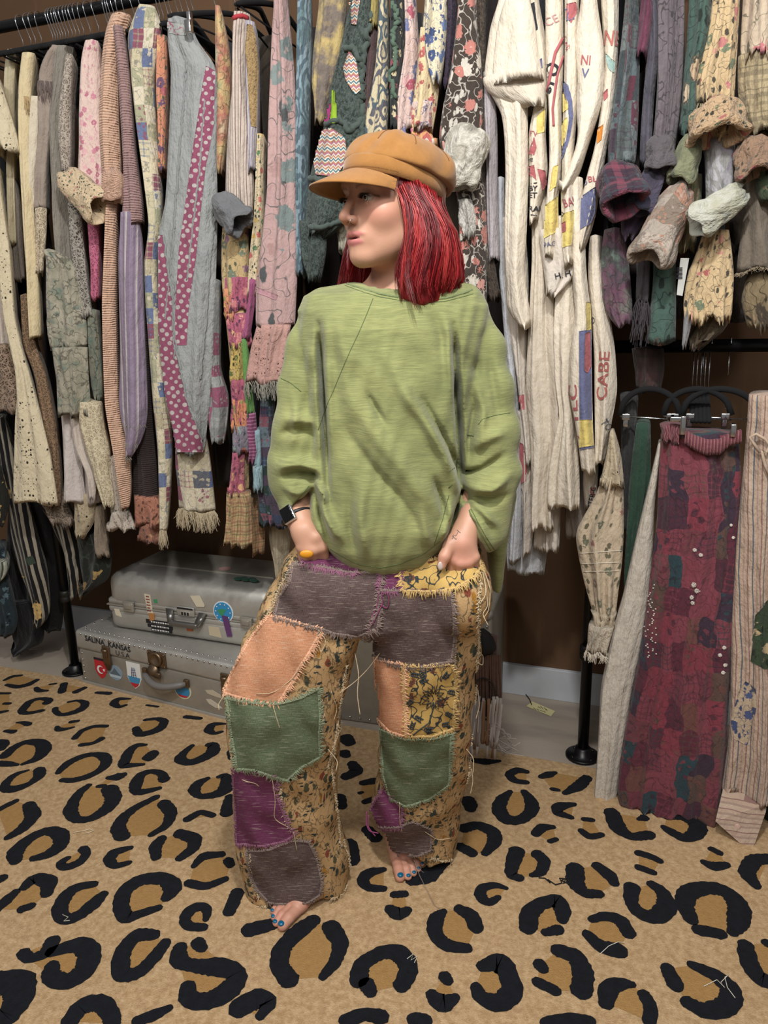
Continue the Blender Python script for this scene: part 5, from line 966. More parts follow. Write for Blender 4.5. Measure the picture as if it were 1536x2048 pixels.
o = garment('dress', 'long grey plum dress with inked leaf outlines and a puffed grey cuff', F_('tiedye', ('#5a5058', '#6c6166', '#4d454f'), ink='#2c282e', ns=6), 4, 1.885, [(-20,960,1110),(200,965,1105),(400,965,1095),(600,950,1080),(760,930,1060),(880,950,1050)], nf=5, amp=.009)
cuff(o, F_('plain', ('#4c464b', '#625b5e'), wr=1.8), 1320, 308, 1.862, 1.5, 64, 27, 30, tilt=.2, seed=7)
o = garment('shirt', 'brown patchwork shirt sleeve bundled into a big ruched cuff', F_('plain', ('#5d5048', '#74655a')), 4, 1.88, [(850,980,1070),(960,990,1100)], L=.05)
cuff(o, F_('patch', ('#8d7a68', '#a06a4c', '#9c8f80', '#7c6c5c', '#a89888'), s=.04, ink='#5d3c34', wr=1.8, seed=9.1), 1332, 448, 1.85, 1.95, 158, 36, 44, tilt=.3, squash=.75, seed=15)
garment('shirt', 'faded charcoal floral shirt tail with a green and purple woven hem', F_('tiedye', ('#55534f', '#6a6a62', '#6b3c56', '#4c4a4e', '#5d7464'), ns=10, ink='#34322f'), 4, 1.90, [(1180,690,800),(1300,672,815),(1500,680,832),(1620,700,842),(1680,755,830)], nf=3)
o = garment('scarf', 'charcoal scarf with knotted ends hanging below the rolled cuffs', F_('plain', ('#3a3439', '#4c454a')), 4, 1.905, [(1200,850,930),(1400,858,930),(1560,850,925)], nf=3); fringe(o, solid('#3c363a', .95), .09, 60, .0012, wav=.008)
GF = F_('floral', ('#3c5a50', '#b59a72', '#c4ab86', '#a8604c'), s=.06, leaf='#1f2c28', r=.38, dens=.75, rim=.9, mid='#5d3c34')
o = garment('dress', 'teal green dress with large cream outlined flowers and an olive cuff', GF, 4, 1.89, [(-20,1128,1250),(200,1110,1240),(400,1095,1170),(600,1080,1180),(700,1065,1170)], nf=3)
cuff(o, F_('tiedye', ('#5d6348', '#7c7f5c', '#4c5340'), ns=14, wr=1.6), 1374, 318, 1.87, 1.8, 88, 26, 28, name='olive_cuff', tilt=.15, seed=8)
garment('dress', 'teal dress hem with cream flowers hanging below the ruched brown cuff', GF, 4, 1.90, [(1340,945,1062),(1440,940,1062),(1600,920,1064),(1768,904,1066)], nf=2, jag=.001)
garment('shirt', 'mustard green floral shirt tail between the ruched cuff and the pale grey cuff', F_('floral', ('#80704a', '#8c4a34', '#5d6a44'), s=.04), 4, 1.91, [(900,1095,1200),(1050,1080,1200),(1180,1075,1180),(1300,1050,1160)])
tg = empty('price_tag', tuple(onY(1358, 590, 1.9)), 'white barcode tag hanging between the teal hem and the yellow floral ruffle', 'price tag', 'barcode tags')
A = [onY(*cp(4, x, y), 1.893) for x, y in ((1085,1330),(1130,1330),(1095,1525),(1065,1520))]
mk('card', [tuple(p) for p in A]+[(p.x, p.y+.001, p.z) for p in A], [(0, 3, 2, 1), (4, 5, 6, 7), (0, 1, 5, 4), (1, 2, 6, 5), (2, 3, 7, 6), (3, 0, 4, 7)], solid('#b5b5b0', .7), tg, smooth=False)
l = MB()
for k in range(9):
    p = onY(*cp(4, 1078+(k % 2)*0, 1380+k*7), 1.892); l.box(tuple(p), (.014, .0006, .0015))
l.build('barcode', PBLK, tg)
YF = F_('floral', ('#bf9f6a', '#a8483c', '#b8605c', '#6d7a5c', '#c9806a'), s=.034, leaf='#4a4436', r=.3, dens=.8, leafd=.7, bg2='#cbac74')
o = garment('dress', 'yellow floral dress with a huge puffed sleeve end at upper right', YF, 4, 1.88, [(-20,1250,1400),(200,1215,1390),(400,1155,1375),(480,1150,1370),(530,1160,1362)], nf=4, amp=.009)
cuff(o, F_('floral', ('#b08c5e', '#9c4438', '#5d6a4c'), s=.03, leaf='#3c3a2c', r=.26, wr=1.8), 1432, 244, 1.85, 1.45, 74, 56, 58, tilt=.35, squash=.8, seed=21)
drape('sleeve_end', YF, 4, 1.87, [(660,1180,1400),(740,1220,1360)], parent=o, L=.05)
ruff(o, YF, 4, 1.885, [(1190,1200,1340),(1300,1165,1350),(1450,1115,1360),(1580,1086,1362),(1655,1100,1355)], name='ragged_tier', nf=6, jag=.012)
fringe(o, THR, .03, 30, .0006)
o = garment('blouse', 'grey blouse sleeve with a swirling lilac print and a frayed pale cuff', F_('paisley', ('#8d8c8a', '#a5a3a8', '#8f8796'), s=.06), 4, 1.868, [(720,1195,1370),(850,1208,1372),(960,1215,1372),(1060,1210,1370)], nf=3)
cuff(o, F_('tiedye', ('#9da096', '#b8b9ac', '#a8a78c', '#8f948f'), ns=10, wr=1.8), 1436, 416, 1.84, 2.55, 112, 30, 36, tilt=.3, squash=.75, seed=22)
o = garment('skirt', 'dark ragged brown floral skirt tail below the yellow floral tiers', F_('floral', ('#5d4c34', '#7c4438', '#5d6044'), s=.04, leaf='#241c14'), 4, 1.93, [(1600,1190,1350),(1700,1150,1340),(1760,1130,1290),(1790,1125,1180)], jag=.012)
garment('petticoat', 'thin grey satin ribbon of a petticoat hanging to a point', F_('plain', ('#77767a', '#9a989a')), 4, 1.90, [(1540,1108,1165),(1650,1100,1150),(1790,1090,1112)], jag=.001)
o = garment('dress', 'cream dress with red roses and a beige plaid skirt at the right edge', F_('floral', ('#bfa98c', '#a8343f', '#b8505a', '#6d7a5c'), s=.05, r=.32, dens=.6, leaf='#5d5a44'), 4, 1.885, [(-20,1405,1590),(200,1385,1590),(295,1380,1590)], nf=4, jag=.01)
drape('plaid_skirt', F_('plaid', ('#a89468', '#6a5c44', '#7c6c4c', '#5c503c'), s=.045, wr=1.5), 4, 1.89, [(270,1385,1600),(500,1378,1600),(690,1400,1600)], parent=o, nf=5)
cuff(o, F_('floral', ('#8d6a4c', '#8c3438', '#4c4434'), s=.03, wr=1.8), 1508, 316, 1.86, 1.35, 78, 36, 40, tilt=.25, seed=25)
garment('shirt', 'green floral shirt cuff cut off by the right edge of the frame', F_('floral', ('#3c4c34', '#b59a72', '#8c6a4c'), s=.05, leaf='#141a12', rim=.8), 4, 1.86, [(840,1500,1600),(920,1465,1600),(1000,1475,1600),(1060,1500,1600)], nf=3)
o = garment('tunic', 'taupe linen tunic with a raw frayed hem at the right edge', F_('plain', ('#665b4c', '#7d7161'), ns=5), 4, 1.895, [(900,1420,1600),(1000,1430,1600),(1200,1395,1600),(1400,1370,1600)], nf=3); fringe(o, solid('#8a7d68', .95), .008, 120, .0006)
garment('skirt', 'olive brown floral skirt tail under the taupe linen tunic', F_('botanic', ('#7d6a46', '#4c4030', '#8c7048', '#5d5236'), s=.06, leaf='#241e16'), 4, 1.92, [(1400,1440,1600),(1560,1390,1600),(1700,1440,1600)], nf=5, jag=.01)
garment('dress', 'brown rose print dress tail deep between the ruched cuff and the yellow tiers', F_('floral', ('#3a2c24', '#5d3434', '#4c4030'), s=.05), 4, 1.98, [(1000,1050,1110),(1300,1340,1400)], nf=2)
for i, (a, c) in enumerate(((985, 1065), (1065, 1140), (1150, 1215), (1225, 1290), (1300, 1370), (1380, 1450), (1460, 1560))):  # added dark filler again, keeping the gaps of the right half dark
    o = drape('garment', DK[i % 4], 0, 2.165, [(5, a, c), (300, a-3, c), (640 if i > 2 else 900, a-5, c+3)], nf=3, step=.05, NS=32, L=.15); tag(o, DKN[i % 4]+' filler cloth added to darken the gaps behind the '+('wide sleeved cream tee', 'lettered cream tees', 'circle print tee', 'plaid jacket', 'grey plum dress', 'teal flowered dress', 'yellow floral dress')[i], 'garment', 'dark filler added behind the upper row')

# ---------------------------------------------------------------- lower rail, right
o = garment('blouse', 'cream floral blouse with a crochet collar and shaggy fringed hem, leftmost on the lower rail', F_('floral', ('#bfa988', '#9c5a4c', '#6d7058', '#8c6a5a'), s=.04, r=.26, dens=.6, leaf='#6a6448', line=.35, bg2='#cdb795', leafd=.5), 0, 1.90, [(950,1206,1246),(1000,1190,1248),(1072,1148,1248),(1130,1156,1244),(1200,1172,1236),(1235,1182,1232)], 'blouse', LO, nf=4, amp=.009)
drape('crochet_collar', F_('eyelet', ('#b5a27e', '#cbb894', '#2c241a'), s=.03), 5, 1.885, [(805,722,746),(860,712,765),(950,698,782),(1050,682,792),(1095,668,798)], parent=o, L=.06)
drape('gathered_cuff', F_('crinkle', ('#b3a083', '#cbb896')), 6, 1.895, [(195,620,756),(235,632,748),(275,612,745)], parent=o, L=.06)
f_ = ruff(o, F_('shag', ('#a89478', '#d8c8ae', '#bfae92')), 6, 1.885, [(265,614,742),(330,596,720),(400,590,712)], name='shaggy_hem', nf=5); fringe(f_, THW, .022, 90, .0012); surf_tube('tuck', o, [(540,1437),(780,1420)], .0012, THW, o, crop=5)
surf_tube('tuck', o, [(548,1490),(785,1480)], .0012, THW, o, crop=5); surf_tube('tuck', o, [(560,1530),(780,1525)], .0012, THW, o, crop=5)
garment('trousers', 'dark green pleated trousers clipped to a hanger on the lower rail', F_('plain', ('#1c3a2a', '#2c5640')), 5, 1.96, [(768,855,932),(900,838,935),(1100,818,930),(1400,800,900),(1700,790,860)], 'trousers', LO, nf=5, amp=.008)
garment('dress', 'long off white ribbed dress hanging nearly to the rug', F_('crinkle', ('#b8ab98', '#d9cfbf')), 0, 1.895, [(890,1316,1322),(950,1302,1316),(1000,1290,1310),(1100,1266,1305),(1200,1244,1296),(1280,1220,1284),(1383,1200,1262),(1500,1194,1246),(1600,1187,1232),(1618,1184,1228)], 'dress', LO, nf=3, amp=.005)
MP = F_('patch', ('#5c1c30', '#6e2838', '#4c2434', '#7a2c3c', '#3c2a3a', '#6b3c34', '#5a4038', '#7c1f34', '#274048'), s=.075, sx=1.7, ink='#2a1820', seed=7.7, warp=.075, sat=.86, val=.92)
o = garment('skirt', 'long maroon and plum patchwork silk skirt with white embroidery, clipped at the waist', MP, 0, 1.862, [(868,1320,1478),(940,1316,1484),(1050,1310,1484),(1170,1294,1480),(1270,1280,1468),(1383,1264,1462),(1500,1244,1456),(1600,1232,1446),(1632,1236,1440)], 'skirt', LO, nf=7, amp=.011, step=.012)
WB = F_('stripe', ('#6e2838', '#8a4a48', '#5c2030'), s=.007, warp=.003)
drape('waistband', WB, 5, 1.855, [(772,978,1096),(800,976,1100),(862,980,1102)], parent=o, L=.05, nf=6); bv_ = bvh_of(o)
P = [onY(*cp(5, x, y), 1.85) for x, y in ((1105,800),(1160,830),(1220,850),(1290,850),(1340,820),(1400,800))]; Q = [onY(*cp(5, x, y), 1.852) for x, y in ((1105,870),(1160,905),(1220,930),(1290,925),(1340,880),(1400,868))]
V = []; F = []
for k in range(61):
    t = k/60*5; i = min(4, int(t)); f = t-i; a = P[i]*(1-f)+P[i+1]*f; c = Q[i]*(1-f)+Q[i+1]*f; w = .003*(k % 2)
    for j in range(5): p = a*(1-j/4)+c*(j/4); V.append((p.x, p.y-w-.004*math.sin(math.pi*j/4), p.z))
    for j in range(5): p = a*(1-j/4)+c*(j/4); V.append((p.x, p.y+.02, p.z))
for k in range(60):
    for j in range(4): F.append((k*10+j, k*10+j+1, k*10+11+j, k*10+10+j))
    F += [(k*10, k*10+10, k*10+15, k*10+5), (k*10+4, k*10+9, k*10+19, k*10+14)]
mk('waistband', V, F, WB, o, uv=[(v[0], v[2]) for v in V])
wm = solid('#c9c2b8', .9); l = MB(); rs = np.random.RandomState(6)
def stitchflower(cx, cy, r):
    for k in range(9):
        a = k*.7; p, n = hit(bv_, cx, cy); q, n2 = hit(bv_, cx+r*math.cos(a), cy+r*math.sin(a))
        if p is not None and q is not None and (p-q).length < .05: l.tube([p+n*.002, q+n2*.002], .0012, 4)
for (x, y, r) in ((1388,1170,6),(1394,1182,5),(1384,1195,5),(1386,1206,4),(1390,1100,4),(1402,1110,4),(1462,1050,3),(1466,1075,3),(1270,1625,6),(1448,1295,4),(1440,1310,4),(1450,1330,4),(1446,1345,4)): stitchflower(x, y, r)
for k in range(46):
    x, y = 1298+rs.uniform(-12, 14), 1170+k*3.2; p, n = hit(bv_, x, y)
    if p is not None: l.box(tuple(p+n*.001), (.0035, .001, .0035))
l.build('embroidery', wm, o)
ruff(o, F_('patch', ('#7c1f3c', '#5c1c30', '#3c2434', '#6b3448'), s=.06, ink='#241018', seed=4.2), 0, 1.93, [(1560,1340,1452),(1590,1342,1450),(1626,1352,1446)], name='back_hem', nf=6)
MB().box(tuple(onY(1366, 850, 1.845)), (.012, .02, .044), None, .003).box(tuple(onY(1354, 838, 1.85)), (.03, .012, .012), None, .003).build('hanger_clip', MCHR, o)
MB().box(tuple(onY(1466, 860, 1.85)), (.012, .02, .03), None, .003).build('hanger_clip', MCHR, o)
o = garment('shirt', 'long tan striped shirt with floral patches and buttoned cuff at the right edge', F_('stripe', ('#b3957c', '#8c6358', '#b89c82', '#5c626c', '#b3957c', '#a08270'), s=.032, stops=(0, .2, .3, .58, .68, .9), warp=.012, wr=1.4), 0, 1.85, [(790,1500,1590),(860,1496,1590),(950,1488,1590),(1100,1474,1590),(1250,1466,1590),(1400,1462,1590),(1500,1456,1590),(1560,1446,1590),(1600,1440,1590)], 'shirt', LO, nf=5, amp=.009)
st2 = F_('stripe', ('#b3957c', '#8c6358', '#b89c82', '#a08270'), s=.026, stops=(0, .3, .4, .8), ax=1)
bw = bvh_of(o); decal('blue_floral_patch', bw, [(1478,1380),(1492,1362),(1512,1378),(1514,1410),(1500,1470),(1494,1490),(1468,1478),(1462,1440)], F_('floral', ('#b59c7c', '#2c3c6a', '#34487c', '#2c3c6a'), s=.03, r=.42, leaf='#2c3c6a'), o)
decal('green_floral_patch', bw, [(1512,1230),(1536,1200),(1590,1180),(1590,1340),(1530,1338),(1500,1322),(1506,1270)], F_('floral', ('#34482c', '#b59a6a', '#a88a5c'), s=.04, r=.42, leaf='#1c2818'), o)
c_ = MB(); A = [onY(*cp(6, x, y), Y) for x, y, Y in ((1300,1125,1.85),(1500,1190,1.84),(1525,1220,1.84),(1450,1435,1.815),(1265,1270,1.82))]
V = [tuple(p) for p in A]+[(p.x+.01, p.y+.06, p.z) for p in A]; mk('buttoned_cuff', V, [(0, 4, 3, 2, 1), (5, 6, 7, 8, 9)]+[(i, (i+1) % 5, 5+(i+1) % 5, 5+i) for i in range(5)], st2, o, uv=[(v[0], v[2]) for v in V], smooth=False)
MB().lathe(tuple(onY(*cp(6, 1378, 1296), 1.826)), [(0, 0), (.0075, 0), (.0075, .002), (.0055, .003), (0, .002)], (0, -1, 0), 16).build('button', solid('#b99a8c', .4), o)
bt = MB(); cx, cy = 1512, 875
bt.tube([onY(x, y, 1.84) for x, y in ((1520,905),(1506,885),(1500,874),(1512,868),(1530,878),(1540,890),(1534,905),(1524,900),(1530,930),(1538,950))], .0035, 6).build('drawstring_bow', F_('plain', ('#a88c70', '#bfa388')), o)
garment('skirt', 'dark green and black floral skirt hem at the bottom right edge behind the striped shirt', F_('floral', ('#14180f', '#5d6a3c', '#2c3c28'), s=.03), 0, 1.93, [(1300,1500,1600),(1660,1524,1600),(1690,1528,1600)], 'skirt', LO)
o = garment('shirt', 'brown plaid shirt tail caught in the dark above the lower rail hangers', F_('plaid', ('#3c2c26', '#4c2c2c', '#2c2420'), s=.08), 5, 2.0, [(380,830,1000),(500,845,1008),(600,850,985)], 'shirt', UP)
garment('coat', 'charcoal mottled coat between the green trousers and the cream slips', F_('tiedye', ('#24262a', '#3c3c3c', '#2c2a2c')), 5, 2.02, [(620,770,870),(900,780,850),(1300,780,820)], 'coat', LO)
for x, y in ((1293, 842), (1304, 846)): pass
for k, (x, sgn) in enumerate(((1300, 1), (1395, 1), (1440, 1))):
    h = empty('clip_hanger', tuple(onY(x, 780, 2.02)), ('leftmost', 'middle', 'rightmost')[k]+' of the black velvet clip hangers arching over the right lower rail', 'hanger', 'clip hangers on the lower rail')
    P = [onY(x+a*(60+k*8)*1., 830-52*math.sqrt(max(0, 1-a*a)), 1.99) for a in np.linspace(-1, 1, 19)]; MB().tube(P, .0075, 8).build('velvet_arc', MVEL, h)
    MB().tube([onY(x-(60+k*8), 832, 1.985), onY(x+(60+k*8), 840, 1.985)], .0022, 6).build('clip_bar', MHOOK, h)
    q = onY(x+8+k*6, 700, YR); MB().tube([(q.x, YR, 1.17), (q.x, YR, 1.205), (q.x, YR+.012, 1.222), (q.x, YR+.021, 1.245), (q.x, YR+.012, 1.262), (q.x, YR-.006, 1.267), (q.x, YR-.02, 1.25)], .0016, 6).build('hook', MHOOK, h)
    for a in (-.8, .8): c = onY(x+a*(60+k*8), 842, 1.975); MB().box(tuple(c), (.014, .016, .03), None, .003).box((c.x, c.y-.01, c.z+.012), (.02, .006, .016), None, .002).build('clip', MCHR, h)
for k in range(5):
    q = onY(1388+k*8, 720, YR); h = empty('clip_hanger', (q.x, YR, 1.15), 'steel hook of a clip hanger in the tight bunch above the maroon skirt', 'hanger', 'bunched clip hangers')
    MB().tube([(q.x, YR-.01, 1.12), (q.x, YR, 1.205), (q.x, YR+.012, 1.222), (q.x, YR+.021, 1.245), (q.x, YR+.012, 1.262), (q.x, YR-.006, 1.267), (q.x, YR-.02, 1.25)], .0016, 6).build('hook', MHOOK, h); MB().tube([(q.x, YR-.01+t*.15, 1.12-.05*abs(t)) for t in (-1, -.5, 0, .5, 1)], .006, 6).build('velvet_frame', MVEL, h)

# ---------------------------------------------------------------- lower rail, left
BWS = F_('stripe', ('#0f0e0f', '#8f8570'), s=.028, stops=(0, .58), warp=.01)
YFL = F_('botanic', ('#1c1f1a', '#a8822c', '#8c6a20', '#3c4c34'), s=.09, leaf='#2f3c2c', r=.4, dens=.5, leafd=.5)
o = garment('dress', 'black and cream striped dress with yellow blossoms, leaning at lower left', BWS, 8, 2.03, [(-300,-60,60),(100,-20,150),(450,20,240),(800,60,340),(1100,130,420),(1400,250,452),(1520,290,462),(1590,312,400)], 'dress', LL, nf=3, amp=.008)
bw = bvh_of(o)
YB, DG = F_('tiedye', ('#a8801e', '#c29a34', '#8c6a1c'), ns=30), F_('plain', ('#1f2e24', '#3a4a38'), ns=30)
def blossom(cx, cy, r, tgt, par, c=8, m=None):
    P = [(cx+r*(1 if k % 2 else .66)*math.cos(k*math.pi/6), cy+r*1.25*(1 if k % 2 else .66)*math.sin(k*math.pi/6)) for k in range(12)]; decal('printed_blossom', tgt, P, m or YB, par, crop=c, g=2.5)
blossom(330, 1440, 62, bw, o); blossom(340, 1500, 48, bw, o); blossom(185, 1180, 50, bw, o); blossom(60, 400, 60, bw, o)
decal('printed_leaves', bw, [(230,980),(300,960),(330,1030),(260,1050)], DG, o, crop=8); decal('printed_leaves', bw, [(180,1310),(260,1300),(250,1370),(190,1360)], DG, o, crop=8)
o = garment('dress', 'black and cream striped dress with a dark floral bunch, right of the rack post', BWS, 8, 2.06, [(500,330,560),(640,420,700),(900,520,720),(1100,580,740),(1345,640,715)], 'dress', LL, nf=3, amp=.008); bw = bvh_of(o); blossom(420, 760, 60, bw, o)
garment('skirt', 'dark floral skirt with yellow and green blooms hanging lowest under the crochet top', YFL, 8, 2.0, [(760,690,940),(900,690,1010),(1100,700,1000),(1200,720,980),(1300,715,790)], 'skirt', LL, nf=4, jag=.02)
garment('dress', 'black filler cloth added to keep the gap under the eyelet dress dark', F_('plain', ('#0d0c0d', '#1c1a1a')), 8, 2.12, [(400,60,500),(900,40,560),(1500,90,560),(1640,400,560)], 'dress', LL, nf=4)  # black sheet put in as the shade of the gap
garment('skirt', 'dark teal skirt with pale leaf print at the lower left edge', F_('botanic', ('#1c2c34', '#34505a', '#4a6670', '#5d7a80'), s=.04, leaf='#0f181c'), 8, 2.01, [(900,-60,60),(1200,-60,80),(1400,-60,130),(1600,-60,168),(1690,-60,120)], 'skirt', LL, nf=3)
garment('trousers', 'black velvet trousers hanging closest to the concrete at lower left', F_('plain', ('#0a0a0c', '#16161a')), 8, 2.08, [(1400,80,350),(1600,80,395),(1760,88,390),(1850,95,180)], 'trousers', LL, nf=3)
o = garment('scarf', 'pale green and white ruffled scarf end at the left edge of the lower row', F_('stripe', ('#8d9080', '#3c4a3c', '#a8a690'), s=.02), 8, 1.985, [(1010,-60,80),(1060,-60,118),(1130,-60,80),(1200,-60,20)], 'scarf', LL, nf=3)
garment('blouse', 'dark blouse with a big yellow blossom at the left edge under the eyelet dress', F_('botanic', ('#23231c', '#a8822c', '#b8923a', '#2c382c'), s=.11, r=.5, dens=.8, leaf='#141a14'), 8, 1.99, [(150,-60,30),(330,-60,70),(460,-60,112),(700,-60,50)], 'blouse', LL, nf=3)
# ================================================================ the person (figure coordinates X right, D away from the viewer, Z up)
def surfnet(fn, lo, hi, h):
    lo, hi = np.array(lo, float), np.array(hi, float); n = np.ceil((hi-lo)/h).astype(int)+1
    ax = [lo[i]+h*np.arange(n[i]) for i in range(3)]; X, Y, Z = np.meshgrid(*ax, indexing='ij'); D = fn(X, Y, Z)
    S = D < 0; c = np.zeros(n-1, int)
    for dx in (0, 1):
        for dy in (0, 1):
            for dz in (0, 1): c += S[dx:n[0]-1+dx, dy:n[1]-1+dy, dz:n[2]-1+dz]
    act = (c > 0) & (c < 8); idx = -np.ones(n-1, int); I = np.argwhere(act); idx[act] = np.arange(len(I))
    acc = np.zeros((len(I), 3)); cnt = np.zeros(len(I))
    cor = [(0, 0, 0), (1, 0, 0), (0, 1, 0), (1, 1, 0), (0, 0, 1), (1, 0, 1), (0, 1, 1), (1, 1, 1)]
    for a in range(8):
        for b_ in range(a+1, 8):
            if sum(abs(cor[a][k]-cor[b_][k]) for k in range(3)) != 1: continue
            da = D[I[:, 0]+cor[a][0], I[:, 1]+cor[a][1], I[:, 2]+cor[a][2]]; db = D[I[:, 0]+cor[b_][0], I[:, 1]+cor[b_][1], I[:, 2]+cor[b_][2]]
            m = (da < 0) != (db < 0); t = np.where(m, da/(da-db+1e-12), 0)[:, None]; p = np.array(cor[a])*(1-t)+np.array(cor[b_])*t; acc[m] += p[m]; cnt[m] += 1
    V = lo+(I+acc/np.maximum(cnt, 1)[:, None])*h; F = []
    for k in range(3):
        u, v = (k+1) % 3, (k+2) % 3; sl = [slice(1, n[0]-1), slice(1, n[1]-1), slice(1, n[2]-1)]; sl[k] = slice(0, n[k]-1); s2 = list(sl); s2[k] = slice(1, n[k])
        A, B = S[tuple(sl)], S[tuple(s2)]; Q = np.argwhere(A != B); off = np.array([s_.start for s_ in sl]); G = Q+off; fl = A[Q[:, 0], Q[:, 1], Q[:, 2]]
        def at(du, dv): g = G.copy(); g[:, u] -= du; g[:, v] -= dv; return idx[g[:, 0], g[:, 1], g[:, 2]]
        q = np.stack([at(1, 1), at(0, 1), at(0, 0), at(1, 0)], 1); q[~fl] = q[~fl][:, ::-1]; F.append(q[(q >= 0).all(1)])
    return V, np.vstack(F)
def relax(V, F, it=1, lam=.5):
    E = np.vstack([F[:, [i, (i+1) % 4]] for i in range(4)])
    for _ in range(it):
        s = np.zeros_like(V); c = np.zeros(len(V)); np.add.at(s, E[:, 0], V[E[:, 1]]); np.add.at(s, E[:, 1], V[E[:, 0]]); np.add.at(c, E[:, 0], 1); np.add.at(c, E[:, 1], 1)
        V = V+lam*(s/c[:, None]-V)
    return V
def smin(a, b, k): h = np.clip(.5+.5*(b-a)/k, 0, 1); return b*(1-h)+a*h-k*h*(1-h)
def smax(a, b, k): return -smin(-a, -b, k)
def sE(P, c, r):
    q = [(P[i]-c[i])/r[i] for i in range(3)]; k0 = np.sqrt(q[0]**2+q[1]**2+q[2]**2); k1 = np.sqrt(sum((q[i]/r[i])**2 for i in range(3)))+1e-9; return k0*(k0-1)/k1
def sC(P, a, b, ra, rb):
    a, b = np.array(a, float), np.array(b, float); d = b-a; L = d@d+1e-12; t = np.clip(sum((P[i]-a[i])*d[i] for i in range(3))/L, 0, 1)
    return np.sqrt(sum((P[i]-a[i]-d[i]*t)**2 for i in range(3)))-(ra+(rb-ra)*t)
def chain(P, pts, rs_, k=.01):
    d = None
    for i in range(len(pts)-1):
        e = sC(P, pts[i], pts[i+1], rs_[i], rs_[i+1]); d = e if d is None else smin(d, e, k)
    return d
def slices(P, rows, ex=2.4, kb=.02):
    R = np.array(sorted([tuple(r) for r in rows]), float); Z = P[2]; I = lambda j: np.interp(Z, R[:, 0], R[:, j]); a, b_ = I(3), I(4)
    d = ((np.abs((P[0]-I(1))/a)**ex+np.abs((P[1]-I(2))/b_)**ex)**(1/ex)-1)*np.minimum(a, b_)
    return smax(smax(d, R[0, 0]-Z, kb), Z-R[-1, 0], .02)
def prow(py, xl, xr, Dc, b_, kf=.7):
    m = (xl+xr)/2; z = loc3(m, py, Dc-b_*kf)[2]; a, c = loc3(xl, py, Dc)[0], loc3(xr, py, Dc)[0]; return (z, (a+c)/2, Dc, (c-a)/2, b_)
pm = lambda D: (loc3(769, 900, D)-loc3(768, 900, D))[0]       # metres per pixel at distance D

Hc = loc3(784, 402, 1.45); YAWH = math.radians(54)
Hf = np.array([-math.sin(YAWH), -math.cos(YAWH), 0]); Hl = np.array([math.cos(YAWH), -math.sin(YAWH), 0]); Hz = np.array([0, 0, 1.])
HT = math.radians(1.5); Hf, Hz = Hf*math.cos(HT)+Hz*math.sin(HT), Hz*math.cos(HT)-Hf*math.sin(HT)
def h2f(P): P = np.atleast_2d(P); return Hc+P[:, :1]*Hl+P[:, 1:2]*Hf+P[:, 2:3]*Hz
def hd(*p): return h2f([p])[0]
def toH(P):
    q = [P[i]-Hc[i] for i in range(3)]; return [sum(q[i]*ax[i] for i in range(3)) for ax in (Hl, Hf, Hz)]
NB_ = loc3(812, 600, 1.49)                                     # base of the neck
def f_head(X, Y, Z):
    P = toH([X, Y, Z]); A = [np.abs(P[0]), P[1], P[2]]
    d = sE(P, (0, -.014, .032), (.074, .092, .080)); d = smin(d, sE(P, (0, .024, -.045), (.060, .062, .070)), .03)
    d = smin(d, sC(A, (.046, .004, -.066), (.014, .060, -.098), .017, .015), .03); d = smin(d, sE(P, (0, .0685, -.100), (.019, .0165, .0155)), .018)
    d = smin(d, sE(A, (.040, .050, -.030), (.024, .025, .024)), .02); d = smin(d, sE(P, (0, .068, .026), (.054, .024, .024)), .02)
    d = smin(d, sE(P, (0, .068, -.066), (.032, .0195, .022)), .015)
    d = smax(d, -sE(A, (.0305, .0965, -.0065), (.018, .016, .0125)), .012)
    d = smin(d, sC(P, (0, .083, .006), (0, .1035, -.030), .0058, .0078), .010); d = smin(d, sE(P, (0, .1050, -.0365), (.0092, .0098, .0088)), .006)
    d = smin(d, sE(A, (.0115, .0935, -.0405), (.0068, .0095, .0075)), .005); d = smax(d, -sE(A, (.0062, .0985, -.0480), (.0036, .0055, .0035)), .003)
    # eyelids around the eyeball
    lid = smax(sE(A, (.031, .0695, -.006), (.0140, .0140, .0140)), -sE(A, (.0318, .0845, -.0062), (.0130, .0110, .0052)), .0016); lid = smax(lid, -sE(A, (.031, .0695, -.006), (.0123,)*3), .001); d = smin(d, lid, .0035)
    d = smin(d, sE(P, (0, .0805, -.0640), (.0290, .0090, .0052)), .0035); d = smin(d, sE(A, (.006, .0860, -.0625), (.008, .0062, .0040)), .003)
    d = smin(d, sE(P, (0, .0803, -.0760), (.0245, .0090, .0066)), .0035); d = smax(d, -sE(P, (0, .0940, -.0702), (.0205, .0120, .0017)), .002)
    d = smin(d, sE(A, (.073, -.006, -.018), (.009, .019, .029)), .006)
    Q = [X, Y, Z]; b0 = hd(0, -.022, -.055); d = smin(d, sC(Q, b0, NB_, .050, .052), .022)
    sl, sr = loc3(695, 622, 1.48), loc3(905, 622, 1.47)
    d = smin(d, sC(Q, NB_+[0, .01, .035], sl, .030, .028), .05); d = smin(d, sC(Q, NB_+[0, .01, .035], sr, .030, .028), .05)
    d = smin(d, sE(Q, loc3(805, 668, 1.47), (.125, .075, .085)), .04); d = smin(d, chain(Q, [loc3(770, 592, 1.41), loc3(700, 585, 1.44)], [.007, .007]), .016)
    return smax(d, (loc3(800, 690, 1.45)[2])-Z, .005)
def mesh_of(fn, lo, hi, h, it=1): V, F = surfnet(fn, lo, hi, h); return relax(V, F, it), F
parts = []
c0 = hd(0, 0, 0)
parts.append(mesh_of(f_head, (c0[0]-.19, 1.28, c0[2]-.32), (c0[0]+.21, 1.62, c0[2]+.12), .0021, 1))
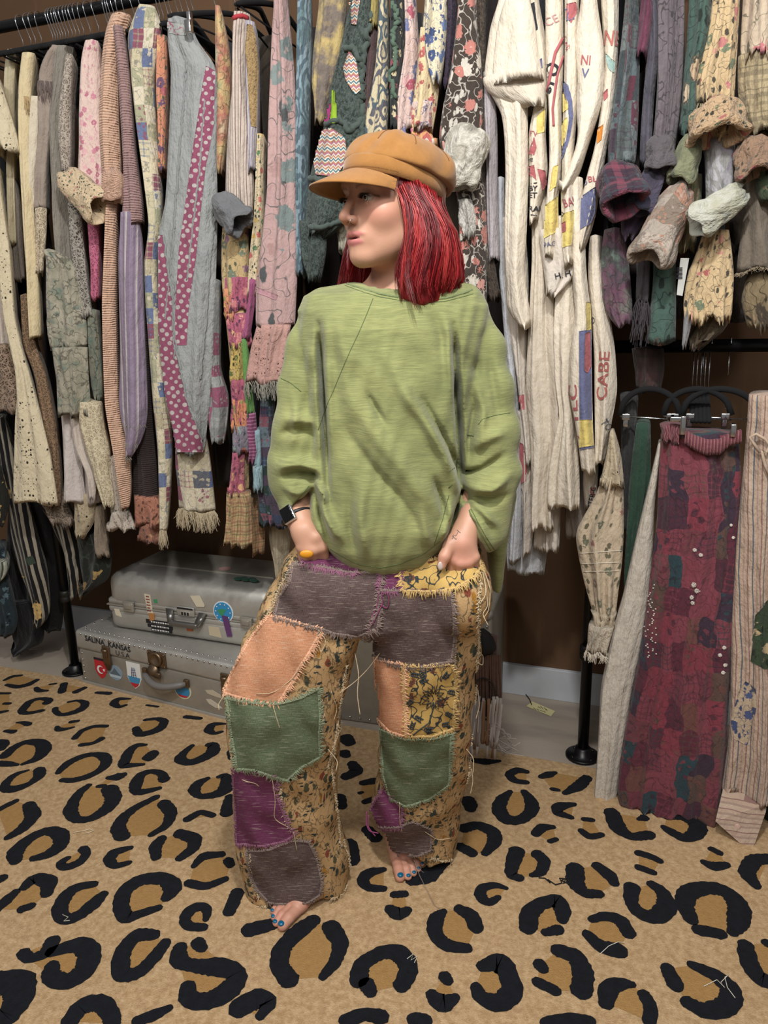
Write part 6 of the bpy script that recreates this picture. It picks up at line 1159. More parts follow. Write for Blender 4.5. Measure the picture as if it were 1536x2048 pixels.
# torso, arms and legs under the clothes
SHL, SHR = loc3(682, 655, 1.48), loc3(915, 655, 1.47); ELL, ELR = loc3(612, 905, 1.50), loc3(985, 890, 1.47)
WRL, WRR = loc3(600, 1022, 1.40), loc3(938, 1048, 1.375); KL, KR = loc3(565, 1440, 1.40), loc3(845, 1440, 1.48)
A1, A2 = np.array([-.205, 1.535, .075]), np.array([.058, 1.655, .075])
def f_core(X, Y, Z):
    P = [X, Y, Z]; d = slices(P, [prow(640, 655, 955, 1.48, .075), prow(760, 670, 925, 1.48, .085), prow(930, 690, 890, 1.47, .075), prow(1060, 660, 900, 1.47, .085), prow(1180, 620, 925, 1.46, .085)])
    for s_, e, w in ((SHL, ELL, WRL), (SHR, ELR, WRR)): d = smin(d, chain(P, [s_, e, w], [.045, .036, .026]), .02)
    for hp_, k_, a_ in ((loc3(655, 1180, 1.46), KL, A1), (loc3(858, 1180, 1.46), KR, A2)): d = smin(d, chain(P, [hp_, k_, (k_+a_)/2+[0, .015, .03], a_], [.068, .048, .045, .032]), .03)
    return d
parts.append(mesh_of(f_core, (-.36, 1.28, .04), (.34, 1.75, 1.42), .009, 2))
# left hand (image right): back of the hand to the viewer, fingers in the pocket, thumb outside
def hpts(L): return [loc3(*cp(0, x, y), D) for x, y, D in L]
def f_hr(X, Y, Z):
    P = [X, Y, Z]; w = loc3(946, 1030, 1.372); d = chain(P, [w, loc3(930, 1066, 1.352), loc3(924, 1086, 1.340)], [.0265, .0235, .0250], .012)
    kn = hpts([(906, 1118, 1.330), (922, 1126, 1.324), (937, 1124, 1.325), (949, 1114, 1.330)]); tips = hpts([(902, 1160, 1.345), (920, 1176, 1.345), (938, 1172, 1.345), (950, 1156, 1.350)])
    tip2 = hpts([(908, 1190, 1.365), (922, 1210, 1.367), (938, 1205, 1.368), (950, 1184, 1.37)])
    for i in range(4):
        d = smin(d, sC(P, hpts([(919+4*i, 1078, 1.344)])[0], kn[i], .0145, .0100), .012); d = smin(d, chain(P, [kn[i], tips[i], tip2[i]], [.0098, .0085, .0072], .003), .004)
    d = smin(d, chain(P, hpts([(917, 1072, 1.345), (900, 1090, 1.330), (889, 1113, 1.318), (883, 1131, 1.316)]), [.0165, .0125, .0108, .0088], .005), .007)
    d = smin(d, sC(P, *hpts([(905, 1084, 1.337), (914, 1112, 1.335)]), .008, .008), .012)
    return d
parts.append(mesh_of(f_hr, loc3(875, 1215, 1.30)-[.02, .02, .03], loc3(965, 1015, 1.42)+[.02, .02, .03], .0018, 1))
def f_hl(X, Y, Z):
    P = [X, Y, Z]; d = chain(P, hpts([(592, 1010, 1.41), (599, 1036, 1.385), (608, 1062, 1.365)]), [.027, .024, .025], .012)
    kn = hpts([(603, 1094, 1.352), (614, 1100, 1.346), (626, 1100, 1.345), (637, 1095, 1.35)]); t1 = hpts([(606, 1128, 1.37), (618, 1140, 1.372), (630, 1140, 1.372), (640, 1130, 1.372)]); t2 = hpts([(609, 1154, 1.385), (620, 1168, 1.388), (632, 1168, 1.388), (642, 1152, 1.388)])
    for i in range(4): d = smin(d, sC(P, hpts([(601+4*i, 1060, 1.362)])[0], kn[i], .0140, .0100), .012); d = smin(d, chain(P, [kn[i], t1[i], t2[i]], [.0098, .0085, .0072], .003), .004)
    return smin(d, chain(P, hpts([(612, 1058, 1.36), (632, 1075, 1.35), (645, 1094, 1.35), (650, 1112, 1.36)]), [.014, .012, .0105, .0085], .004), .007)
parts.append(mesh_of(f_hl, loc3(585, 1175, 1.33)-[.02, .02, .03], loc3(655, 995, 1.44)+[.02, .02, .03], .0018, 1))
# feet
FT = []
def foot(toe, ang, side):
    """toe = big toe tip on the rug (X, D); ang = pointing direction; side = +1 when the big toe lies on the figure's image-right side"""
    f = np.array([math.sin(ang), -math.cos(ang)]); l = np.array([math.cos(ang), math.sin(ang)])*side; o = np.array(toe)-f*.243-l*.024
    def w(x, y, z): q = o+l*x+f*y; return np.array([q[0], q[1], RUG_Z+z])
    toes = [(.024, .178, .243, .0142, .0125), (.0045, .185, .240, .0098, .0092), (-.0110, .180, .230, .0088, .0084), (-.0250, .172, .217, .0082, .0078), (-.0375, .160, .201, .0076, .0072)]
    def fn(X, Y, Z):
        P = [X, Y, Z]; d = sC(P, w(0, .032, .030), w(.004, .10, .034), .031, .028); d = smin(d, sC(P, w(.010, .08, .034), w(.020, .168, .020), .026, .0195), .02); d = smin(d, sC(P, w(-.012, .08, .026), w(-.026, .158, .0155), .023, .0155), .02)
        d = smin(d, sC(P, w(.001, .12, .028), w(-.002, .168, .019), .024, .017), .02); d = smin(d, sC(P, w(0, .045, .045), w(0, .03, .12), .030, .033), .02)
        for x, y0, y1, r0, r1 in toes: d = smin(d, chain(P, [w(x*.9, y0-.01, .0155), w(x, (y0+y1)/2, .0165), w(x*1.02, y1-r1, r1)], [r0, r0*.93, r1], .003), .0045)
        return smax(d, RUG_Z-Z, .003)
    lo = np.min([w(a, b_, 0) for a in (-.06, .06) for b_ in (-.01, .27)], 0); hi = np.max([w(a, b_, .13) for a in (-.06, .06) for b_ in (-.01, .27)], 0)
    parts.append(mesh_of(fn, lo-.004, hi, .0019, 1))
    nails = []
    for i, (x, y0, y1, r0, r1) in enumerate(toes): nails.append((w(x*1.02, y1-r1*1.0, r1*1.72), w(x*1.02, y1-r1*.62, r1*1.72), r1, f, l))
    FT.append(nails)
foot((-.256, 1.360), math.radians(-36), 1)
foot((.020, 1.498), math.radians(10), -1)
V = []; F = []; n = 0
for v, f in parts: V.append(v); F.append(f+n); n += len(v)
V = np.vstack(V); F = np.vstack(F)
body = mk('person', f2w(V), F.tolist(), None, base=np.array(f2w([[-.05, 1.5, RUG_Z]])[0]))
tag(body, 'barefoot red haired person in tan cap, green sweatshirt and patchwork trousers, hands in pockets', 'person')
# skin tint: lips, cheeks, knuckles and toes keep their own colour
H = np.array(toH([V[:, 0], V[:, 1], V[:, 2]])).T; g = lambda c, r: np.exp(-(((H-np.array(c))/np.array(r))**2).sum(1))
base = np.array([.480, .268, .178]); C = np.tile(base, (len(V), 1)); hx = np.abs(H[:, 0])
def blend(w, col): global C; C = C*(1-w[:, None])+np.array(col)*w[:, None]
HA = np.c_[hx, H[:, 1:]]; ga = lambda c, r: np.exp(-(((HA-np.array(c))/np.array(r))**2).sum(1))
blend(.50*ga((.045, .06, -.030), (.026, .04, .020)), (.56, .20, .15)); blend(.35*g((0, .105, -.037), (.014, .02, .012)), (.60, .22, .17))
up = np.clip(1.25-np.maximum((H[:, 0]/.0300)**2+((H[:, 2]+.0640)/.0060)**2, 0), 0, 1)*(H[:, 1] > .068); lw = np.clip(1.25-((H[:, 0]/.0260)**2+((H[:, 2]+.0765)/.0072)**2), 0, 1)*(H[:, 1] > .068)
blend(np.clip(up*1.6, 0, 1)*.85, (.42, .12, .12)); blend(np.clip(lw*1.6, 0, 1)*.85, (.50, .15, .16)); blend(.9*((H[:, 1] > .07) & (np.abs(H[:, 2]+.0700) < .0016) & (hx < .0195)), (.12, .03, .03))
# drawn eyebrows and liner
br = np.exp(-((HA[:, 2]-(.0125+.004*np.sin(np.clip((hx-.014)/.036, 0, 1)*3.0)))/.0028)**2)*((hx > .013) & (hx < .050))*(H[:, 1] > .05); blend(.75*br, (.12, .06, .045))
ln = np.exp(-((HA[:, 2]-(.0000-((hx-.032)/.016)**2*.0045))/.0016)**2)*((hx > .020) & (hx < .050))*(H[:, 1] > .062); blend(.9*ln, (.03, .02, .02))
low = V[:, 2] < .07; blend(.4*low*(np.sin(V[:, 0]*90)*.2+.8), (.60, .24, .18))
for c_ in hpts([(906, 1118, 1.330), (922, 1126, 1.324), (937, 1124, 1.325), (885, 1122, 1.312), (925, 1090, 1.32)]): blend(.35*np.exp(-((V-c_)**2).sum(1)/.018**2), (.58, .22, .17))
at_ = body.data.color_attributes.new('tint', 'FLOAT_COLOR', 'POINT'); at_.data.foreach_set('color', np.c_[C, np.ones(len(C))].ravel())
b = NB('skin', .48); a_ = b.n('ShaderNodeAttribute', dict(attribute_name='tint')).outputs['Color']; gg = b.coord('Object'); b.col(b.mix(b.math('MULTIPLY', b.noise(gg, 90, 3), .25), a_, (.62, .30, .22, 1))); b.b.inputs['Subsurface Weight'].default_value = .12; b.b.inputs['Subsurface Radius'].default_value = (.008, .003, .0015); b.b.inputs['Subsurface Scale'].default_value = 1.0; b.b.inputs['Specular IOR Level'].default_value = .4; b.bump(b.noise(gg, 420, 3), .0004, .35); body.data.materials.append(b.m)
def child(mb, name, mat, smooth=True, parent=None):
    V = f2w(np.vstack(mb.V)); return mk(name, V, mb.F, mat, parent or body, smooth=smooth, fmat=mb.M if isinstance(mat, (list, tuple)) else None)
# eyes looking towards the image left
for s_ in (1, -1):
    mb = MB(); c = hd(.031*s_, .0695, -.006); g_ = Hf*.99+Hl*.02; g_ /= np.linalg.norm(g_); mb.ball(c, .0121, 14); e = child(mb, 'eyeball', solid('#b5aca4', .15)); 
    def disc(r, off, mat, nm): m = MB(); m.lathe(c+g_*(math.sqrt(.0121**2-r*r)-.0004), [(0, 0), (r, 0), (r*.9, off), (0, off*1.3)], tuple(g_), 24); child(m, nm, mat, parent=e)
    disc(.0063, .0009, solid('#1c1510', .12), 'iris'); disc(.0030, .0019, solid('#050505', .08), 'pupil')
    m = MB()
    for k in range(26):
        t = -1+2*k/25; p = hd((.031+.0125*t)*s_, .0825-.0035*t*t, .0038-.0045*t*t-.005); q = hd((.031+.0165*t)*s_, .0905-.0035*t*t, .0062-.004*t*t-.005); m.tube([p, (p+q)/2+Hz*-.0006, q], [.0005, .0004, .00015], 4)
    child(m, 'eyelashes', solid('#0a0808', .8))
m = MB(); a0 = hd(.0165, .0985, -.0400); m.ball(a0, .0011, 5); m.tube([hd(.0168, .100, -.0405), hd(.0172, .1035, -.043), hd(.014, .104, -.047), hd(.0085, .1015, -.0495)], .0005, 5); child(m, 'nose_ring', solid('#c9ccd0', .15, 1.))
for i, nails in enumerate(FT):
    for j, (a, b_, r, f, l) in enumerate(nails):
        if i == 0 and j > 3: continue
        m = MB(); m.ball(b_, (r*.62, r*.62, r*.36), 8); child(m, 'toenail', solid('#0d5d80', .2))
tn = hpts([(881, 1131, 1.3085)])[0]; m = MB(); m.ball(tn+[0, .0004, -.001], (.0052, .0022, .0082), 8); child(m, 'thumbnail', solid('#bfb0a8', .25))
# ink on the wrist
bvb = bvh_of(body)
def ink(pts): return surf_tube('wrist_tattoo', bvb, pts, .0005, solid('#3a3c4a', .7), body, off=.0002, sub=2)
ink([(914, 1060), (921, 1066)]); ink([(917, 1063), (912, 1072), (909, 1071)]); ink([(907, 1070), (906, 1076), (904, 1078)]); ink([(905, 1072), (912, 1079), (913, 1077)])
# wristwatch
w0, w1 = loc3(590, 1022, 1.395), loc3(601, 1046, 1.38); wx = (w1-w0)/np.linalg.norm(w1-w0); m = MB(); u_ = np.cross(wx, [0, 0, 1]); u_ /= np.linalg.norm(u_); v_ = np.cross(wx, u_); cc = loc3(594, 1034, 1.39)
m.tube([cc+(u_*math.cos(a)+v_*math.sin(a))*.0285 for a in np.linspace(0, 2*math.pi, 29)[:-1]], .0045, 8, closed=True); wt = child(m, 'wristwatch', solid('#16161a', .5))
wd = loc3(580, 1036, 1.36)-cc; wd -= wx*(wd@wx); wd /= np.linalg.norm(wd); wy = np.cross(wd, wx); Rw = np.array([wx, wy, wd]).T
m = MB().box(cc+wd*.033, (.034, .028, .009), Rw, .0035); child(m, 'case', solid('#d0d2d4', .2, .9), parent=wt); m = MB().box(cc+wd*.0375, (.030, .024, .003), Rw, .0013); child(m, 'screen', solid('#060608', .05), parent=wt)

# ---------------------------------------------------------------- hair
mh = MB(); rs = np.random.RandomState(11)
near = [[(800,376,1.392),(812,405,1.376),(818,440,1.372),(812,480,1.370),(800,520,1.366),(797,560,1.366),(802,600,1.362)],
 [(806,372,1.386),(824,405,1.372),(830,450,1.364),(822,500,1.360),(812,550,1.358),(818,590,1.352),(829,622,1.348)],
 [(818,378,1.376),(842,420,1.362),(850,470,1.352),(842,520,1.350),(834,560,1.350),(845,598,1.350),(846,612,1.352)],
 [(834,386,1.372),(862,430,1.360),(874,480,1.350),(868,530,1.352),(858,570,1.356),(868,598,1.362),(866,604,1.364)],
 [(850,396,1.378),(882,445,1.372),(894,495,1.366),(892,540,1.370),(884,575,1.378),(884,592,1.384)],
 [(864,408,1.392),(896,460,1.392),(908,512,1.392),(911,550,1.396),(900,578,1.402),(890,588,1.406)],
 [(874,416,1.420),(902,468,1.425),(914,520,1.430),(917,556,1.436),(906,580,1.440),(896,588,1.44)],
 [(878,420,1.470),(902,470,1.485),(912,520,1.495),(912,560,1.50),(902,582,1.50)],
 [(868,420,1.520),(886,470,1.535),(892,520,1.545),(890,560,1.55),(884,580,1.55)],
 [(840,420,1.550),(850,470,1.560),(852,520,1.570),(848,565,1.575),(842,585,1.575)],
 [(800,420,1.560),(800,470,1.570),(796,520,1.575),(790,560,1.575),(785,578,1.57)]]
far = [[(790,420,1.555),(775,480,1.560),(762,520,1.555),(752,555,1.55),(748,575,1.54)],
 [(770,420,1.550),(752,480,1.550),(738,520,1.540),(732,555,1.53),(728,590,1.515)],
 [(750,418,1.540),(735,470,1.535),(722,520,1.525),(716,560,1.51),(714,596,1.49)],
 [(735,410,1.530),(720,470,1.520),(704,520,1.510),(696,560,1.49),(694,600,1.465)],
 [(725,405,1.515),(712,460,1.505),(696,510,1.495),(684,550,1.475),(681,590,1.455)]]
def guide(gs, u):
    k = min(len(gs)-2, int(u)); f = u-k; n = 12
    def rs_(g): g = np.array([loc3(*p) for p in g]); t = np.linspace(0, len(g)-1, n); return np.stack([np.interp(t, range(len(g)), g[:, i]) for i in range(3)], 1)
    return rs_(gs[k])*(1-f)+rs_(gs[k+1])*f
def strands(gs, count, spread, w0, nc):
    for c in range(nc):
        u = (len(gs)-1.001)*(c+rs.uniform(0, 1))/nc; G = guide(gs, u); n = len(G); t = np.linspace(0, 1, n)[:, None]
        G = G+rs.normal(0, 1, 3)*spread*np.array([.8, .8, .3])*(.25+t); Lc = rs.uniform(.84, 1.02)
        wa, wf, wp = rs.uniform(.0025, .0065), rs.uniform(5, 8.5), rs.uniform(0, 6.28); tip = rs.normal(0, .009, 3)*np.array([1, 1, .2]); cm = rs.randint(4)
        G = G+np.c_[np.sin(t*wf+wp), np.cos(t*wf*.9+wp), t*0]*wa*(t+.08)+tip*t**3
        for i in range(count//nc):
            L = Lc*rs.uniform(.88, 1.02); q = np.linspace(0, (n-1)*min(L, 1), n); g = np.stack([np.interp(q, range(n), G[:, j]) for j in range(3)], 1)
            o = rs.normal(0, 1, 3)*.0036*np.array([1, 1, .4]); g = g+o*(1.1-.7*t)+rs.normal(0, .0022, 3)*t*t
            g = g+np.c_[np.sin(t*rs.uniform(6, 14)+rs.uniform(0, 6)), np.cos(t*rs.uniform(6, 14)), t*0]*rs.uniform(0, .0016)*t
            mh.tube(g, [w0*rs.uniform(.6, 1.2)*(1-.85*(k/(n-1))**3) for k in range(n)], 3, m=cm if rs.uniform() < .6 else rs.randint(4))
def lift(gs, dy=22): return [[(g[0][0]-6, g[0][1]-dy, g[0][2]+.012)]+g for g in gs]
near = lift(near); far = lift(far, 10)
strands(near, 3400, .006, .0009, 100); strands(far, 1100, .005, .0009, 36)
def hairm(c1, c2):
    b = NB('red_hair', .38); g = b.coord('Object'); b.col(b.mix(b.noise(b.map(g, sc=(60, 60, 6)), 3, 3), c1, c2)); b.b.inputs['Specular IOR Level'].default_value = .45; return b.m
HM = [hairm('#6b1218', '#84181f'), hairm('#8c161c', '#a8262c'), hairm('#a32a2c', '#bf4a44'), hairm('#4c0a10', '#6a1016')]
child(mh, 'hair', HM)
def f_hair(X, Y, Z):
    P = [X, Y, Z]; d = None
    for gs, r, rng in ((near, .013, range(1, len(near))), (far, .011, range(len(far)))):
        for i in rng:
            g = [loc3(*p) for p in gs[i]]; g = [q+np.array([0, .014 if gs is near and i < 7 else 0, 0]) for q in g]; e = chain(P, g[:-1], [r]*(len(g)-1), .006); d = e if d is None else smin(d, e, .012)
    d = smin(d, sE(toH(P), (0, -.02, .03), (.078, .090, .079)), .01)
    return smax(d, toH(P)[1]-.052+np.clip(toH(P)[2], -.2, .05)*0, .01)
Vh, Fh = mesh_of(f_hair, (c0[0]-.13, 1.33, c0[2]-.19), (c0[0]+.16, 1.63, c0[2]+.12), .004, 2)
mk('hair_underlayer', f2w(Vh), Fh.tolist(), HM[0], body)

# ---------------------------------------------------------------- cap
b = NB('tan_suede', .95); g = b.coord('Object'); b.col(b.mix(b.noise(g, 45, 4, .7), '#80572a', '#9c6e3a')); b.bump(b.noise(g, 600, 3), .0006, .5); b.bump(b.noise(g, 28, 3), .004, .35); b.b.inputs['Sheen Weight'].default_value = .3; MCAP = b.m; MSEAM = solid('#6a4418', .9)
CT = math.radians(13.5); cf = Hf*math.cos(CT)+Hz*math.sin(CT); cz = Hz*math.cos(CT)-Hf*math.sin(CT); cO = hd(0, -.006, .029)
def cpt(x, y, z): return cO+Hl*x+cf*y+cz*z
def ringm(prof, n=72, wob=None, half=None):
    m = MB(); Vv = []
    for i, (sx, sy, oy, z) in enumerate(prof):
        for j in range(n):
            a = 2*math.pi*j/n; w = wob(a, i) if wob else 0; Vv.append(cpt((sx+w)*math.cos(a), oy+(sy+w)*math.sin(a), z+(wob(a+1, i)*.3 if wob else 0)))
    k = len(prof); m.add(Vv, [(i*n+j, i*n+(j+1) % n, (i+1)*n+(j+1) % n, (i+1)*n+j) for i in range(k-1) for j in range(n)]); return m
cap_o = child(ringm([(.0800, .0975, 0, -.014), (.0828, .1005, 0, -.014), (.0835, .1010, 0, 0), (.0838, .1012, 0, .013), (.0815, .0995, 0, .016), (.0795, .097, 0, .013), (.0795, .097, 0, -.012)]), 'cap', MCAP)
cap_o['label'] = 'tan suede baker boy cap'
def wob(a, i):
    t = i/19.; e = math.sin(math.pi*min(1, t*1.05)); return e*(.0022*math.sin(8*a+.4)-.0035*max(0, math.cos(4*a))**6+.0030*math.sin(3*a+1.3+2*t)+.0022*math.sin(5*a-3*t)+.0018*math.sin(13*a+4*t))
pr = []
for i in range(20):
    t = i/19
    if t < .18: q = t/.18; r = 1.0+.10*math.sin(q*math.pi/2); z = .012+.006*q-.003*math.sin(q*math.pi)
    else: q = (t-.18)/.82; r = 1.10*math.cos(q*math.pi/2)**.62*(1 if q < .999 else 0)+.001; z = .018+.062*math.sin(q*math.pi/2)**1.15
    pr.append((.0822*r, .0990*r, -.004-.010*math.sin(t*math.pi), z-.000))
crown = child(ringm(pr, 96, wob), 'crown', MCAP, parent=cap_o)
for k in range(8):
    a = 2*math.pi*(k+.5)/8; m = MB(); P = []
    for i in range(9, 19):
        sx, sy, oy, z = pr[i]; w = wob(a, i)+.0004; P.append(cpt((sx+w)*math.cos(a), oy+(sy+w)*math.sin(a), z+wob(a+1, i)*.3+.0004))
    m.tube(P, .0006, 5); child(m, 'crown_seam', MSEAM, parent=cap_o)
m = MB(); m.ball(cpt(0, -.012, .0815), (.009, .009, .003), 8); child(m, 'top_button', MCAP, parent=cap_o)
m = MB(); N_ = 41; Vv = []
for s_ in (0, 1):
    for i in range(N_):
        a = math.radians(90+62*(2*i/(N_-1)-1)); k = 2*i/(N_-1)-1; ext = .062*(1-abs(k)**2.6)**.62
        for j in range(7):
            q = j/6; x = (.0828+0*q)*math.cos(a)+ext*q*math.cos(a)*.35; y = .1003*math.sin(a)+ext*q*(.25+.75*math.sin(a)); z = -.009-.066*q*(1-abs(k)**2)*.62-.012*(k*k)*1.1*q-.010*(abs(k))**2-.004*q*q; Vv.append(cpt(x, y, z-.0035*s_))
L_ = N_*7; Fb = [(i*7+j, i*7+j+1, (i+1)*7+j+1, (i+1)*7+j) for i in range(N_-1) for j in range(6)]; Fb += [tuple(L_+k for k in f[::-1]) for f in Fb]
Fb += [(i*7+6, L_+i*7+6, L_+(i+1)*7+6, (i+1)*7+6) for i in range(N_-1)]+[(j, L_+j, L_+j+1, j+1) for j in range(6)]+[((N_-1)*7+j, (N_-1)*7+j+1, L_+(N_-1)*7+j+1, L_+(N_-1)*7+j) for j in range(6)]
m.add(Vv, Fb); child(m, 'brim', MCAP, parent=cap_o)
m = MB()
for k in range(90):
    a = math.radians(28+124*k/90); p = cpt(.0842*math.cos(a), .1018*math.sin(a), -.0075); q = cpt(.0842*math.cos(a+.010), .1018*math.sin(a+.010), -.0075); m.tube([p, q], .0005, 4)
child(m, 'brim_stitching', MSEAM, parent=cap_o)

# ---------------------------------------------------------------- sweatshirt
UM = pm(1.42)
TR = [prow(560, 690, 915, 1.47, .040, 0), prow(571, 640, 944, 1.47, .062, .3), prow(586, 607, 961, 1.46, .085), prow(616, 596, 975, 1.455, .105), prow(660, 598, 972, 1.45, .118), prow(720, 606, 962, 1.45, .125), prow(800, 614, 948, 1.445, .13), prow(900, 622, 940, 1.44, .137), prow(1000, 622, 934, 1.435, .14), prow(1060, 616, 925, 1.43, .137), prow(1100, 640, 905, 1.43, .128), prow(1130, 678, 868, 1.43, .112), prow(1148, 705, 835, 1.43, .09)]
BK = [prow(900, 958, 1028, 1.50, .05), prow(1000, 965, 1032, 1.50, .05), prow(1100, 972, 1013, 1.50, .045), prow(1160, 980, 1006, 1.50, .035), prow(1196, 986, 998, 1.50, .02)]
SL = [loc3(652, 622, 1.47), loc3(614, 700, 1.45), loc3(604, 770, 1.44), loc3(598, 860, 1.43), loc3(592, 945, 1.425), loc3(600, 1020, 1.405)]; SLr = [44*UM, 39*UM, 42*UM, 50*UM, 55*UM, 42*UM]
SR = [loc3(930, 622, 1.46), loc3(968, 700, 1.44), loc3(980, 780, 1.42), loc3(986, 870, 1.41), loc3(984, 950, 1.40), loc3(972, 1060, 1.375)]; SRr = [42*UM, 40*UM, 42*UM, 49*UM, 52*UM, 44*UM]
def L2(pts, D=1.31): return [loc3(x, y, D)[[0, 2]] for x, y in pts]
FOLD = [([(632,650),(638,760),(646,880),(654,1010)], -.012, .009), ([(650,640),(655,780),(662,900)], .004, .012), ([(913,650),(920,780),(926,880),(934,1010)], -.014, .009), ([(895,640),(900,720),(905,800)], .005, .012),
 ([(735,790),(752,820),(770,850)], -.006, .008), ([(800,770),(850,840),(890,910),(915,980)], .008, .016), ([(845,800),(885,870),(918,940),(932,990)], -.009, .009), ([(700,800),(760,880),(820,950),(870,1020)], .006, .022), ([(690,860),(740,930),(800,1000),(840,1060)], -.005, .014),
 ([(725,970),(722,1040),(735,1110)], .006, .016), ([(700,980),(700,1060),(712,1120)], -.005, .012), ([(840,1000),(850,1060),(862,1100)], .005, .014), ([(870,960),(885,1010),(900,1060)], -.007, .009), ([(905,1010),(895,1050),(880,1090)], .008, .012), ([(930,1010),(915,1055),(905,1080)], -.008, .008),
 ([(640,985),(650,1030),(680,1080)], .008, .012), ([(625,1000),(640,1050),(660,1095)], -.006, .009), ([(628,975),(648,990),(652,1010)], .008, .006), ([(760,700),(800,760),(830,840)], .004, .02), ([(870,620),(890,680),(895,760)], -.004, .014), ([(670,620),(690,720),(700,820)], .004, .02),
 ([(545,945),(590,938),(628,948)], .008, .012), ([(550,970),(590,962),(625,968)], -.006, .010), ([(552,880),(585,872),(615,882)], -.006, .012), ([(556,850),(590,848),(618,855)], .005, .012), ([(560,990),(590,1000),(622,980)], .005, .010), ([(575,790),(585,850),(580,900)], .004, .012),
 ([(940,965),(975,950),(1015,920)], -.007, .010), ([(938,985),(985,985),(1025,960)], .009, .013), ([(936,1010),(980,1015),(1024,1000)], -.006, .012), ([(930,1025),(960,1050),(985,1100)], .005, .010), ([(955,905),(990,880),(1020,870)], .005, .014), ([(960,760),(975,830),(965,900)], .005, .012), ([(990,700),(1000,780),(1010,860)], -.004, .012), ([(948,1010),(975,1035),(1000,1060)], .006, .010)]
FOLD = [(np.array(L2(p)), a, w) for p, a, w in FOLD]
def fold(X, Y, Z):
    o = np.zeros_like(X)
    for P, a, w in FOLD:
        dm = None
        for i in range(len(P)-1):
            d = P[i+1]-P[i]; t = np.clip(((X-P[i, 0])*d[0]+(Z-P[i, 1])*d[1])/(d@d), 0, 1); e = (X-P[i, 0]-d[0]*t)**2+(Z-P[i, 1]-d[1]*t)**2; u = (i+t)/(len(P)-1)
            if dm is None: dm, um = e, u
            else: m_ = e < dm; um = np.where(m_, u, um); dm = np.where(m_, e, dm)
        o += 2.6*a*np.exp(-dm/(w*.72)**2)*np.sin(np.pi*np.clip(um*.9+.05, 0, 1))**.8
    o += .0022*np.sin(X*70+Z*38+np.sin(Z*30)*1.5)*np.sin(Z*22+X*15)+.0012*np.sin(X*150-Z*70+3*np.sin(X*40))
    return o*np.clip((1.47-Y)/.05, .25, 1)
def plane_cut(P, a, b_, sgn, D=1.35):
    p, q = loc3(*a, D), loc3(*b_, D); d = q-p; nx, nz = -d[2], d[0]; L = math.hypot(nx, nz); return sgn*((P[0]-p[0])*nx+(P[2]-p[2])*nz)/L
def f_sw(X, Y, Z):
    P = [X, Y, Z]; d = slices(P, TR, 2.3)
    L = chain(P, SL, SLr, .02); L = smax(L, plane_cut(P, (560, 1042), (630, 968), -1), .004); L = smax(L, -chain(P, [SL[-2]+(SL[-1]-SL[-2])*.75+[0, .01, 0], SL[-1]+(SL[-1]-SL[-2])*.6], [.030, .032]), .004)
    R = chain(P, SR, SRr, .02); R = smax(R, plane_cut(P, (920, 1008), (990, 1128), -1), .004); R = smax(R, -chain(P, [loc3(965, 1030, 1.392), loc3(925, 1110, 1.375)], [.026, .034]), .004)
    R = smin(R, slices(P, BK, 2.0), .010)
    d = smin(d, L, .005); d = smin(d, R, .005)
    hole = (np.sqrt(((X-loc3(815, 590, 1.46)[0])/.100)**2+((Y-1.475)/.082)**2)-1)*.082; d = smax(d, -np.maximum(hole, loc3(815, 640, 1.46)[2]-Z), .006)
    return d-fold(X, Y, Z)
Vs, Fs = mesh_of(f_sw, (-.26, 1.24, .76), (.31, 1.64, 1.45), .0038, 1)
b = NB('green_slub_jersey', .95); g = b.coord('Object'); q = b.vadd(g, b.vscale(b.vsub(b.noise(g, 8, 2, col=True), (.5, .5, .5)), .02)); st = b.noise(b.map(q, sc=(26, 26, 620)), 1, 4, .75)
fac = b.step(b.math('ADD', st, b.math('MULTIPLY', b.math('SUBTRACT', b.noise(g, 6, 3), .5), .5)), .36, .68); b.col(b.mix(fac, '#71764c', '#8f925f')); b.bump(st, .0010, .5); b.bump(b.noise(g, 30, 3), .006, .35); b.b.inputs['Sheen Weight'].default_value = .2; MSW = b.m
sw = mk('sweatshirt', f2w(Vs), Fs.tolist(), MSW, body); sw['label'] = 'oversized olive green slub sweatshirt'
bvs = bvh_of(sw); MGS = solid('#4c5a34', .9); MGB = F_('plain', ('#66753f', '#78854c'), coord='Object')
for P in ([(746,597),(733,630),(718,665),(700,702),(682,745),(668,778),(652,815),(636,860)], [(562,757),(580,765),(602,783)], [(957,849),(965,838),(985,832),(1004,828),(1020,826)], [(933,869),(948,872)], [(900,942),(922,926)], [(897,976),(905,968)], [(898,990),(885,1040),(868,1090)]):
    surf_tube('seam', bvs, P, .0008, MGS, sw, off=0.0)
for k, (P, r) in enumerate((([(690,566),(725,578),(760,588),(800,595),(850,599),(890,597),(925,587),(944,580)], .0026), ([(690,571),(725,584),(760,594),(800,601),(850,605),(890,603),(925,594),(946,588)], .0009))): surf_tube('neckband', bvs, P, r, MGB if k == 0 else MGS, sw, off=.0)
surf_tube('hem_stitching', bvs, [(660,1098),(690,1116),(720,1130),(760,1136),(800,1128),(850,1106),(880,1082)], .0008, MGS, sw, off=0.)
surf_tube('cuff_stitching', bvs, [(938,1020),(950,1045),(966,1075),(984,1106)], .0008, MGS, sw, off=0.); surf_tube('cuff_stitching', bvs, [(942,1018),(955,1043),(971,1072),(989,1100)], .0008, MGS, sw, off=0.); surf_tube('cuff_stitching', bvs, [(566,1026),(590,1005),(618,972)], .0008, MGS, sw, off=0.)
m = MB().box(loc3(779, 1146, 1.335), (.014, .002, .016)); child(m, 'care_label', solid('#cfcdc8', .7), parent=sw, smooth=False)

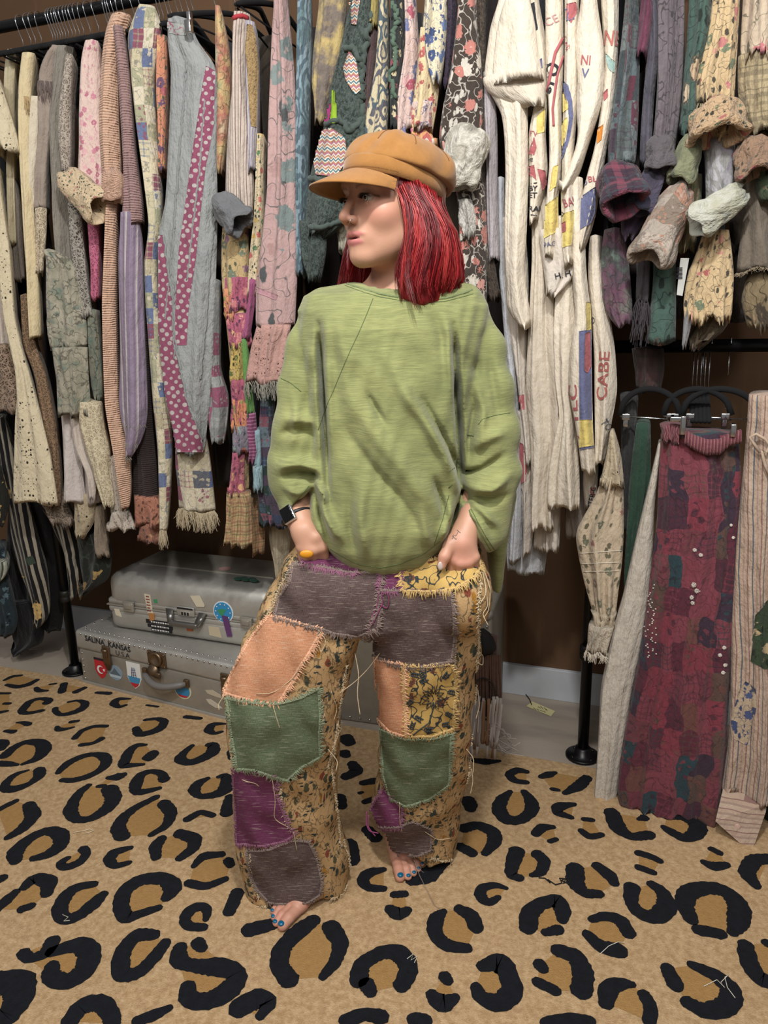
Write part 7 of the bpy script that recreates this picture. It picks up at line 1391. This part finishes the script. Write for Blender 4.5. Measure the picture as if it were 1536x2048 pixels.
# ---------------------------------------------------------------- trousers
PL = [prow(1070, 640, 935, 1.46, .085), prow(1100, 604, 958, 1.455, .10), prow(1120, 594, 962, 1.45, .112), prow(1160, 569, 961, 1.45, .12), prow(1207, 545, 960, 1.45, .122), prow(1250, 522, 959, 1.45, .115), prow(1275, 560, 920, 1.45, .08)]
LG1 = [prow(*r) for r in ((1140,580,742,1.45,.115),(1207,545,741,1.45,.118),(1265,513,738,1.44,.115),(1300,497,729,1.435,.112),(1346,478,708,1.43,.108),(1390,456,698,1.425,.102),(1431,456,690,1.425,.10),(1494,462,682,1.44,.10),(1579,467,676,1.47,.10),(1664,475,680,1.495,.10),(1743,484,700,1.515,.098),(1795,488,702,1.525,.10),(1815,490,696,1.53,.098))]
LG2 = [prow(*r) for r in ((1140,742,961,1.45,.115),(1207,739,960,1.45,.118),(1270,740,959,1.455,.115),(1321,751,957,1.46,.11),(1367,753,952,1.47,.105),(1410,755,949,1.48,.10),(1452,758,946,1.49,.098),(1515,762,939,1.52,.098),(1579,758,932,1.555,.098),(1642,742,923,1.59,.098),(1676,765,919,1.61,.095),(1700,774,915,1.62,.096),(1718,780,912,1.625,.094))]
def f_tr(X, Y, Z):
    P = [X, Y, Z]; d = slices(P, PL, 2.4); a, c = slices(P, LG1, 2.3, .003), slices(P, LG2, 2.3, .003); lg = smin(a, c, .006); d = smin(d, lg, .02)
    zc = loc3(925, 1132, 1.31)[2]+.35*np.abs(X-loc3(925, 1132, 1.31)[0])**1.0; d = smin(d, smax(sE(P, loc3(922, 1185, 1.375), (.066, .080, .080)), Z-zc, .003), .012); zd = loc3(622, 1104, 1.32)[2]+0*X; d = smin(d, smax(sE(P, loc3(625, 1160, 1.40), (.060, .075, .078)), Z-zd, .003), .012)
    for L in (LG1, LG2):
        z0 = L[-1][0]; R = [(r[0], r[1], r[2], r[3]-.012, r[4]-.012) for r in L if r[0] < z0+.12]; R = [(z0-.05,)+tuple(R[-1][1:])]+[r for r in R if r[0] < z0+.07]; d = smax(d, -slices(P, R, 2.3), .004)
    d = smax(d, -sE(P, loc3(606, 1818, 1.45), (.056, .075, .050)), .006); d = smax(d, -sE(P, loc3(820, 1726, 1.56), (.050, .075, .046)), .006)
    fo = .0035*np.sin(Z*55+X*30+1.5*np.sin(X*40))*np.sin(X*38+Y*20)+.003*np.sin(X*90+Z*14)+.004*np.sin(Z*34-X*22+2)*np.exp(-((Z-.12)/.12)**2)
    return d-fo*np.clip((1.62-Y)/.1, .3, 1)
Vt, Ft = mesh_of(f_tr, (-.37, 1.28, .0), (.25, 1.76, .94), .0052, 2)
b = NB('ochre_floral_weave', .95); g = b.coord('Object'); q = b.vadd(g, b.vscale(b.vsub(b.noise(g, 14, 2, col=True), (.5, .5, .5)), .03)); c = b.mix(b.noise(g, 7, 3), '#a5845a', '#bf9f74')
qq = b.map(q, sc=(1, 1, .42)); qr = b.map(b.vadd(q, (0, 0, 0)), sc=(.5, .5, 1)); 
def leafs(v, sc, thr, dens):
    d1 = b.vor(v, sc); r1 = b.sep(b.vor(v, sc, out='Color')); return b.math('MULTIPLY', b.math('SUBTRACT', 1, b.step(b.math('ADD', d1, b.math('MULTIPLY', b.noise(q, sc*2.6, 2, .6), .45)), thr, thr+.06)), b.math('GREATER_THAN', r1[0], .9-dens)), r1[1]
m1, k1 = leafs(qq, 62, .52, .78); m2, k2 = leafs(b.map(q, sc=(.55, .55, 1.1), loc=(3, 1, 2)), 92, .48, .45)
c = b.mix(m1, c, b.ramp(k1, [(0, '#343c38'), (.5, '#4d4a36'), (.76, '#7a402e'), (.9, '#9a6c2c')], 'CONSTANT')); c = b.mix(m2, c, b.ramp(k2, [(0, '#2f3636'), (.6, '#54503a')], 'CONSTANT'))
ln = b.math('ABSOLUTE', b.math('SUBTRACT', b.noise(b.map(q, sc=(1, 1, .5)), 60, 2, .5), .5)); c = b.mix(b.math('MULTIPLY', b.math('SUBTRACT', 1, b.step(ln, .010, .03)), .7), c, '#3d3c32'); b.col(c)
b.bump(b.noise(g, 420, 2), .0012, .6); b.bump(b.noise(b.map(g, sc=(1, 1, .4)), 34, 3), .008, .5); MOC = b.m
trs = mk('trousers', f2w(Vt), Ft.tolist(), MOC, body); trs['label'] = 'wide patchwork trousers with frayed seams'; bvt = bvh_of(trs)
def frayc(c1, c2): b = NB('frayed_yarn', .95); b.col(b.mix(.10, c2, '#cfc4b0')); return b.m
def weave(c1, c2):
    b = NB('slub_linen', .95); g = b.coord('UV'); w = b.noise(b.map(g, sc=(60, 700, 1)), 1, 4, .7); w2 = b.noise(b.map(g, sc=(900, 120, 1)), 1, 3, .6); f = b.step(b.math('ADD', w, w2), .72, 1.28)
    sl = b.step(b.noise(b.map(g, sc=(30, 420, 1)), 1, 2, .5), .60, .66); c = b.mix(f, c1, c2); c = b.mix(b.math('MULTIPLY', sl, .55), c, b.mix(.45, c2, '#d8d0c0')); b.col(c); b.bump(f, .0012, .7); b.bump(b.noise(g, 22, 3), .006, .4); FR[b.m.name] = frayc(c1, c2); return b.m
FR = {}
MPL, MORG, MGRN, MMAG, MYEL = weave('#453738', '#75635f'), weave('#b47754', '#dba582'), weave('#4a563c', '#78866a'), weave('#5c2a48', '#7c4264'), None
b = NB('yellow_floral_weave', .95); g = b.coord('UV'); q = b.vadd(g, b.vscale(b.vsub(b.noise(g, 14, 2, col=True), (.5, .5, .5)), .02)); c = b.mix(b.noise(g, 20, 3), '#b0904e', '#c6a566')
d1 = b.vor(q, 26); rr_ = b.vor(q, 26, out='Color'); pet = b.math('SUBTRACT', 1, b.step(b.math('ADD', d1, b.math('MULTIPLY', b.noise(q, 120, 2), .5)), .50, .56)); ln = b.math('ABSOLUTE', b.math('SUBTRACT', b.noise(q, 36, 1), .5)); c = b.mix(b.math('MULTIPLY', pet, b.math('GREATER_THAN', b.sep(rr_)[0], .5)), c, b.mix(b.noise(q, 160, 1), '#2f3638', '#8c4c2c')); c = b.mix(b.math('SUBTRACT', 1, b.step(ln, .012, .03)), c, '#33383a'); b.col(c); b.bump(b.noise(g, 500, 2), .0012, .7); MYEL = b.m; FR[MYEL.name] = frayc('#b0904e', '#c6a566')
def patch(name, poly, mat, crop=9, fl=8.5, off=.002, lab=None, seed=1, dens=.55):
    o = decal(name, bvt, poly, mat, trs, off=off, g=3.2, crop=crop, th=.0022, jag=.5, seed=seed)
    # frayed edge strands, joined to the patch
    rs = np.random.RandomState(seed+40); P = np.array([cp(crop, *q) for q in poly]); cen = P.mean(0); mb = MB(); ar = sum(P[i-1][0]*P[i][1]-P[i][0]*P[i-1][1] for i in range(len(P)))
    for i in range(len(P)):
        a, c = P[i-1], P[i]; L = np.linalg.norm(c-a); t = (c-a)/max(L, 1e-6); nn = np.array([t[1], -t[0]])*(1 if ar > 0 else -1)
        for k in range(int(L*dens*3)):
            s = a+t*rs.uniform(0, L); p, nr = hit(bvt, *(s-nn*1.5))
            if p is None: continue
            if nr.dot(p-CAMP) > 0: nr = -nr
            l = fl*rs.choice([.35, .55, .8, 1.1, 1.7])*rs.uniform(.7, 1.2)*pm(1.4); dr = nn+t*rs.uniform(-.6, .6); w = (CR*dr[0]-CU*dr[1]); w = (w-nr*w.dot(nr)).normalized(); g0 = Vector((0, 0, -1))
            mb.tube([p+nr*(off+.0018), p+w*l*.55+nr*(off+.0045), p+w*l+nr*(off+.001)+g0*l*.3], [.0011, .0010, .0006], 4, cap=False)
    if o is None: return None
    me = o.data; b0 = BASE[o.name]; Vn = [tuple(v.co) for v in me.vertices]; Fn = [tuple(p.vertices) for p in me.polygons]; UVn = [(0, 0)]*len(Vn); ul = me.uv_layers[0].data
    for p in me.polygons:
        for li, vi in zip(p.loop_indices, p.vertices): UVn[vi] = tuple(ul[li].uv)
    if mb.V: X_ = np.vstack(mb.V)-b0; n0 = len(Vn); Vn += X_.tolist(); Fn += [tuple(i+n0 for i in f) for f in mb.F]; UVn += [(v[0], v[2]) for v in X_]
    bpy.data.objects.remove(o); o = mk(name, np.array(Vn)+b0, Fn, [mat, FR[mat.name]], trs, uv=UVn, fmat=[0]*(len(Fn)-len(mb.F))+[1]*len(mb.F))
    if lab: o['label'] = lab
    return o
patch('patch', [(480,150),(560,120),(640,130),(740,190),(740,230),(600,212),(500,190)], MMAG, lab='magenta waist patch', seed=2)
patch('patch', [(440,190),(560,204),(700,225),(865,225),(850,300),(838,480),(790,505),(740,520),(640,510),(560,480),(450,455),(358,430),(380,350),(430,270)], MPL, lab='plum brown hip patch', seed=3)
patch('patch', [(330,432),(450,462),(578,492),(545,545),(460,690),(368,842),(260,830),(118,792),(150,715),(230,560)], MORG, lab='orange thigh patch', seed=4, off=.0015)
patch('patch', [(132,818),(250,838),(372,842),(480,812),(556,768),(562,900),(562,1090),(480,1135),(415,1200),(340,1178),(262,1150),(180,1145),(155,960)], MGRN, lab='green knee patch', seed=5, off=.003)
patch('patch', [(160,1160),(270,1160),(340,1185),(372,1205),(345,1232),(400,1380),(442,1460),(400,1490),(300,1512),(178,1505),(172,1300)], MMAG, lab='magenta shin patch', seed=6, off=.0015)
patch('patch', [(200,268),(320,255),(430,210),(520,215),(560,300),(592,430),(582,495),(520,535),(430,545),(320,540),(250,470),(215,380)], MPL, crop=10, lab='plum brown hem patch', seed=7, fl=7)
patch('patch', [(855,228),(945,210),(940,312),(890,312),(850,306)], MMAG, lab='small magenta fly patch', seed=8)
patch('patch', [(850,306),(960,312),(1100,318),(1190,322),(1202,450),(1186,638),(1100,655),(1020,668),(900,642),(822,612),(806,560),(802,480),(838,400)], MPL, lab='plum brown thigh patch', seed=9)
patch('patch', [(945,212),(1040,180),(1130,165),(1160,178),(1210,212),(1262,205),(1310,165),(1322,200),(1290,250),(1210,300),(1150,308),(960,306)], MYEL, lab='yellow ochre floral pocket', seed=10, off=.0035)
patch('patch', [(832,632),(900,645),(970,655),(965,800),(972,992),(900,970),(842,910),(836,760)], MORG, lab='narrow orange thigh patch', seed=11)
patch('patch', [(972,662),(1080,668),(1182,652),(1204,700),(1196,955),(1100,992),(980,992)], MYEL, lab='ochre patch with a large outlined flower', seed=12)
patch('patch', [(862,962),(970,1002),(1100,1002),(1182,982),(1176,1100),(1170,1222),(1080,1290),(975,1322),(905,1285),(872,1180)], MGRN, lab='green shin patch', seed=13, off=.003)
patch('patch', [(838,1300),(870,1245),(930,1300),(962,1332),(945,1425),(880,1430),(800,1412),(792,1380)], MMAG, lab='small magenta shin patch', seed=14)
patch('patch', [(875,140),(1000,135),(1080,108),(1170,150),(1165,262),(1100,292),(1010,285),(945,275),(905,190)], MPL, crop=10, lab='plum brown hem patch', seed=15, fl=6)
# big outlined flower on the ochre thigh patch
surf_tube('printed_stem', bvt, [(1010,985),(1080,930),(1100,860),(1100,830)], .0016, solid('#2f3838', .9), trs, crop=9, off=.0045, sub=3)
m = MB()
for k in range(12):
    a = k*math.pi/6; r0_, r1_ = 22, 58; x, y = 1100, 812
    P = [cp(9, x+r*math.cos(a+s_)*1., y+r*math.sin(a+s_)) for r, s_ in ((r0_, 0), ((r0_+r1_)/2, .22), (r1_, .06), ((r0_+r1_)/2, -.2), (r0_, -.05))]; Q = [hit(bvt, *q) for q in P]
    if all(q[0] is not None for q in Q): m.tube([q[0]+(q[1] if q[1].dot(q[0]-CAMP) < 0 else -q[1])*.0046 for q in Q], .0011, 4)
m.build('printed_flower', solid('#33302c', .9), trs)
# leaning leaf sprigs printed on the ochre patch
m = MB(); rs = np.random.RandomState(3)
for (x, y, a) in ((1040,740,-.6),(1060,720,-2.2),(1020,900,.6),(1010,820,2.4),(1150,720,-.9),(1170,780,.3),(1160,880,.5),(1140,940,-.2),(1000,960,-1.2),(1000,700,.2),(1060,960,.1)):
    for k in range(4):
        p0 = (x+k*9*math.cos(a), y+k*9*math.sin(a))
        for sg in (-1, 1):
            q = [hit(bvt, *cp(9, *w_)) for w_ in (p0, (p0[0]+9*math.cos(a+sg), p0[1]+9*math.sin(a+sg)), (p0[0]+17*math.cos(a+sg*.7), p0[1]+17*math.sin(a+sg*.7)))]
            if all(h_[0] is not None for h_ in q): m.tube([h_[0]+(h_[1] if h_[1].dot(h_[0]-CAMP) < 0 else -h_[1])*.0046 for h_ in q], [.0008, .0021, .0006], 5)
m.build('printed_sprigs', solid('#2f3436', .9), trs)
# raw seams and loose threads
MTH = F_('plain', ('#c2a372', '#d8c090'), coord='Object'); MTG = solid('#5f7c58', .95); MTM = solid('#7c3560', .95)
m = MB(); rs = np.random.RandomState(17)
def rawseam(P, crop=9, w=5, n=1.1, r=.0008):
    P = [np.array(cp(crop, *q)) for q in P]
    for i in range(len(P)-1):
        L = np.linalg.norm(P[i+1]-P[i])
        for k in range(int(L*n)):
            s = P[i]+(P[i+1]-P[i])*rs.uniform(0, 1)+rs.uniform(-1.5, 1.5, 2); p, nr = hit(bvt, *s)
            if p is None: continue
            if nr.dot(p-CAMP) > 0: nr = -nr
            a = rs.uniform(0, 6.28); l = w*rs.uniform(.5, 1.5)*pm(1.4); w_ = CR*math.cos(a)-CU*math.sin(a); w_ = w_-nr*w_.dot(nr); m.tube([p+nr*.001, p+w_*l*.5+nr*rs.uniform(.003, .006), p+w_*l+nr*.002+Vector((0, 0, -l*.5))], [r, r, r*.5], 4, cap=False)
for P in ([(1200,320),(1205,480),(1200,640),(1205,800),(1198,960),(1185,1120),(1165,1230)], [(1325,190),(1315,400),(1310,600),(1300,800),(1290,950),(1270,1150),(1240,1350),(1225,1500)], [(570,500),(540,560),(460,700),(375,840)], [(560,770),(580,900),(565,1100)], [(690,660),(650,900),(620,1150),(650,1400),(660,1520)], [(372,1205),(400,1380),(450,1480)], [(440,190),(380,300),(320,430)], [(150,820),(150,1000),(160,1150)], [(968,655),(965,800),(975,1000)], [(700,820),(640,1000),(600,1150)]): rawseam(P)
rawseam([(190,555),(230,565),(300,560)], 10, 6); rawseam([(640,520),(700,500),(740,420),(745,370)], 10, 6); rawseam([(700,210),(730,300),(740,380)], 10, 6); rawseam([(1170,300),(1230,320),(1290,310),(1310,260)], 10, 6); rawseam([(215,280),(220,400),(260,520)], 10, 5)
m.build('frayed_seams', MTH, trs)
def hang(P, r, mat, crop=9, name='loose_thread', lift=.006):
    Q = []
    for x, y in P:
        a = cp(crop, x, y); p, nr = hit(bvt, *a)
        if p is None or (Q and (Q[-1]-p).length > .09): p = Q[-1]+(CR*(a[0]-la[0])-CU*(a[1]-la[1]))*pm(1.42) if Q else Vector(f2w([loc3(*a, 1.40)])[0].tolist())
        else:
            if nr.dot(p-CAMP) > 0: nr = -nr
            p = p+nr*lift
        Q.append(p); la = a
    Q = [np.array(q) for q in Q]; t = np.linspace(0, len(Q)-1, len(Q)*5); Q = np.stack([np.interp(t, range(len(Q)), [q[i] for q in Q]) for i in range(3)], 1)
    for _ in range(4): Q[1:-1] = (Q[:-2]+2*Q[1:-1]+Q[2:])/4
    return MB().tube(Q, r, 5).build(name, mat, trs)
for P in ([(1320,190),(1345,260),(1360,310),(1352,400),(1330,430)], [(1310,180),(1330,250),(1340,330),(1320,360)], [(1320,200),(1338,290),(1350,380),(1325,410),(1355,465)], [(1300,640),(1330,660),(1325,610),(1300,600)], [(560,490),(600,540),(570,600),(560,560)], [(720,600),(740,700),(730,800),(745,900)], [(860,600),(800,680),(740,740),(650,790)], [(500,620),(440,720),(350,790),(270,790)], [(350,840),(365,900),(380,950)], [(1200,310),(1260,270),(1320,230)], [(1010,310),(1080,330)], [(160,1160),(210,1200),(270,1210),(285,1225)], [(340,1190),(360,1300),(350,1380),(440,1430)], [(440,1440),(455,1530)], [(1300,780),(1310,860),(1290,930)], [(1270,1150),(1280,1220),(1265,1290)], [(1250,1050),(1290,1100),(1285,1180)], [(600,1050),(650,1110),(640,1160)], [(130,800),(95,850),(100,880)], [(610,780),(640,860),(620,920)], [(950,1300),(945,1400),(955,1440)], [(1060,1440),(1120,1480),(1180,1470)]): hang(P, .0008, MTH)
for P in ([(845,310),(835,380),(805,440),(800,500)], [(880,300),(900,350),(890,390),(850,370)], [(860,310),(870,360),(830,420),(815,465)]): hang(P, .0011, MTM)
for P in ([(830,60),(825,130),(845,180),(900,190)], [(840,80),(835,150),(880,205)]): hang(P, .0013, MTM, crop=10)
hang([(1080,320),(1110,370),(1140,395)], .0006, solid('#6d6460', .9), crop=10); m = MB().tube([onZ(*cp(10, x, y), z) for x, y, z in ((1085,330,.05),(1110,400,.03),(1145,470,.018),(1190,560,.015),(1225,580,.015))], .0006, 5); m.build('loose_thread', solid('#8c7c70', .9), trs)
m = MB(); m.ball(loc3(613, 1108, 1.322), (.013, .004, .008), 8); child(m, 'orange_button', solid('#cc8a1c', .4), parent=trs)

surf_tube('strap', bvb, [(916,572),(920,580),(926,590)], .003, solid('#101014', .8), body, off=.001)
